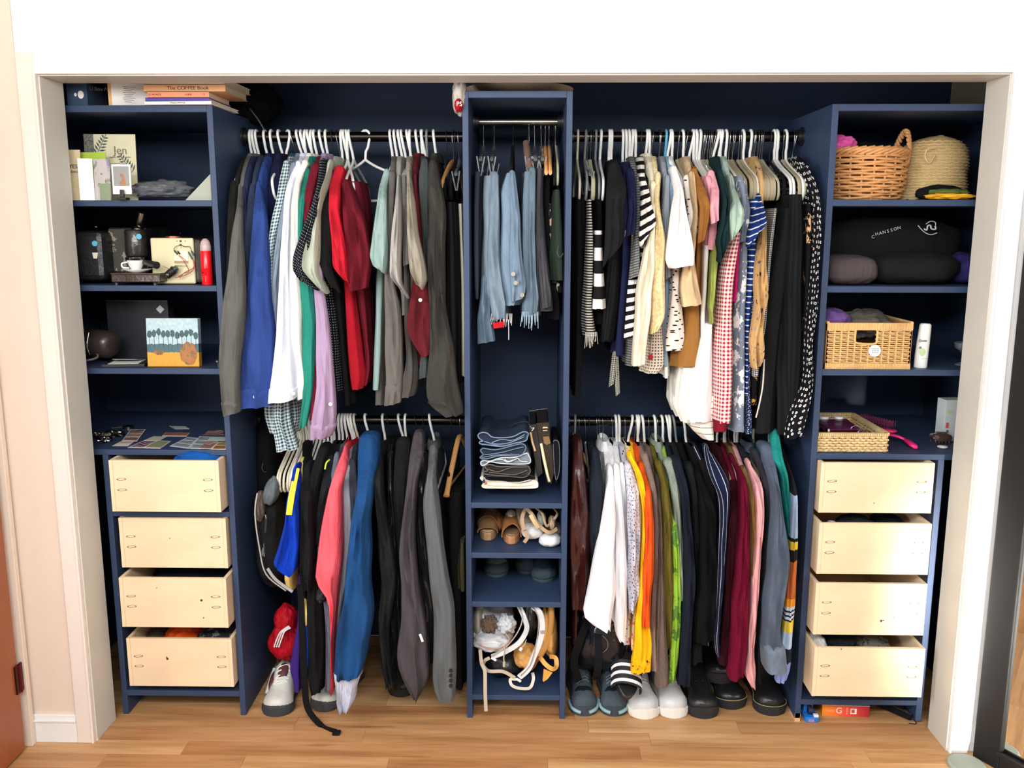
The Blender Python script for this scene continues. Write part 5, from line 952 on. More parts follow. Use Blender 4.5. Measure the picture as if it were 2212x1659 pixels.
bs = thing('webbing_strap', aty(655, 1300, .01), 'long black webbing strap hanging down to the floorboards', 'strap')
strap('webbing', [aty(646, 1262, .0), aty(650, 1289, -.01), aty(653, 1380, -.02), aty(658, 1472, -.03), aty(665, 1530, -.04), (-.672, -.065, .006), (-.637, -.09, .004), (-.612, -.10, .004)], .021, .003, MT('cloth', (26, 26, 28)), bs, 8)
mk('folded_end', box(-.625, -.600, -.118, -.092, .0015, .009), MT('cloth', (30, 30, 32)), bs, bevel=.003)
hc = soft('cloth_bundle', 'dark grey crumpled hood hanging under the coral shirt', 'clothing', aty(694, 1283, .0), .022, .03, .026, CL(62, 66, 70), .25, 2.5, 3)
bp = thing('backpack', aty(585, 1180, .1), 'grey and black hiking backpack hanging at the left panel, under the gingham tails', 'backpack')
mk('bag_body', blob(aty(590, 1165, .16), .050, .085, .165, .10, 1.8, 2, 40, 30, pw=.8), MT('cloth', (34, 34, 36)), bp, smooth=True)
mk('side_pocket', blob(aty(562, 1095, .10), .017, .03, .055, .12, 2, 5), CL(120, 104, 92), bp, smooth=True, label='beige mesh side pocket')
mk('grey_panel', blob(aty(572, 1170, .11), .020, .035, .085, .1, 2, 6), CL(128, 134, 136), bp, smooth=True, label='grey side panel')
mk('top_flap', blob(aty(588, 1060, .10), .026, .04, .050, .12, 2, 8, roll=.35), CL(118, 126, 130), bp, smooth=True, label='blue-grey top flap')
strap('piping', [aty(556, 1065, .07), aty(551, 1110, .06), aty(560, 1180, .06), aty(575, 1240, .07), aty(618, 1276, .06)], .004, .004, MT('cloth', (200, 196, 188)), bp, label='pale piping')
mk('zip_pull', tube([aty(575, 1120, .06), aty(573, 1150, .055)], .0035, 8), MT('plastic', (50, 52, 54)), bp); mk('zip', tube([aty(573, 1112, .064), aty(575, 1124, .06)], .003, 8), CHR, bp)
strap('bottom_strap', [aty(578, 1228, .065), aty(596, 1252, .05), aty(632, 1278, .045)], .010, .003, MT('cloth', (196, 194, 190)), bp, label='pale webbing strap')
cl = thing('garment_bag', aty(585, 960, .3), 'flat black garment bag on the panel behind the backpack', 'bag')
mk('bag_body', blob(aty(592, 990, .34), .035, .13, .17, .06, 1.6, 7, pw=.6), MT('cloth', (26, 27, 30)), cl, smooth=True); mk('carabiner', tube(smoothpath([aty(568, 1000, .2), aty(566, 1012, .2), aty(572, 1020, .2), aty(576, 1018, .2)], 4), .002, 6), CHR, cl)
bk = thing('duffel_bag', aty(545, 230, .3), 'black bag with loose strap sitting on top of the left unit near the rod', 'bag')
mk('bag_body', blob(aty(553, 222, .4), .085, .10, .07, .12, 1.7, 4), MT('cloth', (24, 25, 27)), bk, smooth=True); mk('drawstring', tube(smoothpath([aty(540, 235, .3), aty(556, 256, .28), aty(566, 272, .26), aty(570, 280, .25)], 4), .0025, 6), MT('cloth', (110, 112, 108)), bk, smooth=True, label='grey cord')
hg_ = thing('hanging_sleeve', aty(2, 725, -.42), 'grey-blue fabric sleeve end peeking at the left edge near the door', 'clothing'); mk('cloth', blob((-1.545, -.42, 1.305), .022, .03, .05, .12), CL(118, 134, 136), hg_, smooth=True)

# ---------------------------------------------------------------- leaning mirror at the right edge, and the felt disc
dv = Vector((.47, -.883, 0)).normalized(); nv_ = Vector((-.883, -.47, 0)).normalized(); m0 = Vector((1.404, -.175, 0)); BF = MT('paint', (15, 15, 16), .45)
mt = thing('floor_mirror', tuple(m0), 'tall black-framed mirror standing at the right edge', 'mirror')
def mbox(s0, s1, z0, z1, d0, d1):
    V = []
    for z in (z0, z1):
        for s, d in ((s0, d0), (s1, d0), (s1, d1), (s0, d1)): p = m0 + dv * s + nv_ * d; V.append((p.x, p.y, z))
    return V, [(0, 3, 2, 1), (4, 5, 6, 7), (0, 1, 5, 4), (1, 2, 6, 5), (2, 3, 7, 6), (3, 0, 4, 7)]
mk('frame_stile', mbox(0, .085, 0, 1.72, -.006, .018), BF, mt, bevel=.003); mk('frame_stile', mbox(.50, .585, 0, 1.72, -.006, .018), BF, mt, bevel=.003)
mk('frame_rail', mbox(.085, .50, 0, .055, -.006, .018), BF, mt, bevel=.003); mk('frame_rail', mbox(.085, .50, 1.665, 1.72, -.006, .018), BF, mt, bevel=.003); mk('frame_bead', mbox(.078, .507, .05, .062, .018, .026), BF, mt, bevel=.002)
mk('glass', mbox(.08, .505, .05, 1.67, .002, .006), MT('mirror'), mt); mk('backing', mbox(.01, .575, .01, 1.71, -.010, -.006), MT('wood', (120, 96, 70)), mt)
mk('furniture_disc', lathe([(.0001, .012), (.050, .012), (.055, .009), (.055, 0), (.0001, 0)], atz(2088, 1652, .006)[:2] + (0,), 32), MT('paint', (150, 158, 146), .7), None, smooth=False, label='pale green-grey felt disc lying on the floor before the mirror', cat='disc', bevel=.002)

# ---------------------------------------------------------------- left unit: top
TS_ = 1.972; DK = MT('paint', (70, 72, 78), .5); INK = MT('plastic', (60, 58, 62), .6); PAPER = MT('paint', (226, 220, 212), .6)
def bx3(u0, u1, z0, h, d, y, yaw=0):
    a = atyz(u0, z0, y); b = atyz(u1, z0, y); return ((a + b) / 2, y + d / 2, z0 + h / 2), b - a, d, h
def atyz(u, z, y):
    """x of the point at picture column u, for known z and y"""
    lo, hi = -2.5, 2.5
    for _ in range(40):
        m = (lo + hi) / 2; d = (m - CAM[0], y - CAM[1], z - CAM[2]); f = sum(d[k] * FW[k] for k in range(3)); uu = 1106 + FPX * sum(d[k] * RX[k] for k in range(3)) / f
        if uu < u: lo = m
        else: hi = m
    return (lo + hi) / 2
def bbox_(label, name, cat, u0, u1, z0, h, d, y, mat, yaw=0, bevel=.001, parts=None):
    c, w, d, h = bx3(u0, u1, z0, h, d, y); t = thing(name, (c[0], c[1], z0), label, cat)
    mk(parts or 'case', rotbox(c, w, d, h, yaw), mat, t, bevel=bevel); return t, c, w, d, h
t, c, w, d, h = bbox_('dark blue box with two white ovals on its end, top left shelf', 'box', 'box', 146, 190, TS_, .066, .2, .02, MT('paint', (44, 62, 84), .6))
for ox, r in ((-.004, .004), (.012, .009)): mk('oval', lathe([(.0001, -.001), (r, -.001), (r, .001)], (c[0] + ox, .02, TS_ + .033), 20, 'y', 1, 1.3), PAPER, t, label='pale oval')
t = thing('box', aty(250, 228, .02), 'white cardboard box with small printed lettering, top left shelf', 'box')
mk('carton', rotbox((-1.222, .12, TS_ + .05), .118, .17, .10, .35), PAPER, t, bevel=.001); text('U Box Paper', .014, aty(222, 193, .02), t, INK, (math.pi / 2, 0, .35))
for k in range(9): mk('print_line', rotbox(aty(279 - (k % 3), 188 + 4 * k, .0), .035 - .008 * (k % 3), .0006, .0012, .35 - math.pi / 2 * 0), INK, t)
t = mk('folder', rotbox((-1.278, .10, TS_ + .04), .010, .16, .08, .3), MT('paint', (206, 160, 104), .6), None, (-1.278, .1, TS_), label='tan cardboard sleeve between the blue box and white box', cat='box')
zb = TS_
def book(label, u0, u1, z0, th_, dep, y, cover, spine_txt=None, tmat=None, yaw=0, tsz=.012, tx=0, soft_=False, xs=1):
    c, w, d, h = bx3(u0, u1, z0, th_, dep, y); t = thing('book', (c[0], c[1], z0), label, 'book', None)
    R_ = Matrix.Translation(c) @ Matrix.Rotation(yaw, 4, 'Z')
    mk('cover', xf(join(box(-w / 2, w / 2, -d / 2, d / 2, -h / 2, -h / 2 + .0015), box(-w / 2, w / 2, -d / 2, d / 2, h / 2 - .0015, h / 2), box(-w / 2, w / 2, -d / 2, -d / 2 + .0015, -h / 2, h / 2)), R_), cover, t, bevel=.0004)
    mk('pages', xf(box(-w / 2 + .003, w / 2 - .003, -d / 2 + .0015, d / 2 - .003, -h / 2 + .0016, h / 2 - .0016), R_), MT('paint', (206, 190, 160), .8), t)
    if spine_txt:
        for s_, ox, sz in spine_txt: text(s_, sz, tuple(R_ @ Vector((ox, -d / 2 - .0006, 0))), t, tmat or INK, (math.pi / 2, 0, yaw), xs=xs)
    return t
book('thin white book at the bottom of the stack, top left shelf', 314, 462, zb, .010, .22, -.012, PAPER, [('VIVACE VINTAGE', .0, .006)], yaw=-.05)
book('purple book second from bottom of the stack', 314, 452, zb + .0102, .010, .20, -.008, MT('paint', (72, 60, 150), .5), yaw=.0)
book('orange paperback in the middle of the stack', 319, 452, zb + .0206, .017, .19, -.005, MT('paint', (228, 140, 98), .5), [('LE MONDE', -.07, .008), ('GUIDE', .03, .007), ('13', .075, .008)])
book('tan hardback titled The COFFEE Book near the top of the stack', 311, 487, zb + .0380, .021, .21, .0, MT('paint', (214, 160, 108), .4), [('The COFFEE Book', .01, .014)], MT('plastic', (70, 24, 20)), xs=1.15)
book('pale book with dark tab, topmost of the stack', 312, 488, zb + .0594, .018, .23, .0, MT('paint', (208, 200, 180), .6), [('VIBRANCY  KB', .05, .007)], MT('plastic', (90, 170, 150)), yaw=-.03)

# ---------------------------------------------------------------- left unit: cards and invitation shelf
Z1 = 1.695
def card(label, name, u0, u1, z0, h, y, mat, lean=.12, yaw=0, th_=.003, cat='card', d=0):
    c, w, _, _ = bx3(u0, u1, z0, h, th_, y); t = thing(name, (c[0], y, z0), label, cat)
    R_ = Matrix.Translation((c[0], y, z0)) @ Matrix.Rotation(yaw, 4, 'Z') @ Matrix.Rotation(-lean, 4, 'X'); V, F = box(-w / 2, w / 2, 0, th_, 0, h)
    uv = [[(.0 + (V[i][0] + w / 2) / w, V[i][2] / h) for i in f] for f in F]
    mk('board', ([tuple(R_ @ Vector(v)) for v in V], F, uv), mat, t, bevel=.0003); return t, R_, w
CRE = MT('paint', (214, 208, 172), .6, .02); FERN = MT('cloth', (108, 120, 112))
t, R_, w = card('large cream invitation card with fern leaves, back of the card shelf', 'invitation_card', 190, 298, Z1, .205, .10, CRE, .05, .05)
mk('silver_band', xf(box(-w / 2, -w / 2 + .03, -.001, 0, .0, .205), R_), MT('blotch', (150, 146, 132), (96, 94, 88), 160., .5), t, label='glitter silver band')
def leaf(cx, cz, s, ang, n=7):
    g = []
    for k in range(n):
        for e in (-1, 1):
            q = k / n; L_f = .028 * s * (1 - .6 * q); a = ang + e * 1.0; bxp, bzp = cx + math.cos(ang) * s * .075 * q, cz + math.sin(ang) * s * .075 * q
            tip = (bxp + math.cos(a) * L_f, bzp + math.sin(a) * L_f); m_ = ((bxp + tip[0]) / 2 - math.sin(a) * .003 * s, (bzp + tip[1]) / 2 + math.cos(a) * .003 * s); m2 = ((bxp + tip[0]) / 2 + math.sin(a) * .003 * s, (bzp + tip[1]) / 2 - math.cos(a) * .003 * s)
            g.append(thick([(bxp, -.001, bzp), (m2[0], -.001, m2[1]), (tip[0], -.001, tip[1]), (m_[0], -.001, m_[1])], (0, -1, 0), .0006))
    g.append(tube([(cx, -.0012, cz), (cx + math.cos(ang) * s * .08, -.0012, cz + math.sin(ang) * s * .08)], .0008, 5)); return join(*g)
mk('fern_leaf', xf(leaf(-.045, .135, 1.0, 1.1), R_), FERN, t, label='grey-green fern print'); mk('fern_leaf', xf(leaf(.066, .09, .9, 2.2), R_), FERN, t, label='grey-green fern print'); mk('fern_leaf', xf(leaf(-.05, .0, .7, .9), R_), FERN, t, label='grey-green fern print')
text('Jen', .034, tuple(R_ @ Vector((.032, -.002, .155))), t, MT('plastic', (120, 116, 96), .6), (math.pi / 2 + .0, 0, .05)); text('together with their families', .006, tuple(R_ @ Vector((.03, -.002, .135))), t, MT('plastic', (120, 116, 96), .6), (math.pi / 2, 0, .05))
for k, (x_, z_, l_) in enumerate(((.01, .115, .05), (.0, .112, .04), (.01, .098, .055), (.005, .094, .05))): mk('print_line', xf(box(x_ - l_ / 2, x_ + l_ / 2, -.0012, 0, z_, z_ + .0008), R_), FERN, t)
t, R_, w = card('yellow and pink doodled greeting card at far left of the card shelf', 'greeting_card', 140, 179, Z1, .150, .012, MT('blotch', (226, 208, 168), (230, 196, 70), 22., .58, (210, 110, 90), .66), .03, .1)
text('YES', .016, tuple(R_ @ Vector((.006, -.002, .10))), t, INK, (math.pi / 2, 0, .1)); text('XOXO', .008, tuple(R_ @ Vector((.006, -.002, .084))), t, INK, (math.pi / 2, 0, .1))
card('lime green card behind the white and floral cards', 'greeting_card', 172, 233, Z1, .145, .04, MT('paint', (166, 190, 60), .5), .05, .03)
card('plain white card in front of the lime green one', 'greeting_card', 175, 204, Z1, .124, .008, MT('paint', (240, 236, 226), .5, .01), .03, .35)
t, R_, w = card('floral greeting card with lilac flowers and green panel', 'greeting_card', 203, 243, Z1, .123, .010, MT('blotch', (216, 206, 204), (150, 150, 190), 26., .56, (128, 148, 96), .6), .03, -.25); mk('green_panel', xf(box(-.01, w / 2, -.001, 0, .0, .05), R_), MT('paint', (140, 154, 124), .6), t, label='soft green panel')
t, R_, w = card('instant photo with white border clipped upright in a black clip', 'instant_photo', 244, 285, Z1 + .018, .088, -.002, MT('paint', (238, 236, 228), .4, .01), .02, -.02, .0015, 'photo')
mk('image', xf(box(-w / 2 + .005, w / 2 - .005, -.0008, 0, .024, .082), R_), MT('paint', (148, 150, 146), .4), t, label='grey image area'); fg = MT('paint', (168, 122, 96), .6)
mk('figure', xf(join(blob((.004, -.001, .032), .010, .0008, .008, .02), blob((.007, -.001, .044), .0045, .0008, .010, .02), blob((.002, -.0012, .056), .0055, .0008, .005, .02)), R_), fg, t, smooth=True, label='small brown figure in the print')
mk('photo_clip', join(rotbox(aty(264, 418, -.016), .011, .010, .022), rotbox((aty(264, 424, -.016)[0], -.008, Z1 + .004), .026, .03, .007)), BLK, None, label='small black stand clip holding the instant photo', cat='clip', bevel=.0015)
pbg = thing('plastic_bag', aty(360, 426, .08), 'crumpled clear plastic bag lying on the card shelf', 'bag')
mk('film', blob(aty(352, 411, .10), .098, .07, .030, .22, 3.0, 4, 50, 26, flat=.25), MT('glass', (215, 220, 224), .12), pbg, smooth=True); mk('contents', blob(aty(372, 414, .12), .07, .05, .022, .2, 3, 9, flat=.3), MT('cloth', (96, 96, 98)), pbg, smooth=True, label='grey contents')
t = thing('card_sheet', aty(430, 426, .05), 'grey-green board leaning against the right panel of the card shelf', 'board'); P = [aty(400, 426, .03), aty(453, 370, .03), aty(456, 426, .03)]; P[0] = (P[0][0], P[0][1], Z1 + .001); P[2] = (-.962, .03, Z1 + .001); P[1] = (-.962, .03, Z1 + .085); mk('board', thick(P, (0, 1, .0), .003), MT('paint', (160, 166, 150), .6), t)

# ---------------------------------------------------------------- left unit: espresso machine shelf
Z2 = 1.438
em = thing('espresso_machine', aty(270, 605, .12), 'black and chrome espresso machine on the second shelf of the left unit', 'coffee machine')
BM = MT('leather', (34, 33, 31), .22); CHD = MT('metal', (150, 146, 138), .22)
mk('side_housing', box(-1.378, -1.285, .03, .30, Z2 + .012, Z2 + .165), MT('leather', (26, 26, 27), .35), em, bevel=.018)
mk('body', box(-1.285, -1.165, .10, .30, Z2 + .03, Z2 + .175), BM, em, bevel=.004); mk('back_plate', box(-1.282, -1.215, .094, .100, Z2 + .04, Z2 + .170), MT('blotch', (88, 84, 76), (140, 134, 120), 30., .56), em, label='scuffed steel back plate')
mk('brew_head', lathe([(.0001, 0), (.031, 0), (.034, .006), (.034, .078), (.030, .084), (.0001, .084)], (-1.183, .065, Z2 + .086), 28), BM, em, smooth=True)
mk('group_ring', lathe([(.026, 0), (.034, .002), (.035, .014), (.026, .016)], (-1.184, .065, Z2 + .070), 28), CHD, em, smooth=True, label='chrome group ring')
mk('portafilter_basket', lathe([(.0001, 0), (.014, 0), (.022, .012), (.024, .02), (.0001, .02)], (-1.184, .062, Z2 + .052), 22), CHD, em, smooth=True)
mk('portafilter_handle', tube([(-1.165, .045, Z2 + .072), (-1.14, .025, Z2 + .069), (-1.105, .0, Z2 + .064), (-1.092, -.010, Z2 + .062)], [.008, .0085, .0105, .0115], 14), BM, em, smooth=True)
mk('spout', tube([(-1.184, .06, Z2 + .055), (-1.180, .055, Z2 + .045), (-1.172, .052, Z2 + .036)], .006, 10), MT('metal', (120, 86, 60), .3), em, smooth=True)
mk('steam_knob', tube([(-1.185, .10, Z2 + .172), (-1.180, .095, Z2 + .190), (-1.168, .088, Z2 + .222)], [.008, .014, .013], 12), CHD, em, smooth=True); mk('knob_base', lathe([(.0001, 0), (.020, 0), (.018, .010), (.0001, .012)], (-1.19, .10, Z2 + .170), 18), CHD, em, smooth=True)
mk('drip_tray', box(-1.237, -1.085, -.008, .16, Z2 + .010, Z2 + .034), MT('leather', (54, 44, 38), .25), em, bevel=.003); mk('tray_rim', tube([(-1.237, -.008, Z2 + .036), (-1.085, -.008, Z2 + .036), (-1.085, .10, Z2 + .036)], .0022, 8), CHD, em)
for fx in (-1.23, -1.11): mk('foot', lathe([(.0001, 0), (.008, 0), (.007, .010), (.0001, .010)], (fx, .012, Z2), 12), BLK, em)
for (du, dv_), nm in (((204, 526), 'a'),): P = aty(du, dv_, .027); mk('badge', lathe([(.0001, -.001), (.0085, -.001), (.0085, .001)], (P[0], .029, P[2]), 24, 'y'), MT('plastic', (84, 170, 200)), em, label='round light blue badge')
P = aty(300, 511, .03); mk('badge', lathe([(.0001, -.001), (.0085, -.001), (.0085, .001)], (P[0], .030, P[2]), 24, 'y'), MT('plastic', (84, 170, 200)), em, label='round light blue badge')
P = aty(206, 552, .028); mk('cup_emblem', thick([(P[0] - .009, .028, P[2] + .009), (P[0] - .006, .028, P[2] - .009), (P[0] + .005, .028, P[2] - .009), (P[0] + .009, .028, P[2] + .009)], (0, -1, 0), .001), MT('paint', (206, 204, 180), .5), em, label='pale cup emblem')
for (du, dv_) in ((207, 490), (193, 588)): P = aty(du, dv_, .027); mk('screw', lathe([(.0001, -.0015), (.004, -.001), (.004, .001)], (P[0], .029, P[2]), 12, 'y', 1, .5), CHD, em)
cu = thing('saucer', (-1.178, .045, Z2 + .040), 'small white saucer on the drip tray under the cup', 'saucer'); CER = MT('plastic', (236, 234, 230), .15)
mk('dish', lathe([(.0001, 0), (.018, 0), (.020, .002), (.044, .010), (.0445, .0115), (.020, .0045), (.0001, .003)], (-1.172, .03, Z2 + .038), 36), CER, cu, smooth=True)
cu = thing('espresso_cup', (-1.172, .03, Z2 + .041), 'white espresso cup on the saucer under the portafilter', 'cup')
mk('bowl', lathe([(.0001, 0), (.012, 0), (.013, .003), (.021, .018), (.026, .034), (.0245, .034), (.019, .018), (.011, .006), (.0001, .005)], (-1.174, .03, Z2 + .042), 32), CER, cu, smooth=True)
mk('handle', tube(smoothpath([(-1.197, .022, Z2 + .070), (-1.210, .014, Z2 + .066), (-1.208, .014, Z2 + .054), (-1.194, .024, Z2 + .052)], 5), .0028, 8), CER, cu, smooth=True)
ck = thing('wall_clock_box', aty(380, 600, .15), 'cream rounded panel box with holes, an unfinished clock movement box', 'box')
CP = MT('paint', (208, 198, 158), .45, .03)
mk('side_case', box(-1.072, -.985, .055, .17, Z2 + .004, Z2 + .140), MT('paint', (60, 54, 44), .5), ck, bevel=.012); mk('front_panel', box(-1.140, -1.005, .046, .056, Z2 + .002, Z2 + .144), CP, ck, bevel=.0048)
mk('ring_top', lathe([(.0001, 0), (.036, 0), (.036, .006), (.0001, .006)], (-1.087, .11, Z2 + .143), 28), MT('metal', (170, 104, 78), .35), ck, smooth=True, label='copper ring')
for (fu, fv, r) in ((390, 521, .0034), (390, 529, .0034), (382, 521, .0014), (400, 521, .0014), (391, 535, .0014), (389, 503, .001)): P = aty(fu, fv, .045); mk('hole', lathe([(.0001, -.0006), (r, -.0006), (r, .001)], (P[0], .0455, P[2]), 14, 'y'), BLK, ck)
P0 = aty(375, 542, .045); P1 = aty(407, 569, .045); mk('window', box(P0[0], P1[0], .0448, .047, P1[2], P0[2]), MT('wood', (158, 134, 98), 1, .2), ck, label='brown wooden window panel'); mk('window_glass', box(P0[0], P1[0], .0444, .0447, P1[2] + .008, P0[2]), MT('metal', (170, 146, 112), .2), ck)
text('SIROCCO', .0088, aty(392, 575, .0455), ck, MT('plastic', (96, 84, 60), .6))
wr_ = thing('wire_leads', aty(385, 590, .03), 'red and black clip wires draped over the cream panel', 'wire'); RW = MT('plastic', (150, 48, 40)); 
mk('red_wire', join(tube(smoothpath([aty(386, 552, .04), aty(398, 565, .036), aty(408, 585, .034), aty(398, 590, .03), aty(385, 598, .02)], 5), .0012, 6), tube(smoothpath([aty(418, 562, .036), aty(421, 575, .034), aty(412, 588, .03), aty(395, 596, .024), aty(378, 600, .02)], 5), .0012, 6), tube(smoothpath([aty(417, 560, .037), aty(418, 578, .03), aty(400, 588, .03), aty(388, 600, .02)], 5), .0012, 6)), RW, wr_, smooth=True)
mk('black_wire', join(tube(smoothpath([aty(391, 530, .042), aty(400, 533, .036), aty(410, 533, .036), aty(414, 545, .036)], 5), .001, 6), tube(smoothpath([aty(389, 529, .042), aty(378, 534, .036), aty(376, 543, .036), aty(380, 547, .036)], 5), .0009, 6)), BLK, wr_, smooth=True)
for a_, b_ in (((407, 544), (416, 560)), ((413, 541), (419, 552)), ((377, 541), (384, 550))): mk('crocodile_clip', tube([aty(a_[0], a_[1], .034), aty(b_[0], b_[1], .034)], [.0022, .0034], 8), MT('plastic', (24, 60, 54)), wr_, smooth=True, label='green-black crocodile clip')
pg = thing('motor_part', aty(365, 595, .02), 'dark green and black electrical motor with brass pin on the coffee shelf', 'device'); mk('housing', tube([aty(360, 596, .02), aty(377, 582, .02)], [.011, .013], 14), BLK, pg, smooth=True); mk('green_end', tube([aty(371, 586, .02), aty(382, 578, .02)], [.009, .008], 12), MT('plastic', (20, 66, 60)), pg, smooth=True); mk('brass_pin', tube([aty(351, 574, .01), aty(367, 581, .01)], .0016, 8), MT('metal', (210, 180, 120), .3), pg); mk('screw', tube([aty(359, 593, -.002), aty(364, 594, -.002)], .003, 8), CHR, pg)
rt = thing('glitter_glue_tube', (-.988, .018, Z2), 'red tube bottle with clear domed cap beside the right panel', 'bottle')
mk('body', lathe([(.0001, 0), (.0145, 0), (.0165, .004), (.0165, .106), (.015, .108), (.0001, .108)], (-.992, .02, Z2), 24), MT('plastic', (222, 18, 28), .25), rt, smooth=True)
mk('cap', lathe([(.0001, 0), (.0166, 0), (.0166, .012), (.013, .028), (.006, .036), (.0001, .037)], (-.992, .02, Z2 + .106), 24), MT('plastic', (226, 200, 198), .2, .55), rt, smooth=True, label='frosted clear domed cap'); P = aty(440, 580, .0); mk('print_patch', lathe([(.01, 0), (.0168, 0), (.0168, .022), (.01, .022)], (-.9925, .0197, Z2 + .03), 24), MT('blotch', (222, 18, 28), (24, 24, 26), 60., .6), rt, smooth=True, label='black printed patch')

for o_ in em.children:
    if o_.name.split('.')[0] not in ('badge', 'cup_emblem', 'screw'): o_.location.x -= .042 if not o_.name.startswith('side_housing') else .03
for o_ in COL.objects:
    if o_.name in ('saucer', 'espresso_cup'): o_.location.x -= .042
for o_ in ck.children:
    if o_.name.split('.')[0] in ('front_panel', 'side_case', 'ring_top'): o_.location.x -= .034
# ---------------------------------------------------------------- left unit: painting shelf
Z3 = 1.179
pa = thing('canvas_painting', (-1.13, .04, Z3), 'small canvas painting of trees above a golden field', 'painting'); Rp = Matrix.Translation((-1.118, .03, Z3 + .001)) @ Matrix.Rotation(-.06, 4, 'X') @ Matrix.Rotation(.03, 4, 'Z')
V, F = box(-.083, .080, 0, .028, 0, .153); uv = [[((V[i][0] + .083) / .163, V[i][2] / .153) for i in f] for f in F]; mk('canvas', (*xf((V, F), Rp)[:2], uv), MT('painting'), pa, bevel=.002)
random.seed(11); g = []
for k in range(11):
    x_ = -.073 + .0145 * k; zt = .097 + .014 * random.random(); g.append(blob((x_, -.0004, zt), .0068, .0009, .011, .3, 4, k, 14, 8)); g.append(tube([(x_, -.0006, .06), (x_, -.0006, zt)], .0007, 4))
mk('painted_trees', xf(join(*g), Rp), MT('paint', (70, 96, 98), .7), pa, kind='stuff', smooth=True); mk('painted_mound', xf(join(blob((.048, -.0004, .042), .027, .0009, .036, .12, 3, 3, 20, 12), blob((-.045, -.0004, .046), .015, .0008, .009, .2, 3, 5, 14, 8)), Rp), MT('blotch', (196, 132, 88), (128, 110, 84), 60., .52), pa, smooth=True, label='orange brown mound', kind='stuff')
t, c, w, d, h = bbox_('flat black presentation box with white diamond, behind the painting', 'presentation_box', 'box', 238, 370, Z3, .195, .05, .22, MT('paint', (34, 36, 40), .5)); P = aty(346, 668, .219); mk('diamond', rotbox(P, .020, .001, .020, 0, 0, math.pi / 4), MT('paint', (190, 190, 186), .6), t, label='white diamond mark'); mk('lid_edge', box(c[0] - w / 2, c[0] + w / 2, .2185, .22, Z3 + .192, Z3 + .195), DK, t)
lk = thing('rolled_bag', aty(225, 740, .12), 'dark brown rolled leather bag at left of the painting shelf', 'bag'); BR = MT('leather', (52, 44, 40), .3)
P = aty(226, 735, .14); mk('roll', tube([(P[0] - .10, .15, Z3 + .062), (P[0] - .04, .14, Z3 + .062), (P[0] + .03, .12, Z3 + .058), (P[0] + .042, .115, Z3 + .056)], [.042, .047, .045, .030], 20), BR, lk, smooth=True); mk('buckle_strap', tube(smoothpath([(P[0] - .03, .092, Z3 + .03), (P[0] - .034, .088, Z3 + .06), (P[0] - .03, .10, Z3 + .10)], 4), .004, 6), CHD, lk, smooth=True)
mk('handle', tube(smoothpath([(P[0] - .07, .08, Z3 + .02), (P[0] - .03, .06, Z3 + .015), (P[0], .08, Z3 + .022), (P[0] - .01, .10, Z3 + .035)], 4), .004, 8), MT('leather', (96, 88, 78), .3), lk, smooth=True)
t = thing('booklet', aty(240, 785, .06), 'black booklet lying flat under a folded white paper', 'booklet'); mk('cover', rotbox((-1.285, .08, Z3 + .005), .13, .12, .009, .15), MT('paint', (36, 36, 40), .4), t, bevel=.001)
t = thing('folded_paper', aty(240, 776, .06), 'folded white paper slip lying on the black booklet', 'paper'); q0 = Matrix.Translation((-1.283, .07, Z3 + .010)) @ Matrix.Rotation(.15, 4, 'Z'); mk('sheet', xf(join(box(-.048, .045, -.045, .045, 0, .001), thick([(-.048, .045, .001), (.045, .045, .001), (.03, -.02, .010), (-.04, -.02, .012)], (0, 0, 1), .0006)), q0), MT('paint', (206, 208, 198), .7), t)
mk('trinket', join(rotbox((-.972, .03, Z3 + .012), .012, .03, .024, .2), lathe([(.0001, 0), (.004, 0), (.004, .006), (.0001, .006)], (-.972, .012, Z3 + .022), 10, 'y')), MT('leather', (40, 40, 44), .25), None, label='small dark trinket against right panel of painting shelf', cat='trinket', bevel=.002)

# ---------------------------------------------------------------- left unit: counter with photos
Z4 = .917
def flatc(label, name, pix, mat, th_=.0008, cat='photo', lift=0, prints=()):
    P = [atz(u, v, Z4 + lift) for u, v in pix]; cx = sum(p[0] for p in P) / 4; cy = sum(p[1] for p in P) / 4; t = thing(name, (cx, cy, Z4 + lift), label, cat)
    mk('paper', thick([(p[0], p[1], Z4 + lift + .0002) for p in P][::-1], (0, 0, 1), th_), mat, t)
    a, b, c_, d_ = [Vector(p) for p in P]
    for (s0, s1, t0, t1, m_) in prints:
        def at_(s, q): p = a.lerp(b, s).lerp(d_.lerp(c_, s), q); return (p.x, p.y, Z4 + lift + th_ + .0003)
        V = [at_(s0, t0), at_(s1, t0), at_(s1, t1), at_(s0, t1)]; g = thick(V[::-1], (0, 0, 1), .0003); uvs = [[(.13 * i, .31 * j) for j, i in enumerate(f)] for f in g[1]]; mk('picture', (g[0], g[1], uvs), m_, t)
    return t
def pp(k): return MT('photo', k, (52, 34, 44), (150, 104, 92), (206, 186, 176))
def px5(x, y): return (190 + x / 7.135, 860 + y / 7.135)
WPz = MT('paint', (216, 206, 200), .5, .01)
flatc('photo booth strip lying askew at left of the counter photos', 'photo_strip', [px5(655, 485), px5(890, 485), px5(755, 668), px5(525, 660)], WPz, prints=[(.06, .94, .04, .33, pp(1)), (.06, .94, .38, .64, pp(2)), (.06, .94, .70, .96, pp(3))], lift=.0025)
flatc('pale photo card under the lower end of the photo strip', 'photo_card', [px5(520, 664), px5(720, 664), px5(620, 740), px5(372, 738)], WPz, prints=[(.1, .9, .1, .55, MT('photo', 3, (130, 104, 84), (190, 176, 160), (220, 214, 204)))])
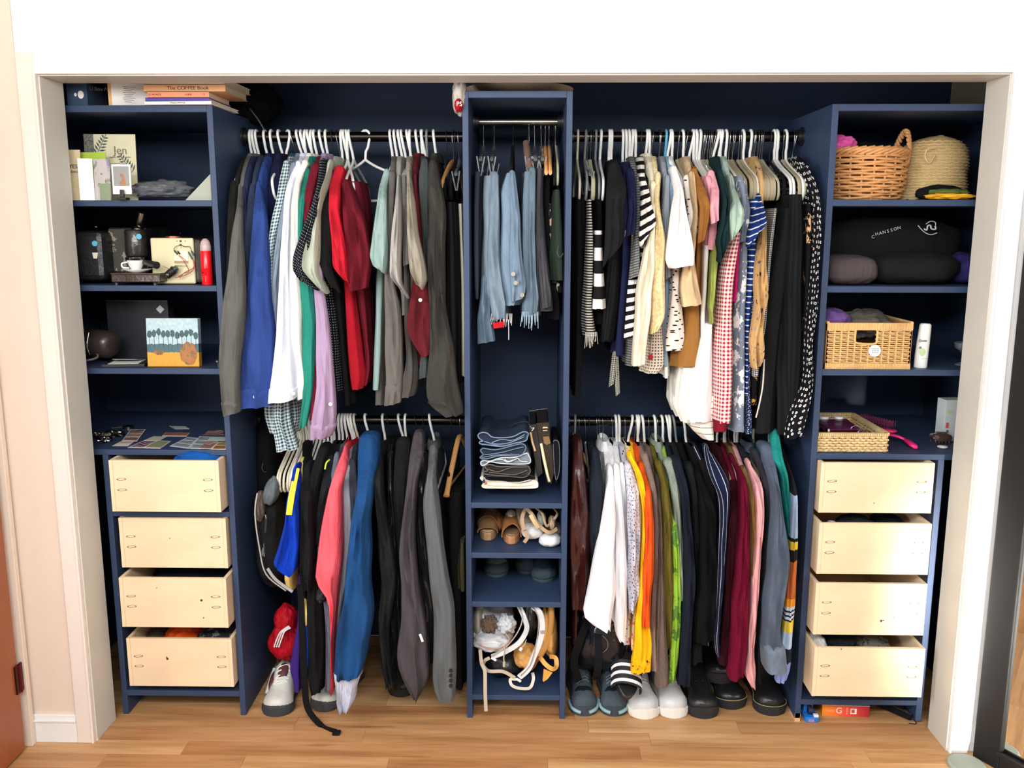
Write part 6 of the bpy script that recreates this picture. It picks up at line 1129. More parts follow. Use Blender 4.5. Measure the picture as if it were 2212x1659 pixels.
flatc('wide photo strip of a face at the front of the counter', 'photo_strip', [px5(900, 640), px5(1280, 668), px5(1115, 778), px5(612, 765)], WPz, prints=[(.04, .45, .06, .92, MT('photo', 4, (40, 28, 44), (110, 80, 96), (200, 170, 176))), (.5, .97, .06, .92, MT('photo', 5, (180, 150, 150), (140, 150, 110), (120, 130, 90)))])
flatc('cream paper slip between the photos on the counter', 'paper_slip', [px5(1010, 590), px5(1215, 598), px5(1095, 662), px5(860, 655)], MT('paint', (178, 180, 160), .7), lift=.0016)
flatc('orange-brown photo print with white edge on the counter', 'photo_print', [px5(1200, 530), px5(1570, 535), px5(1520, 592), px5(1140, 588)], WPz, prints=[(.02, .98, .04, .84, MT('photo', 2, (150, 92, 72), (176, 116, 88), (120, 72, 58)))])
flatc('blank grey-white card furthest back on the counter', 'paper_slip', [px5(1250, 432), px5(1500, 436), px5(1565, 478), px5(1340, 480)], MT('paint', (168, 172, 166), .7))
flatc('black and white contact photo sheet, left piece', 'photo_sheet', [px5(1540, 600), px5(1700, 620), px5(1560, 780), px5(1260, 742)], MT('paint', (196, 204, 206), .5), prints=[(.08, .92, .05, .3, MT('photo', 6, (40, 46, 52), (130, 140, 146), (190, 196, 198))), (.08, .92, .36, .62, MT('photo', 7, (40, 46, 52), (130, 140, 146), (190, 196, 198))), (.08, .92, .68, .94, MT('photo', 8, (40, 46, 52), (130, 140, 146), (190, 196, 198)))])
flatc('black and white contact photo sheet, right piece', 'photo_sheet', [px5(1720, 590), px5(1900, 600), px5(1740, 785), px5(1570, 780)], MT('paint', (196, 204, 206), .5), lift=.001, prints=[(.08, .92, .05, .3, MT('photo', 9, (40, 46, 52), (130, 140, 146), (190, 196, 198))), (.08, .92, .36, .62, MT('photo', 6, (40, 46, 52), (130, 140, 146), (190, 196, 198))), (.08, .92, .68, .94, MT('photo', 7, (40, 46, 52), (130, 140, 146), (190, 196, 198)))])
flatc('pale note card near the right panel on the counter', 'photo_card', [px5(1905, 600), px5(2115, 602), px5(2115, 660), px5(1850, 655)], MT('paint', (178, 190, 180), .6), lift=.002)
flatc('dark family photo at the front right of the counter', 'photo_print', [px5(1830, 664), px5(2010, 668), px5(1890, 786), px5(1700, 780)], WPz, lift=.0018, prints=[(.03, .97, .05, .95, pp(6))])
flatc('photo with white frame lines nearest the right panel', 'photo_print', [px5(2010, 680), px5(2122, 680), px5(2125, 796), px5(1886, 792)], WPz, lift=.003, prints=[(.12, .95, .06, .45, MT('photo', 7, (40, 36, 34), (150, 120, 60), (220, 190, 110))), (.12, .95, .52, .92, MT('photo', 8, (60, 44, 30), (170, 120, 60), (90, 60, 40)))])
flatc('dark glossy photo behind the note card', 'photo_print', [px5(1860, 490), px5(2100, 490), px5(2110, 580), px5(1750, 578)], MT('paint', (60, 52, 58), .3), prints=[(.05, .95, .1, .9, pp(9))])
for k, (u_, v_, r_) in enumerate(((213, 946, .026), (246, 943, .030), (225, 955, .020))):
    P = atz(u_, v_, Z4); mk('foil_wrapper', blob((P[0], P[1], Z4 + .009), r_, .02, .011, .55, 3.4, k + 3, 22, 12), MT('metal', (150, 146, 140), .22), None, (P[0], P[1], Z4), label=('crumpled silver foil nearest the jamb on the counter', 'crumpled silver foil right of the others on the counter', 'small crumpled foil at the front of the counter')[k], cat='foil')
P = atz(277, 925, Z4); mk('watch', join(lathe([(.014, 0), (.019, 0), (.019, .008), (.014, .008)], (P[0], P[1], Z4), 20), tube([(P[0] - .02, P[1], Z4 + .003), (P[0] - .05, P[1] - .02, Z4 + .003)], .005, 6)), MT('metal', (150, 150, 148), .25), None, (P[0], P[1], Z4), label='small metal watch at the back of the left counter', cat='watch')

# ---------------------------------------------------------------- drawer contents
def heap(label, c, rx, ry, rz, mat, seed, name='cloth_heap', cat='clothing', amp=.16): return soft(name, label, cat, c, rx, ry, rz, mat, amp, 2.6, seed)
heap('bright blue cloth heaped out of the top left drawer', (-1.055, .03, .884), .080, .055, .034, CL(22, 92, 176), 3)
heap('dark folded clothes inside the third left drawer', (-1.14, .20, .44), .15, .16, .045, CL(34, 40, 48), 5)
heap('bright orange shirt in the bottom left drawer', (-1.17, .09, .245), .055, .09, .036, CL(226, 84, 26), 7)
heap('dark grey print cloth beside the orange shirt, bottom left drawer', (-1.045, .09, .245), .065, .09, .032, MT('blotch', (52, 56, 62), (100, 112, 118), 30., .56), 8)
heap('brownish cloth at left inside the bottom left drawer', (-1.26, .10, .235), .032, .08, .028, CL(96, 84, 66), 9)
heap('dark grey socks in the second right drawer', (1.07, .06, .662), .06, .08, .032, CL(56, 58, 64), 4, 'socks', 'clothing')
heap('navy cloth in the second right drawer by its right side', (1.18, .08, .662), .045, .08, .034, CL(26, 32, 46), 6)
heap('small white cloth tip in the second right drawer', (.985, .03, .668), .018, .03, .018, CL(220, 218, 222), 7)
heap('white towel corner at left of the bottom right drawer', (.955, .02, .272), .026, .06, .032, CL(224, 222, 220), 4)
heap('dark clothes in the bottom right drawer', (1.03, .07, .262), .06, .09, .034, CL(36, 38, 44), 12)
heap('grey cloth with print in the bottom right drawer', (1.15, .06, .252), .06, .08, .03, MT('blotch', (132, 126, 116), (60, 58, 58), 50., .56), 13)

# ================================================================= CENTRE TOWER CONTENTS
bk = thing('woven_basket', (-.03, .26, 2.012), 'shallow woven basket lying on top of the centre tower', 'basket')
mk('bowl', lathe([(.0001, 0), (.06, .001), (.13, .014), (.165, .028), (.172, .034), (.165, .036), (.12, .022), (.0001, .008)], (-.03, .22, 2.013), 40), MT('wicker', (176, 156, 130)), bk, smooth=True)
wt = thing('printed_bag', (-.215, .10, 1.95), 'white bag with red lettered band hanging off the top left of the centre tower', 'bag')
mk('bag_body', blob(aty(993, 206, .03), .022, .05, .062, .16, 2.4, 3), MT('cloth', (206, 200, 190)), wt, smooth=True); mk('red_band', blob(aty(991, 227, -.004), .013, .03, .020, .12, 2.4, 5), MT('cloth', (196, 26, 40)), wt, smooth=True, label='red band'); text('PS', .018, aty(992, 225, -.04), wt, WP); mk('handle', tube(smoothpath([aty(991, 196, .0), aty(990, 208, -.01), aty(999, 213, -.01)], 4), .0013, 6), MT('plastic', (150, 60, 50)), wt)

def folded(label, pix, mat, edge, lines, y=.02, dep=.26):
    """folded jeans seen from the fold: outline pix at the front, pale hems as raised edges"""
    P = [aty(1010 + x / 9.76, 900 + yy / 9.76, y) for x, yy in pix]; P = smoothpath(P, 3, True); n = len(P); cx = sum(p[0] for p in P) / n; cz = sum(p[2] for p in P) / n
    t = thing('folded_jeans', (cx, y + dep / 2, min(p[2] for p in P)), label, 'jeans')
    R = [[(cx + (p[0] - cx) * s, yy, cz + (p[2] - cz) * s) for p in P] for s, yy in ((.82, y + .010), (.95, y + .001), (1, y), (1, y + dep * .5), (1, y + dep - .01), (.9, y + dep))]
    mk('cloth', rings(R), mat, t, smooth=True)
    mk('edge_piping', tube(P + [P[0]], .0021, 6, False), edge, t, smooth=True)
    for k, ln in enumerate(lines): mk('fold_edge', tube(smoothpath([aty(1010 + x / 9.76, 900 + yy / 9.76, y + .002) for x, yy in ln], 4), .0018, 6), edge, t, smooth=True)
    return t
E1 = MT('cloth', (136, 156, 182)); E2 = MT('cloth', (120, 138, 160)); E3 = MT('cloth', (206, 214, 218)); E4 = MT('cloth', (112, 106, 102)); NV = DN(40, 52, 72)
wj = folded('cream folded trousers at the bottom of the pile in the centre tower', [(270, 1300), (330, 1275), (440, 1350), (700, 1360), (1100, 1390), (1330, 1335), (1460, 1370), (1480, 1440), (1430, 1500), (1000, 1510), (600, 1505), (360, 1500), (305, 1450), (370, 1400)], CL(240, 234, 216), CL(228, 220, 200), [[(420, 1440), (800, 1452), (1200, 1450), (1440, 1420)]])
mk('embroidery', blob(aty(1010 + 345 / 9.76, 900 + 1360 / 9.76, .012), .004, .004, .006, .2), CL(40, 70, 150), wj, smooth=True, label='blue embroidered patch'); mk('embroidery', blob(aty(1010 + 385 / 9.76, 900 + 1400 / 9.76, .012), .004, .004, .005, .2), CL(220, 120, 50), wj, smooth=True, label='orange embroidered patch')
folded('black folded jeans just above the cream trousers', [(340, 1262), (700, 1268), (1300, 1240), (1420, 1300), (1330, 1335), (1100, 1392), (700, 1352), (450, 1340)], CL(26, 26, 28), CL(50, 50, 54), [])
folded('charcoal grey folded jeans with grey seams, third from bottom', [(360, 1050), (480, 1010), (700, 1060), (1200, 1030), (1310, 1090), (1310, 1190), (1190, 1280), (900, 1260), (600, 1240), (360, 1210), (345, 1160), (430, 1140)], CL(64, 60, 58), E4, [[(400, 1100), (650, 1160), (900, 1080), (1250, 1060)], [(450, 1170), (700, 1200), (1000, 1220), (1260, 1130)]])
folded('pale blue-grey folded jeans with white seams, middle of the pile', [(280, 960), (340, 930), (480, 940), (700, 870), (1000, 860), (1240, 770), (1290, 820), (1330, 920), (1280, 990), (1000, 1000), (700, 985), (480, 950), (380, 1010), (300, 1030)], CL(140, 150, 158), E3, [[(520, 930), (720, 900), (850, 960), (1010, 900), (1060, 880), (1130, 940), (1260, 950)], [(780, 900), (860, 945), (960, 910)]])
folded('dark navy folded jeans with blue-grey seams, second from top of the pile', [(275, 720), (340, 670), (600, 700), (1000, 600), (1160, 575), (1230, 640), (1200, 740), (1080, 830), (700, 820), (400, 890), (260, 870), (330, 800)], NV, E2, [[(330, 810), (700, 760), (1000, 680), (1180, 640)], [(300, 860), (700, 800), (1100, 800)]])
folded('dark indigo folded jeans with pale blue piping, top of the pile', [(225, 380), (300, 335), (420, 350), (550, 440), (930, 430), (1170, 320), (1280, 350), (1260, 430), (1225, 510), (1000, 560), (720, 625), (450, 600), (260, 570), (270, 520), (330, 520), (240, 450)], NV, E1, [[(510, 550), (720, 480), (950, 500), (1200, 380)], [(350, 520), (560, 575), (850, 560), (1190, 430)], [(300, 590), (560, 600), (720, 625), (900, 600)]])
def hbag(label, pix, mat, w_, y=.05, dep=.22, edge=None):
    P = [aty(1010 + x / 9.76, 900 + yy / 9.76, y) for x, yy in pix]; cx = sum(p[0] for p in P) / len(P); t = thing('handbag', (cx, y + dep / 2, .749), label, 'handbag')
    V, F = thick(P, (0, 1, 0), dep); mk('bag_body', (V, F), mat, t, bevel=.003); return t
h1 = hbag('black handbag with thin gold side and snap hook, left of the cream-sided one', [(1310, 190), (1440, 180), (1480, 480), (1560, 1180), (1500, 1230), (1440, 900), (1330, 330)], BKL, 1)
mk('side_trim', tube([aty(1146, 934, .045), aty(1150, 955, .045), aty(1156, 974, .045)], .0035, 8), MT('paint', (190, 160, 116), .4), h1, label='tan side trim'); mk('snap_hook', tube(smoothpath([aty(1145, 920, .04), aty(1148, 925, .04), aty(1154, 924, .04), aty(1149, 931, .04)], 4), .0022, 8), CHR, h1, smooth=True)
h2 = hbag('black handbag with cream side and gold clasp, standing upright', [(1470, 160), (1700, 140), (1720, 420), (1770, 700), (1800, 1180), (1750, 1390), (1690, 1370), (1560, 700), (1520, 560)], MT('leather', (40, 34, 24), .3), 1)
mk('side_trim', tube([aty(1169, 958, .044), aty(1175, 990, .044), aty(1182, 1022, .044), aty(1187, 1040, .044)], [.0045, .005, .0045, .004], 8), MT('paint', (236, 216, 172), .4), h2, smooth=True, label='cream side edge')
mk('clasp', join(rotbox(aty(1178, 924, .042), .016, .006, .006), rotbox(aty(1178, 930, .042), .014, .006, .004)), MT('metal', (226, 206, 160), .2), h2, bevel=.001, label='gold clasp'); mk('gold_corner', thick([aty(1173, 943, .044), aty(1186, 942, .044), aty(1189, 957, .044), aty(1181, 961, .044), aty(1175, 957, .044)], (0, -1, 0), .003), MT('metal', (214, 186, 130), .25), h2, label='gold corner')
h3 = hbag('dark clutch with pale piping against the right panel', [(1810, 530), (1880, 510), (1920, 560), (1940, 800), (1930, 1140), (1870, 1330), (1840, 1140), (1820, 800)], MT('cloth', (24, 28, 36)), 1, y=.03, dep=.2)
mk('piping', tube(smoothpath([aty(1010 + x / 9.76, 900 + q / 9.76, .028) for x, q in ((1810, 530), (1880, 505), (1925, 560), (1945, 800), (1935, 1140), (1872, 1335), (1836, 1140), (1816, 800))], 4, True), .0012, 6), MT('cloth', (120, 126, 136)), h3, smooth=True)
mk('handle_cord', tube(smoothpath([aty(1075, 940, .2), aty(1095, 925, .18), aty(1118, 914, .15), aty(1136, 911, .12), aty(1144, 918, .08)], 5), .0014, 6), MT('cloth', (74, 76, 80)), h1, smooth=True)

# cubby one: sandals
def mule(label, u, v, z0, W, L, mat, sole, kind, yaw=0):
    P = atz(u, v, z0); t = thing('sandal', (P[0], P[1], z0), label, 'sandal'); R0 = Matrix.Translation((P[0], P[1], z0)) @ Matrix.Rotation(yaw, 4, 'Z'); n = 24
    def outl(s, q): return [(W / 2 * s * math.copysign(abs(math.cos(2 * math.pi * j / n)) ** .8, math.cos(2 * math.pi * j / n)), L / 2 + L / 2 * s * math.sin(2 * math.pi * j / n), q) for j in range(n)]
    mk('sole', xf(rings([outl(.96, 0), outl(1, .004), outl(1, .026), outl(.98, .03)]), R0), sole, t, smooth=False, bevel=.001)
    m = 14
    def band(y0, y1, h0, h1, sk=0, w=1.0, nm='upper', mm=None, lb=None):
        A_ = [[(-W / 2 * w * math.cos(math.pi * k / m), yy + sk * math.cos(math.pi * k / m), .026 + hh * math.sin(math.pi * k / m) ** .65) for k in range(m + 1)] for yy, hh in ((y0, h0), (y1, h1))]
        B_ = [[(-(W / 2 * w - .003) * math.cos(math.pi * k / m), yy + sk * math.cos(math.pi * k / m), .026 + (hh - .003) * math.sin(math.pi * k / m) ** .65) for k in range(m + 1)] for yy, hh in ((y1, h1), (y0, h0))]
        mk(nm, xf(rings([A_[0], A_[1], B_[0], B_[1], A_[0]], closed=False, cap0=False, cap1=False), R0), mm or mat, t, smooth=True, label=lb)
    if kind == 'cross': band(.035, .11, .040, .055, .028); band(.03, .115, .038, .058, -.028, 1.02)
    else: band(.012, .075, .020, .050, 0); band(.05, .12, .048, .070, .008, 1.01)
    mk('insole', xf(rings([outl(.9, .0302), outl(.88, .033)]), R0), MT('paint', (134, 110, 82), .7) if kind == 'cross' else MT('paint', (196, 168, 130), .7), t, label='worn insole'); return t
SU = MT('cloth', (172, 112, 64)); mule('tan platform mule, left in the upper shoe cubby', 1053, 1170, .581, .070, .24, MT('cloth', (158, 116, 78)), MT('wicker', (182, 142, 104)), 'mule')
mule('brown suede crossed-strap sandal, middle of the upper shoe cubby', 1105, 1178, .581, .066, .24, SU, MT('wood', (172, 122, 80)), 'cross')
for u, v, lb in ((1048, 1108, 'brown shoe heel behind the platform mule'), (1074, 1098, 'brown shoe toe at the back of the upper cubby')): P = aty(u, v, .22); soft('shoe_behind', lb, 'shoe', (P[0], .2, .62), .028, .05, .035, SU, .1, 2, 4)
P = aty(1104, 1103, .17); soft('folded_insole', 'pale pink shoe lining behind the crossed sandal', 'shoe', (P[0], .17, .648), .020, .03, .022, MT('leather', (206, 178, 166), .5), .08, 2, 5)
ws = thing('sandal', atz(1168, 1180, .581), 'white and beige strappy sport sandals piled at right of the upper cubby', 'sandals'); CB = MT('cloth', (198, 168, 134)); PW = MT('leather', (222, 212, 200), .5); SG = MT('paint', (150, 136, 118), .8)
for k, (u, v, y, yaw, z) in enumerate(((1152, 1152, .06, .25, .605), (1186, 1172, .045, -.15, .583))):
    P = aty(u, v, y); R0 = Matrix.Translation((P[0], y, z)) @ Matrix.Rotation(yaw, 4, 'Z') @ Matrix.Rotation(.25 if k == 0 else 0, 4, 'X')
    mk('sole', xf(blob((0, .09, .012), .036, .10, .016, .03, pw=.8), R0), SG, ws, smooth=True, label='grey-beige sole'); mk('toe_bumper', xf(blob((0, .018, .022), .036, .03, .022, .05, pw=.85), R0), PW, ws, smooth=True, label='white toe bumper')
    mk('footbed', xf(blob((0, .10, .028), .030, .085, .006, .02), R0), SG, ws, smooth=True)
strap('ankle_strap', [aty(1132, 1145, .03), aty(1128, 1120, .04), aty(1136, 1100, .06), aty(1150, 1112, .04), aty(1162, 1132, .03), aty(1185, 1150, .03), aty(1203, 1142, .05)], .012, .003, CB, ws); strap('ankle_strap', [aty(1132, 1172, .02), aty(1140, 1158, .03), aty(1132, 1145, .04)], .011, .003, CB, ws); strap('velcro_strap', [aty(1146, 1112, .025), aty(1155, 1128, .02), aty(1163, 1140, .022)], .013, .004, MT('cloth', (214, 186, 140)), ws)
mk('heel_strap', tube(smoothpath([aty(1158, 1098, .07), aty(1172, 1110, .05), aty(1180, 1135, .04), aty(1192, 1128, .06), aty(1204, 1110, .08), aty(1196, 1098, .1)], 5), .005, 8, True, .5), CB, ws, smooth=True); mk('padded_lining', blob(aty(1170, 1118, .10), .014, .04, .022, .1, roll=-.3), MT('cloth', (176, 182, 174)), ws, smooth=True, label='pale padded lining'); mk('side_wing', blob(aty(1192, 1128, .08), .012, .04, .020, .12), CB, ws, smooth=True)
# cubby two: grey shoes
S2 = .413
for (u, v, y, w, mt_, so, lb, yaw) in ((1074, 1247, .10, .062, MT('cloth', (118, 132, 134)), MT('paint', (66, 78, 84), .8), 'light grey rubber-soled trainer, left in the lower shoe cubby', .1), (1136, 1240, .13, .058, MT('cloth', (66, 80, 88)), MT('paint', (60, 72, 80), .8), 'slate grey trainer, middle of the lower shoe cubby', -.1), (1172, 1258, .085, .062, MT('cloth', (44, 56, 66)), MT('paint', (52, 64, 70), .8), 'dark slate trainer with rough sole, right in the lower shoe cubby', -.12)):
    P = atz(u, v, S2); a = shoe(lb, P[0], P[1], yaw, .27, w * 1.35, .085, mt_, so, z0=S2, name='trainer', th=.028); mk('toe_rand', xf(blob((0, .03, .028), w * .70, .04, .026, .05, pw=.85), a[1]), so, a[0], smooth=True, label='rubber toe rand')
# bottom: white backpack and tan bag
B0 = .084
wb = thing('backpack', (-.10, .12, B0), 'white nylon backpack slumped in the bottom cubby of the centre tower', 'backpack'); WN = MT('leather', (216, 220, 226), .5); WN2 = MT('cloth', (206, 200, 190)); BE = MT('cloth', (206, 190, 168))
def p6(x, y_, d): return aty(1010 + x / 6.262, 1295 + y_ / 6.262, d)
mk('main_body', blob(p6(330, 330, .17), .075, .10, .085, .13, 2.0, 3, 44, 30, pw=.85), WN, wb, smooth=True); mk('left_panel', blob(p6(150, 260, .12), .020, .05, .075, .08, 1.8, 5), MT('cloth', (176, 170, 154)), wb, smooth=True, label='beige side panel')
mk('front_pocket', blob(p6(320, 560, .07), .058, .045, .028, .16, 2.4, 7, 40, 24, pw=.85), WN, wb, smooth=True); mk('crumpled_opening', blob(p6(300, 340, .075), .026, .02, .030, .4, 3.2, 8, 36, 22), MT('cloth', (120, 102, 84)), wb, smooth=True, label='brown shadowed inner lining'); mk('blue_white_fold', blob(p6(520, 330, .085), .032, .03, .032, .3, 2.6, 9, 36, 22), MT('leather', (206, 216, 226), .5), wb, smooth=True)
mk('pocket_piping', tube(smoothpath([p6(130, 590, .03), p6(260, 655, .022), p6(430, 655, .022), p6(540, 590, .025), p6(560, 520, .035), p6(520, 470, .045)], 5), .0022, 6), MT('cloth', (206, 160, 150)), wb, smooth=True, label='pink pocket piping')
strap('shoulder_strap', [p6(700, 90, .05), p6(770, 250, .035), p6(800, 400, .03), p6(700, 580, .025), p6(520, 700, .02), p6(330, 775, .02)], .016, .006, WN, wb, 8); strap('strap_edge', [p6(690, 90, .045), p6(740, 250, .03), p6(690, 420, .02), p6(560, 600, .015), p6(400, 720, .012), p6(320, 765, .012)], .0035, .003, MT('cloth', (190, 180, 170)), wb, 8)
strap('shoulder_strap', [p6(880, 90, .03), p6(980, 180, .018), p6(1010, 360, .01), p6(980, 560, .005), p6(900, 760, .005), p6(820, 940, .005), p6(700, 1050, .01)], .018, .007, MT('leather', (206, 208, 220), .55), wb, 8); strap('strap_edge', [p6(870, 95, .025), p6(950, 220, .012), p6(955, 420, .004), p6(920, 620, .0), p6(850, 880, .0), p6(720, 1030, .004)], .003, .003, MT('cloth', (176, 164, 150)), wb, 8); mk('strap_label', rotbox(p6(1015, 440, .004), .014, .006, .010, 0, 0, -.1), MT('cloth', (176, 168, 166)), wb, label='grey loop on strap')
strap('webbing_tail', [p6(170, 680, .02), p6(190, 860, .0), p6(232, 960, -.012), p6(238, 1100, -.018), p6(240, 1300, -.022), p6(250, 1510, -.024)], .0115, .002, BE, wb, 8, label='long beige webbing tail'); strap('webbing', [p6(190, 860, -.002), p6(280, 965, .0), p6(480, 975, .0), p6(640, 1060, .0)], .0115, .002, BE, wb, 8)
strap('webbing_loop', [p6(660, 1080, .0), p6(580, 1080, .0), p6(600, 1160, -.004), p6(700, 1200, -.004), p6(840, 1195, .0), p6(890, 1080, .01), p6(880, 990, .03)], .010, .002, MT('cloth', (224, 214, 200)), wb, 8); strap('webbing_loop', [p6(210, 880, .02), p6(240, 820, .01), p6(300, 790, .01)], .011, .002, BE, wb, 5)
for q in ((690, 1090), (355, 805)): mk('strap_slider', rotbox(p6(q[0], q[1], -.004), .019, .006, .008, 0, 0, .55), WP, wb, bevel=.002, label='white plastic slider')
mk('zip_cord', tube(smoothpath([p6(495, 630, .01), p6(505, 700, .006), p6(490, 780, .006), p6(495, 850, .006)], 4), .0025, 6), MT('cloth', (196, 180, 154)), wb, smooth=True); mk('cord_end', tube([p6(495, 845, .005), p6(493, 905, .005)], .0045, 8), BE, wb, smooth=True); mk('zip_tab', rotbox(p6(720, 672, .01), .009, .004, .012, 0, 0, .5), WP, wb, bevel=.001); mk('zip_cord', tube(smoothpath([p6(795, 540, .02), p6(775, 600, .014), p6(735, 650, .012)], 4), .0015, 6), MT('cloth', (206, 196, 180)), wb)
tb = thing('shoulder_bag', (.04, .15, B0), 'tan suede shoulder bag behind the white backpack in the bottom cubby', 'bag'); TN = MT('cloth', (222, 164, 92)); TN2 = MT('leather', (206, 144, 70), .45)
mk('bag_body', blob(p6(800, 760, .10), .045, .06, .040, .14, 2.2, 4, 40, 26, roll=.7), TN, tb, smooth=True); mk('side_wall', blob(p6(1100, 420, .12), .030, .09, .085, .10, 1.8, 6, 36, 26, roll=-.1), TN, tb, smooth=True); mk('front_gusset', tube(smoothpath([p6(1130, 90, .06), p6(1130, 320, .05), p6(1080, 560, .045), p6(980, 760, .045)], 5), .011, 12), TN, tb, smooth=True)
strap('leather_strap', [p6(980, 780, .03), p6(1060, 880, .01), p6(1150, 940, .005), p6(1200, 900, .02), p6(1190, 790, .04), p6(1110, 770, .05)], .015, .003, TN2, tb, 7, label='orange-tan leather strap'); mk('strap_tip', thick([p6(1030, 940, .01), p6(1150, 990, .01), p6(1080, 1080, .012), p6(1025, 1115, .014), p6(1015, 1090, .014)], (0, 1, 0), .003), TN2, tb)
soft('black_pouch', 'black leather pouch under the white backpack in the bottom cubby', 'pouch', (-.075, .16, .145), .07, .10, .055, MT('leather', (26, 28, 32), .35), .12, 2, 4); soft('dark_bag', 'dark leather bag between white backpack and tan bag, bottom cubby', 'bag', (.012, .20, .30), .035, .09, .10, MT('leather', (30, 34, 38), .3), .12, 2, 7)

# ================================================================= RIGHT UNIT
Y1, Y2, Y3, Y4 = 1.699, 1.441, 1.185, .917
def strand_ring(c, rx, ry, z, amp, n, ph, r, mw=140, dz=0):
    P = []
    for j in range(mw + 1):
        a = 2 * math.pi * j / mw; k = 1 + amp * math.sin(n * a + ph); P.append((c[0] + rx * k * math.cos(a), c[1] + ry * k * math.sin(a), z + dz * math.sin(n * a * .5 + ph)))
    return tube(P, r, 5, False)
wb2 = thing('wicker_basket', (1.015, .16, Y1), 'round woven wicker basket with twisted handle, top shelf of the right unit', 'basket'); WK = MT('wicker', (206, 148, 92)); g = []
cB = (1.050, .165)
for k in range(15):
    z = Y1 + .008 + .0088 * k; f_ = 1 - .10 * (1 - math.sin(math.pi * .5 * min(1, k / 8))) ; g.append(strand_ring(cB, .128 * f_, .128 * f_, z, .022, 11.5 if k % 2 else 11.5, math.pi * (k % 2) + .3 * k, .0046, dz=.002))
mk('weave', join(*g), WK, wb2, smooth=True, kind='stuff'); g = []
for j in range(23): a = 2 * math.pi * j / 23; g.append(tube([(cB[0] + .112 * math.cos(a), cB[1] + .112 * math.sin(a), Y1 + .002), (cB[0] + .126 * math.cos(a), cB[1] + .126 * math.sin(a), Y1 + .07), (cB[0] + .126 * math.cos(a), cB[1] + .126 * math.sin(a), Y1 + .14)], .0035, 6))
mk('stakes', join(*g), WK, wb2, smooth=True, kind='stuff'); g = []
for k in range(34): a = 2 * math.pi * k / 34; a2 = a + .55; g.append(tube(smoothpath([(cB[0] + .122 * math.cos(a), cB[1] + .122 * math.sin(a), Y1 + .134), (cB[0] + .134 * math.cos((a + a2) / 2), cB[1] + .134 * math.sin((a + a2) / 2), Y1 + .148), (cB[0] + .126 * math.cos(a2), cB[1] + .126 * math.sin(a2), Y1 + .156)], 3), .0055, 6))
mk('braided_rim', join(*g), WK, wb2, smooth=True, kind='stuff')
def twist(C0, r, a, n, ph, seg=90):
    P = []
    base = smoothpath(C0, 14)
    for i, p in enumerate(base): th_ = n * 2 * math.pi * i / len(base) + ph; P.append((p[0] + a * math.cos(th_), p[1] + a * math.sin(th_) * .8, p[2] + a * math.sin(th_)))
    return tube(P, r, 6)
hp = [(cB[0] + .118, cB[1] - .045, Y1 + .11), (cB[0] + .128, cB[1] - .03, Y1 + .165), (cB[0] + .134, cB[1] + .01, Y1 + .215), (cB[0] + .128, cB[1] + .05, Y1 + .185), (cB[0] + .118, cB[1] + .065, Y1 + .12)]
mk('handle', join(twist(hp, .0055, .005, 9, 0), twist(hp, .0055, .005, 9, math.pi)), WK, wb2, smooth=True); mk('bottom', lathe([(.0001, 0), (.112, 0), (.114, .004), (.0001, .004)], (cB[0], cB[1], Y1 + .001), 30), WK, wb2)
soft('pink_cloth', 'bright pink cloth spilling over the wicker basket rim', 'clothing', (.966, .13, Y1 + .168), .044, .05, .032, CL(232, 92, 168), .22, 2.5, 3); soft('dark_cloth', 'dark cloth filling the wicker basket behind the pink one', 'clothing', (1.035, .20, Y1 + .150), .080, .07, .034, CL(34, 34, 32), .15, 2, 5)
ch = thing('crochet_hat', (1.27, .18, Y1), 'natural straw crochet bag standing beside the wicker basket', 'bag'); ST = MT('knit', (204, 174, 122))
R = []
for k in range(22):
    q = k / 21; z = Y1 + .004 + .195 * q; rx = .118 * (1 - .12 * math.sin(q * 3)) * (math.sqrt(max(.02, 1 - max(0, (q - .55) / .45) ** 2.4))) ; xx = 1.272 + .012 * q
    R.append([(xx + rx * math.cos(a) * (1 + .025 * math.sin(7 * a + k)), .19 + .10 * math.sin(a) * math.sqrt(max(.05, 1 - max(0, (q - .55) / .5) ** 2)), z + .002 * math.sin(20 * a + k * 2)) for a in [2 * math.pi * j / 44 for j in range(44)]])
mk('crochet_body', rings(R), ST, ch, smooth=True); g = []
for k in range(1, 20): 
    rr_ = R[k]; g.append(tube([(p[0] + (p[0] - 1.275) * .012, p[1] - .0018 * (1 if p[1] < .19 else -1), p[2]) for p in rr_ + [rr_[0]]], .0019, 4, False))
mk('crochet_rows', join(*g), MT('wicker', (214, 186, 134)), ch, smooth=True, kind='stuff'); mk('handle_loop', tube(smoothpath([aty(2022, 320, .09), aty(2004, 322, .08), aty(1998, 338, .08), aty(2008, 352, .08), aty(2020, 335, .09)], 5), .0022, 6), MT('wicker', (206, 178, 126)), ch, smooth=True)
mk('opening', blob((1.262, .075, Y1 + .020), .075, .025, .026, .08, pw=.9), MT('cloth', (24, 26, 26)), ch, smooth=True, label='black lining inside the opening')
soft('yellow_cloth', 'mustard yellow cloth folded under the straw bag', 'clothing', (1.275, .035, Y1 + .010), .078, .03, .010, CL(238, 176, 40), .25, 2.6, 3); soft('green_cloth', 'olive green cloth between the black lining and yellow cloth', 'clothing', (1.268, .045, Y1 + .024), .058, .03, .010, CL(104, 124, 62), .2, 2.2, 5)
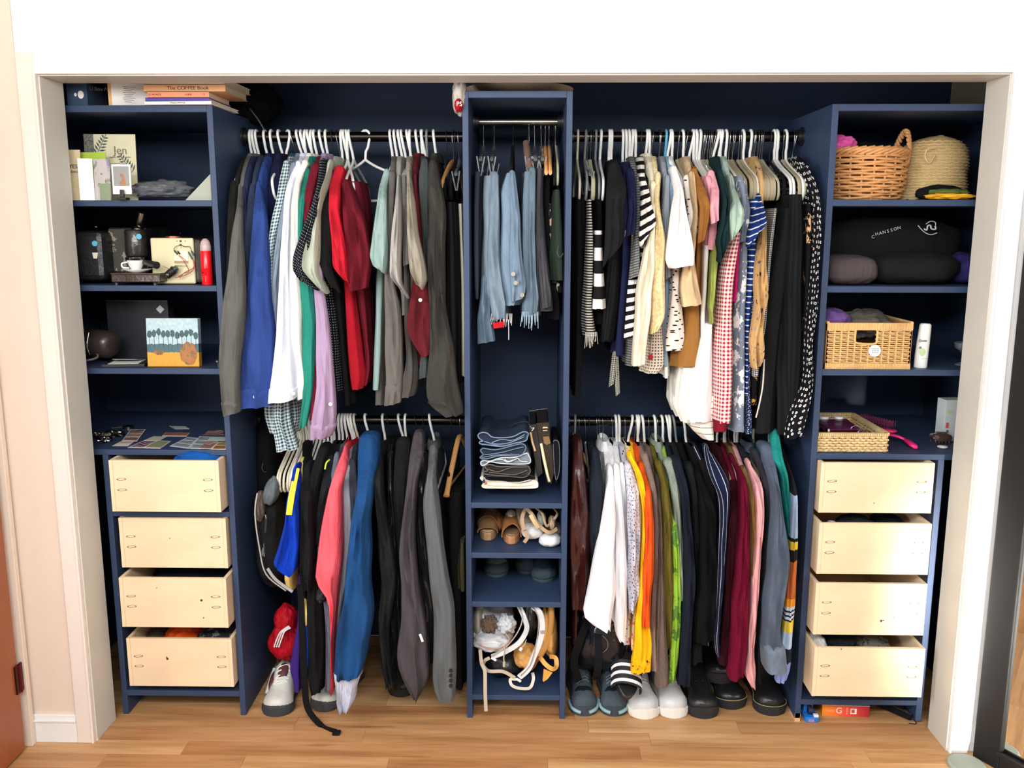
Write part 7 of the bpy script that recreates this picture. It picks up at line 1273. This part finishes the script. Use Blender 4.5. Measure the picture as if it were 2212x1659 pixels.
# second shelf: dark clothes
cp = thing('sweatshirt', (1.10, .25, Y2 + .1), 'black folded sweatshirt with white lettering and emblem, second shelf of the right unit', 'clothing'); BKC = MT('cloth', (28, 29, 30))
mk('folded_body', blob((1.165, .25, Y2 + .112), .235, .14, .098, .06, 1.4, 3, 44, 26, pw=.72), BKC, cp, smooth=True)
for k, ch_ in enumerate('CHANSSON'): u = 1886 + 8.0 * k; v = 508 - 2.1 * k + (4 if k == 0 else 0) - (0 if k < 5 else (k - 4) * .3); P = aty(u, v, .112); text(ch_, .014, P, cp, MT('paint', (172, 172, 170), .7), (math.pi / 2, -.25, 0))
mk('emblem', tube(smoothpath([aty(1983, 487, .115), aty(1995, 500, .115), aty(2010, 507, .115), aty(2024, 503, .115)], 5), .0016, 6), MT('paint', (172, 172, 174), .7), cp, smooth=True, label='white curved emblem stroke'); mk('emblem', join(tube(smoothpath([aty(2000, 484, .115), aty(2010, 478, .115), aty(2020, 480, .115), aty(2021, 487, .115)], 5), .0014, 6), tube(smoothpath([aty(1996, 494, .113), aty(2002, 497, .113), aty(2004, 488, .113), aty(2010, 487, .113), aty(2012, 494, .113), aty(2021, 495, .113), aty(2020, 488, .113)], 5), .0026, 6)), MT('paint', (172, 172, 174), .7), cp, smooth=True, label='white swirl emblem', kind='stuff')
soft('folded_trousers', 'black folded clothes in front on the second right shelf', 'clothing', (1.20, .14, Y2 + .052), .150, .12, .052, MT('cloth', (34, 34, 33)), .06, 1.6, 6, pw=.7); soft('folded_towel', 'grey-brown folded cloth at the left of the second right shelf', 'clothing', (1.0, .12, Y2 + .046), .082, .11, .046, CL(88, 78, 80), .05, 1.6, 8, pw=.6); soft('purple_cloth', 'dark blue-purple cloth near the jamb on the second right shelf', 'clothing', (1.375, .14, Y2 + .05), .05, .10, .048, CL(52, 44, 110), .1, 2, 4)
# third shelf: rattan box basket
rk = thing('rattan_basket', (1.05, .14, Y3), 'rectangular rattan basket with cut-out handle and round white tag', 'basket'); RT = MT('wicker', (222, 172, 112))
bx0, bx1, by0, by1, bh = .922, 1.184, .015, .29, .143
def hband(x0, x1, y, z0, z1, th_=.008): return box(x0, x1, y, y + th_, z0, z1)
g = []
n = 60
for k in range(n):
    x0 = bx0 + (bx1 - bx0) * k / n; x1 = bx0 + (bx1 - bx0) * (k + .92) / n
    for z0, z1 in ((Y3, Y3 + .018), (Y3 + bh - .022, Y3 + bh)): g.append(box(x0, x1, by0 - .003 - .0008 * (k % 2), by0 + .010, z0, z1))
mk('wrapped_border', join(*g), RT, rk, kind='stuff'); g = []
for r_ in range(16):
    z = Y3 + .021 + (bh - .045) * r_ / 15; m = 12
    for k in range(m):
        x0 = bx0 + .004 + (bx1 - bx0 - .008) * k / m; x1 = bx0 + .004 + (bx1 - bx0 - .008) * (k + 1) / m
        if Y3 + .078 < z < Y3 + .122 and 1.012 < (x0 + x1) / 2 < 1.075: continue
        g.append(tube([(x0, by0 + .003 + .003 * (-1) ** (k + r_), z), ((x0 + x1) / 2, by0 - .001 + .003 * (-1) ** (k + r_), z), (x1, by0 + .003 - .003 * (-1) ** (k + r_), z)], .0026, 5))
mk('woven_strands', join(*g), RT, rk, smooth=True, kind='stuff'); g = []
for k in range(13):
    x = bx0 + .004 + (bx1 - bx0 - .008) * k / 12
    if 1.012 < x < 1.075: g.append(box(x - .0025, x + .0025, by0, by0 + .007, Y3 + .01, Y3 + .076))
    else: g.append(box(x - .0025, x + .0025, by0, by0 + .007, Y3 + .01, Y3 + bh - .01))
mk('vertical_stakes', join(*g), RT, rk, kind='stuff')
mk('handle_frame', tube(smoothpath([(1.010, by0, Y3 + .122), (1.010, by0, Y3 + .090), (1.018, by0, Y3 + .080), (1.068, by0, Y3 + .078), (1.077, by0, Y3 + .088), (1.077, by0, Y3 + .122)], 3), .0036, 7), RT, rk, smooth=True)
for nm, b in (('side_wall', (bx0, bx0 + .006, by0, by1, Y3 + .002, Y3 + bh)), ('side_wall', (bx1 - .006, bx1, by0, by1, Y3 + .002, Y3 + bh)), ('back_wall', (bx0, bx1, by1 - .006, by1, Y3 + .002, Y3 + bh)), ('base', (bx0, bx1, by0, by1, Y3, Y3 + .004)), ('inner_liner', (bx0 + .006, bx1 - .006, by0 + .012, by0 + .013, Y3 + .004, Y3 + .07))): mk(nm, box(*b), MT('wicker', (190, 142, 90)), rk)
for y_ in (by0, by1):
    pass
mk('rim', join(tube([(bx1 - .003, by0, Y3 + bh), (bx1 - .003, by1, Y3 + bh)], .005, 8), tube([(bx0 + .003, by0, Y3 + bh), (bx0 + .003, by1, Y3 + bh)], .005, 8)), RT, rk, kind='stuff')
P = aty(1890, 758, by0 - .008); mk('round_tag', lathe([(.0001, -.001), (.0185, -.001), (.0185, .001), (.0001, .001)], (P[0], by0 - .006, P[2]), 30, 'y'), MT('paint', (238, 238, 238), .5), rk, label='round white paper tag')
for k in range(3): text('see our care', .0042, (P[0] + .001, by0 - .0082, P[2] + .007 - .006 * k), rk, INK)
soft('purple_cloth', 'lilac purple cloth at left inside the rattan basket', 'clothing', (.965, .11, Y3 + .142), .055, .07, .040, CL(126, 92, 160), .16, 2.2, 3); soft('grey_cloth', 'taupe grey cloth filling the rattan basket', 'clothing', (1.075, .13, Y3 + .125), .085, .09, .048, CL(112, 106, 96), .2, 2.4, 5)
bt_ = thing('lotion_bottle', (1.225, .06, Y3), 'white lotion bottle with green label, right of the rattan basket', 'bottle')
R = []
for q, w_, xo in ((0, .019, 0), (.02, .0205, 0), (.3, .0205, .001), (.6, .020, .003), (.85, .0185, .005), (.97, .0175, .0055), (1, .014, .005)): R.append([(1.232 + xo + w_ * math.copysign(abs(math.cos(a)) ** .8, math.cos(a)), .05 + .013 * math.sin(a), Y3 + .138 * q) for a in [2 * math.pi * j / 26 for j in range(26)]])
mk('body', rings(R), MT('plastic', (234, 236, 232), .3), bt_, smooth=True); mk('cap_seam', tube([(1.232 + .002 + .0206 * math.cos(a), .05 + .0133 * math.sin(a), Y3 + .030) for a in [2 * math.pi * j / 26 for j in range(27)]], .0004, 4, False), GRY, bt_)
text('Dove', .011, (1.227, .0352, Y3 + .086), bt_, MT('plastic', (60, 62, 70), .5)); mk('leaf_print', blob((1.229, .0368, Y3 + .05), .009, .0008, .012, .1), MT('paint', (190, 214, 160), .5), bt_, smooth=True, label='green cucumber print'); mk('leaf_print', blob((1.222, .0375, Y3 + .064), .004, .0008, .004, .1), MT('paint', (120, 130, 140), .5), bt_, smooth=True)
gl = thing('glass_candlestick', (1.325, .12, Y3), 'clear stemmed glass near the jamb, third right shelf', 'glass'); mk('glass', lathe([(.0001, 0), (.024, 0), (.024, .003), (.006, .008), (.005, .035), (.012, .045), (.028, .055), (.031, .072), (.029, .072), (.024, .056), (.0001, .05)], (1.388, .10, Y3 + .001), 30), MT('glass', (200, 206, 206), .05), gl, smooth=True)
# counter: seagrass tray and toiletries
sg = thing('seagrass_tray', (1.03, .14, Y4), 'low rectangular seagrass tray of toiletries on the right counter', 'tray'); SGM = MT('wicker', (212, 184, 132)); g = []
x0, x1, y0, y1 = .916, 1.135, .022, .33
for r_ in range(6):
    z = Y4 + .006 + .0085 * r_
    for (a, b) in (((x0, y0), (x1, y0)), ((x1, y0), (x1, y1)), ((x1, y1), (x0, y1)), ((x0, y1), (x0, y0))):
        n = 46; g.append(tube([(a[0] + (b[0] - a[0]) * k / n + (.0022 * (-1) ** (k // 2 + r_) if a[0] == b[0] else 0), a[1] + (b[1] - a[1]) * k / n + (.0022 * (-1) ** (k // 2 + r_) if a[1] == b[1] else 0), z + .0008 * math.sin(k)) for k in range(n + 1)], .0044, 5))
mk('woven_sides', join(*g), SGM, sg, smooth=True, kind='stuff'); g = []
for (a, b) in (((x0, y0), (x1, y0)), ((x1, y0), (x1, y1)), ((x1, y1), (x0, y1))):
    n = 38
    for k in range(n): p = (a[0] + (b[0] - a[0]) * (k + .5) / n, a[1] + (b[1] - a[1]) * (k + .5) / n); g.append(rotbox((p[0], p[1], Y4 + .058), .0046 if a[1] == b[1] else .014, .014 if a[1] == b[1] else .0062, .010, .12))
mk('wrapped_rim', join(*g), SGM, sg, kind='stuff'); mk('base', box(x0, x1, y0, y1, Y4 + .001, Y4 + .004), SGM, sg)
PM = MT('metal', (150, 64, 112), .3); CZ = MT('leather', (76, 34, 62), .25)
pal = thing('cosmetic_box', (.99, .1, Y4 + .06), 'metallic purple cosmetic box lying across the seagrass tray', 'box'); mk('lid', rotbox((1.005, .10, Y4 + .066), .105, .10, .016, .1, .12), CZ, pal, bevel=.002); mk('front_edge', rotbox((1.000, .047, Y4 + .062), .100, .004, .012, .1, .12), PM, pal, bevel=.001, label='shiny pink front edge')
for (u, v, r_, nm, lb) in ((1780, 895, .013, 'cream_jar', 'white-lidded dark jar at the left of the seagrass tray'), (1812, 903, .012, 'cream_jar', 'smaller dark jar with white lid behind the cosmetic box')):
    P = atyz(u, Y4 + .08, .16); t = thing(nm, (P, .16, Y4 + .006), lb, 'jar'); mk('jar', lathe([(.0001, 0), (r_, 0), (r_, .07), (.0001, .07)], (P, .16, Y4 + .006), 22), MT('plastic', (60, 34, 50), .25), t, smooth=True); mk('lid', lathe([(.0001, 0), (r_ * 1.15, 0), (r_ * 1.15, .010), (.0001, .011)], (P, .16, Y4 + .076), 22), WP, t, smooth=True, label='white lid')
t = thing('compact_mirror', (.952, .045, Y4 + .06), 'round silver ring compact at the front of the seagrass tray', 'compact'); mk('ring', lathe([(.008, -.003), (.011, -.003), (.011, .003), (.008, .003), (.008, -.003)], (.953, .04, Y4 + .065), 24, 'x', 1, 1), CHR, t, smooth=True); mk('disc', lathe([(.0001, -.002), (.0085, -.002), (.0085, .002), (.0001, .002)], (.953, .04, Y4 + .065), 24, 'x'), BLK, t)
t = thing('tweezers', (.93, .2, Y4 + .12), 'thin pale stick leaning above the tray by the left panel', 'stick'); mk('rod', tube([(.915, .18, Y4 + .098), (.948, .16, Y4 + .108)], .0018, 8), WP, t)
soft('hair_puff', 'grey-brown puff at the right end of the tray', 'sponge', (1.095, .10, Y4 + .028), .03, .04, .024, CL(120, 104, 84), .2, 3, 4)
mk('hoop_ring', tube([(1.045 + .014 * math.cos(a), .055, Y4 + .066 + .012 * math.sin(a)) for a in [2 * math.pi * j / 24 for j in range(25)]], .0012, 6, False), CHR, None, label='thin silver hoop beside the cosmetic box', cat='earring', smooth=True)
hb = thing('hairbrush', atz(1950, 960, Y4), 'pink plastic hairbrush with dark bristles on the right counter', 'hairbrush'); HP = MT('plastic', (232, 44, 116), .3)
P0 = atz(1938, 958, Y4); P1 = atz(1962, 962, Y4); P2 = atz(1977, 972, Y4); mk('handle', tube(smoothpath([(P0[0] - .03, P0[1] + .05, Y4 + .022), (P0[0], P0[1], Y4 + .024), (P1[0] - .004, P1[1] + .004, Y4 + .014), (P2[0], P2[1], Y4 + .009)], 5), [.008] * 6 + [.007] * 4 + [.011, .013, .0135, .014, .012, .008], 14, True, .6), HP, hb, smooth=True)
hc_ = (P0[0] - .022, P0[1] + .13, Y4 + .026); mk('head', blob(hc_, .030, .085, .010, .02, pw=.9, yaw=.45), HP, hb, smooth=True); mk('pad', blob((hc_[0], hc_[1], hc_[2] + .008), .026, .075, .006, .02, yaw=.45), MT('plastic', (60, 24, 44), .5), hb, smooth=True, label='dark bristle pad'); g = []
for i in range(12):
    for j in range(5): a = -.065 + .012 * i; b = -.018 + .009 * j; x = hc_[0] + b * math.cos(.45) - a * math.sin(.45); y = hc_[1] + b * math.sin(.45) + a * math.cos(.45); g.append(tube([(x, y, Y4 + .038), (x, y, Y4 + .056)], .0007, 4)); g.append(tube([(x, y, Y4 + .055), (x, y, Y4 + .058)], .0013, 4))
mk('bristles', join(*g), MT('plastic', (120, 40, 80), .5), hb, kind='stuff')
clw = thing('claw_clip', atz(2032, 955, Y4), 'dark brown tortoiseshell claw clip near the jamb', 'hair clip'); P = atz(2030, 958, Y4); TOR = MT('leather', (64, 46, 42), .25)
for s_ in (-1, 1):
    mk('jaw', blob((P[0], P[1] + s_ * .012, Y4 + .024), .032, .008, .016, .08, pitch=s_ * .5), TOR, clw, smooth=True)
    for k in range(5): mk('tooth', tube([(P[0] - .022 + .011 * k, P[1] + s_ * .014, Y4 + .018), (P[0] - .022 + .011 * k, P[1] + s_ * .02, Y4 + .008), (P[0] - .022 + .011 * k, P[1] + s_ * .012, Y4 + .001)], [.003, .0028, .0012], 7), TOR, clw, smooth=True)
P = atz(2036, 968, Y4); mk('soap_disc', lathe([(.0001, 0), (.014, .001), (.0165, .004), (.014, .007), (.0001, .008)], (P[0], P[1], Y4 + .0005), 28), MT('plastic', (214, 212, 202), .5), None, smooth=True, label='small white oval disc in front of the claw clip', cat='disc')
t = thing('card_box', (1.335, .16, Y4), 'pale printed card box standing behind the jamb on the right counter', 'box'); mk('carton', rotbox((1.415, .20, Y4 + .07), .075, .05, .14, .1), MT('paint', (196, 204, 200), .5), t, bevel=.001); mk('print', rotbox((1.391, .172, Y4 + .055), .010, .001, .018, .1), MT('paint', (206, 90, 80), .5), t, label='red print'); mk('print', rotbox((1.393, .172, Y4 + .034), .008, .001, .010, .1), MT('paint', (90, 90, 110), .5), t, label='dark print'); mk('print', rotbox((1.395, .172, Y4 + .10), .018, .001, .008, .1), MT('paint', (180, 206, 140), .5), t, label='green print')

# ================================================================= FLOOR, RIGHT
tp = thing('tape_dispenser', (.945, .02, 0), 'bright blue tape dispenser on the floor under the right unit', 'tape dispenser'); BT = MT('plastic', (28, 120, 206), .3)
mk('base', box(.927, .972, -.005, .05, 0, .018), BT, tp, bevel=.003); mk('back_arch', box(.930, .962, .03, .05, .015, .045), BT, tp, bevel=.004); mk('tape_roll', lathe([(.006, -.007), (.015, -.007), (.015, .007), (.006, .007), (.006, -.007)], (.948, .022, .030), 22, 'x'), MT('plastic', (30, 34, 60), .3), tp, smooth=False); mk('cutter', box(.955, .970, -.004, .008, .018, .026), WP, tp, bevel=.001); mk('label_print', box(.936, .956, -.0058, -.005, .003, .012), MT('paint', (150, 130, 190), .5), tp, label='pale purple label')
gb = thing('cardboard_box', (1.075, .06, 0), 'orange to crimson printed box with a white G, under the right unit', 'box'); V, F = box(.995, 1.150, .035, .20, .0, .040); Rg = Matrix.Translation((1.07, .03, 0)) @ Matrix.Rotation(-.04, 4, 'Z') @ Matrix.Translation((-1.07, -.03, 0)); 
gm = NT('orange to crimson print', .4); tc = gm.n('ShaderNodeTexCoord'); sx = gm.n('ShaderNodeSeparateXYZ'); gm.l(tc.outputs['Generated'], sx.inputs[0]); gm.col(gm.ramp(sx.outputs[0], [(0, lin((250, 146, 46))), (.45, lin((232, 84, 62))), (1, lin((160, 24, 50)))]))
mk('carton', xf((V, F), Rg), gm.m, gb, bevel=.0008); mk('top_panel', xf(box(.992, 1.150, .032, .20, .040, .0415), Rg), MT('paint', (206, 208, 210), .5), gb, label='pale grey printed top'); text('G', .030, tuple(Rg @ Vector((1.050, .0345, .020))), gb, WP); text('mm', .018, tuple(Rg @ Vector((1.020, .0345, .020))), gb, MT('paint', (246, 170, 130), .5)); text('S', .036, tuple(Rg @ Vector((1.065, .09, .0422))), gb, INK, (0, 0, 0)); mk('print_frame', xf(join(box(1.088, 1.108, .0342, .035, .026, .029), box(1.088, 1.108, .0342, .035, .010, .013), box(1.088, 1.091, .0342, .035, .013, .026), box(1.102, 1.108, .0342, .035, .013, .026)), Rg), WP, gb, kind='stuff'); mk('print_bar', xf(box(1.074, 1.079, .0342, .035, .008, .032), Rg), MT('paint', (240, 130, 120), .5), gb)
um = thing('folding_umbrella', atz(1925, 1530, .012), 'slim black folded umbrella lying under the right unit', 'umbrella'); A = atz(1885, 1512, .015); B_ = atz(1968, 1550, .015); mk('shaft', tube([A, tuple(lerp(A[i], B_[i], .5) for i in range(3)), B_], [.013, .012, .010], 14), MT('cloth', (22, 22, 26)), um, smooth=True); mk('wrap_seam', tube([(A[0], A[1], .0275), (B_[0], B_[1], .0255)], .0016, 6), MT('cloth', (60, 60, 66)), um); mk('wrist_loop', tube(smoothpath([B_, (B_[0] + .012, B_[1] - .006, .006), (B_[0] + .010, B_[1] - .016, .002), (B_[0] - .012, B_[1] - .014, .002)], 5), .0016, 6), MT('cloth', (36, 36, 40)), um, smooth=True)
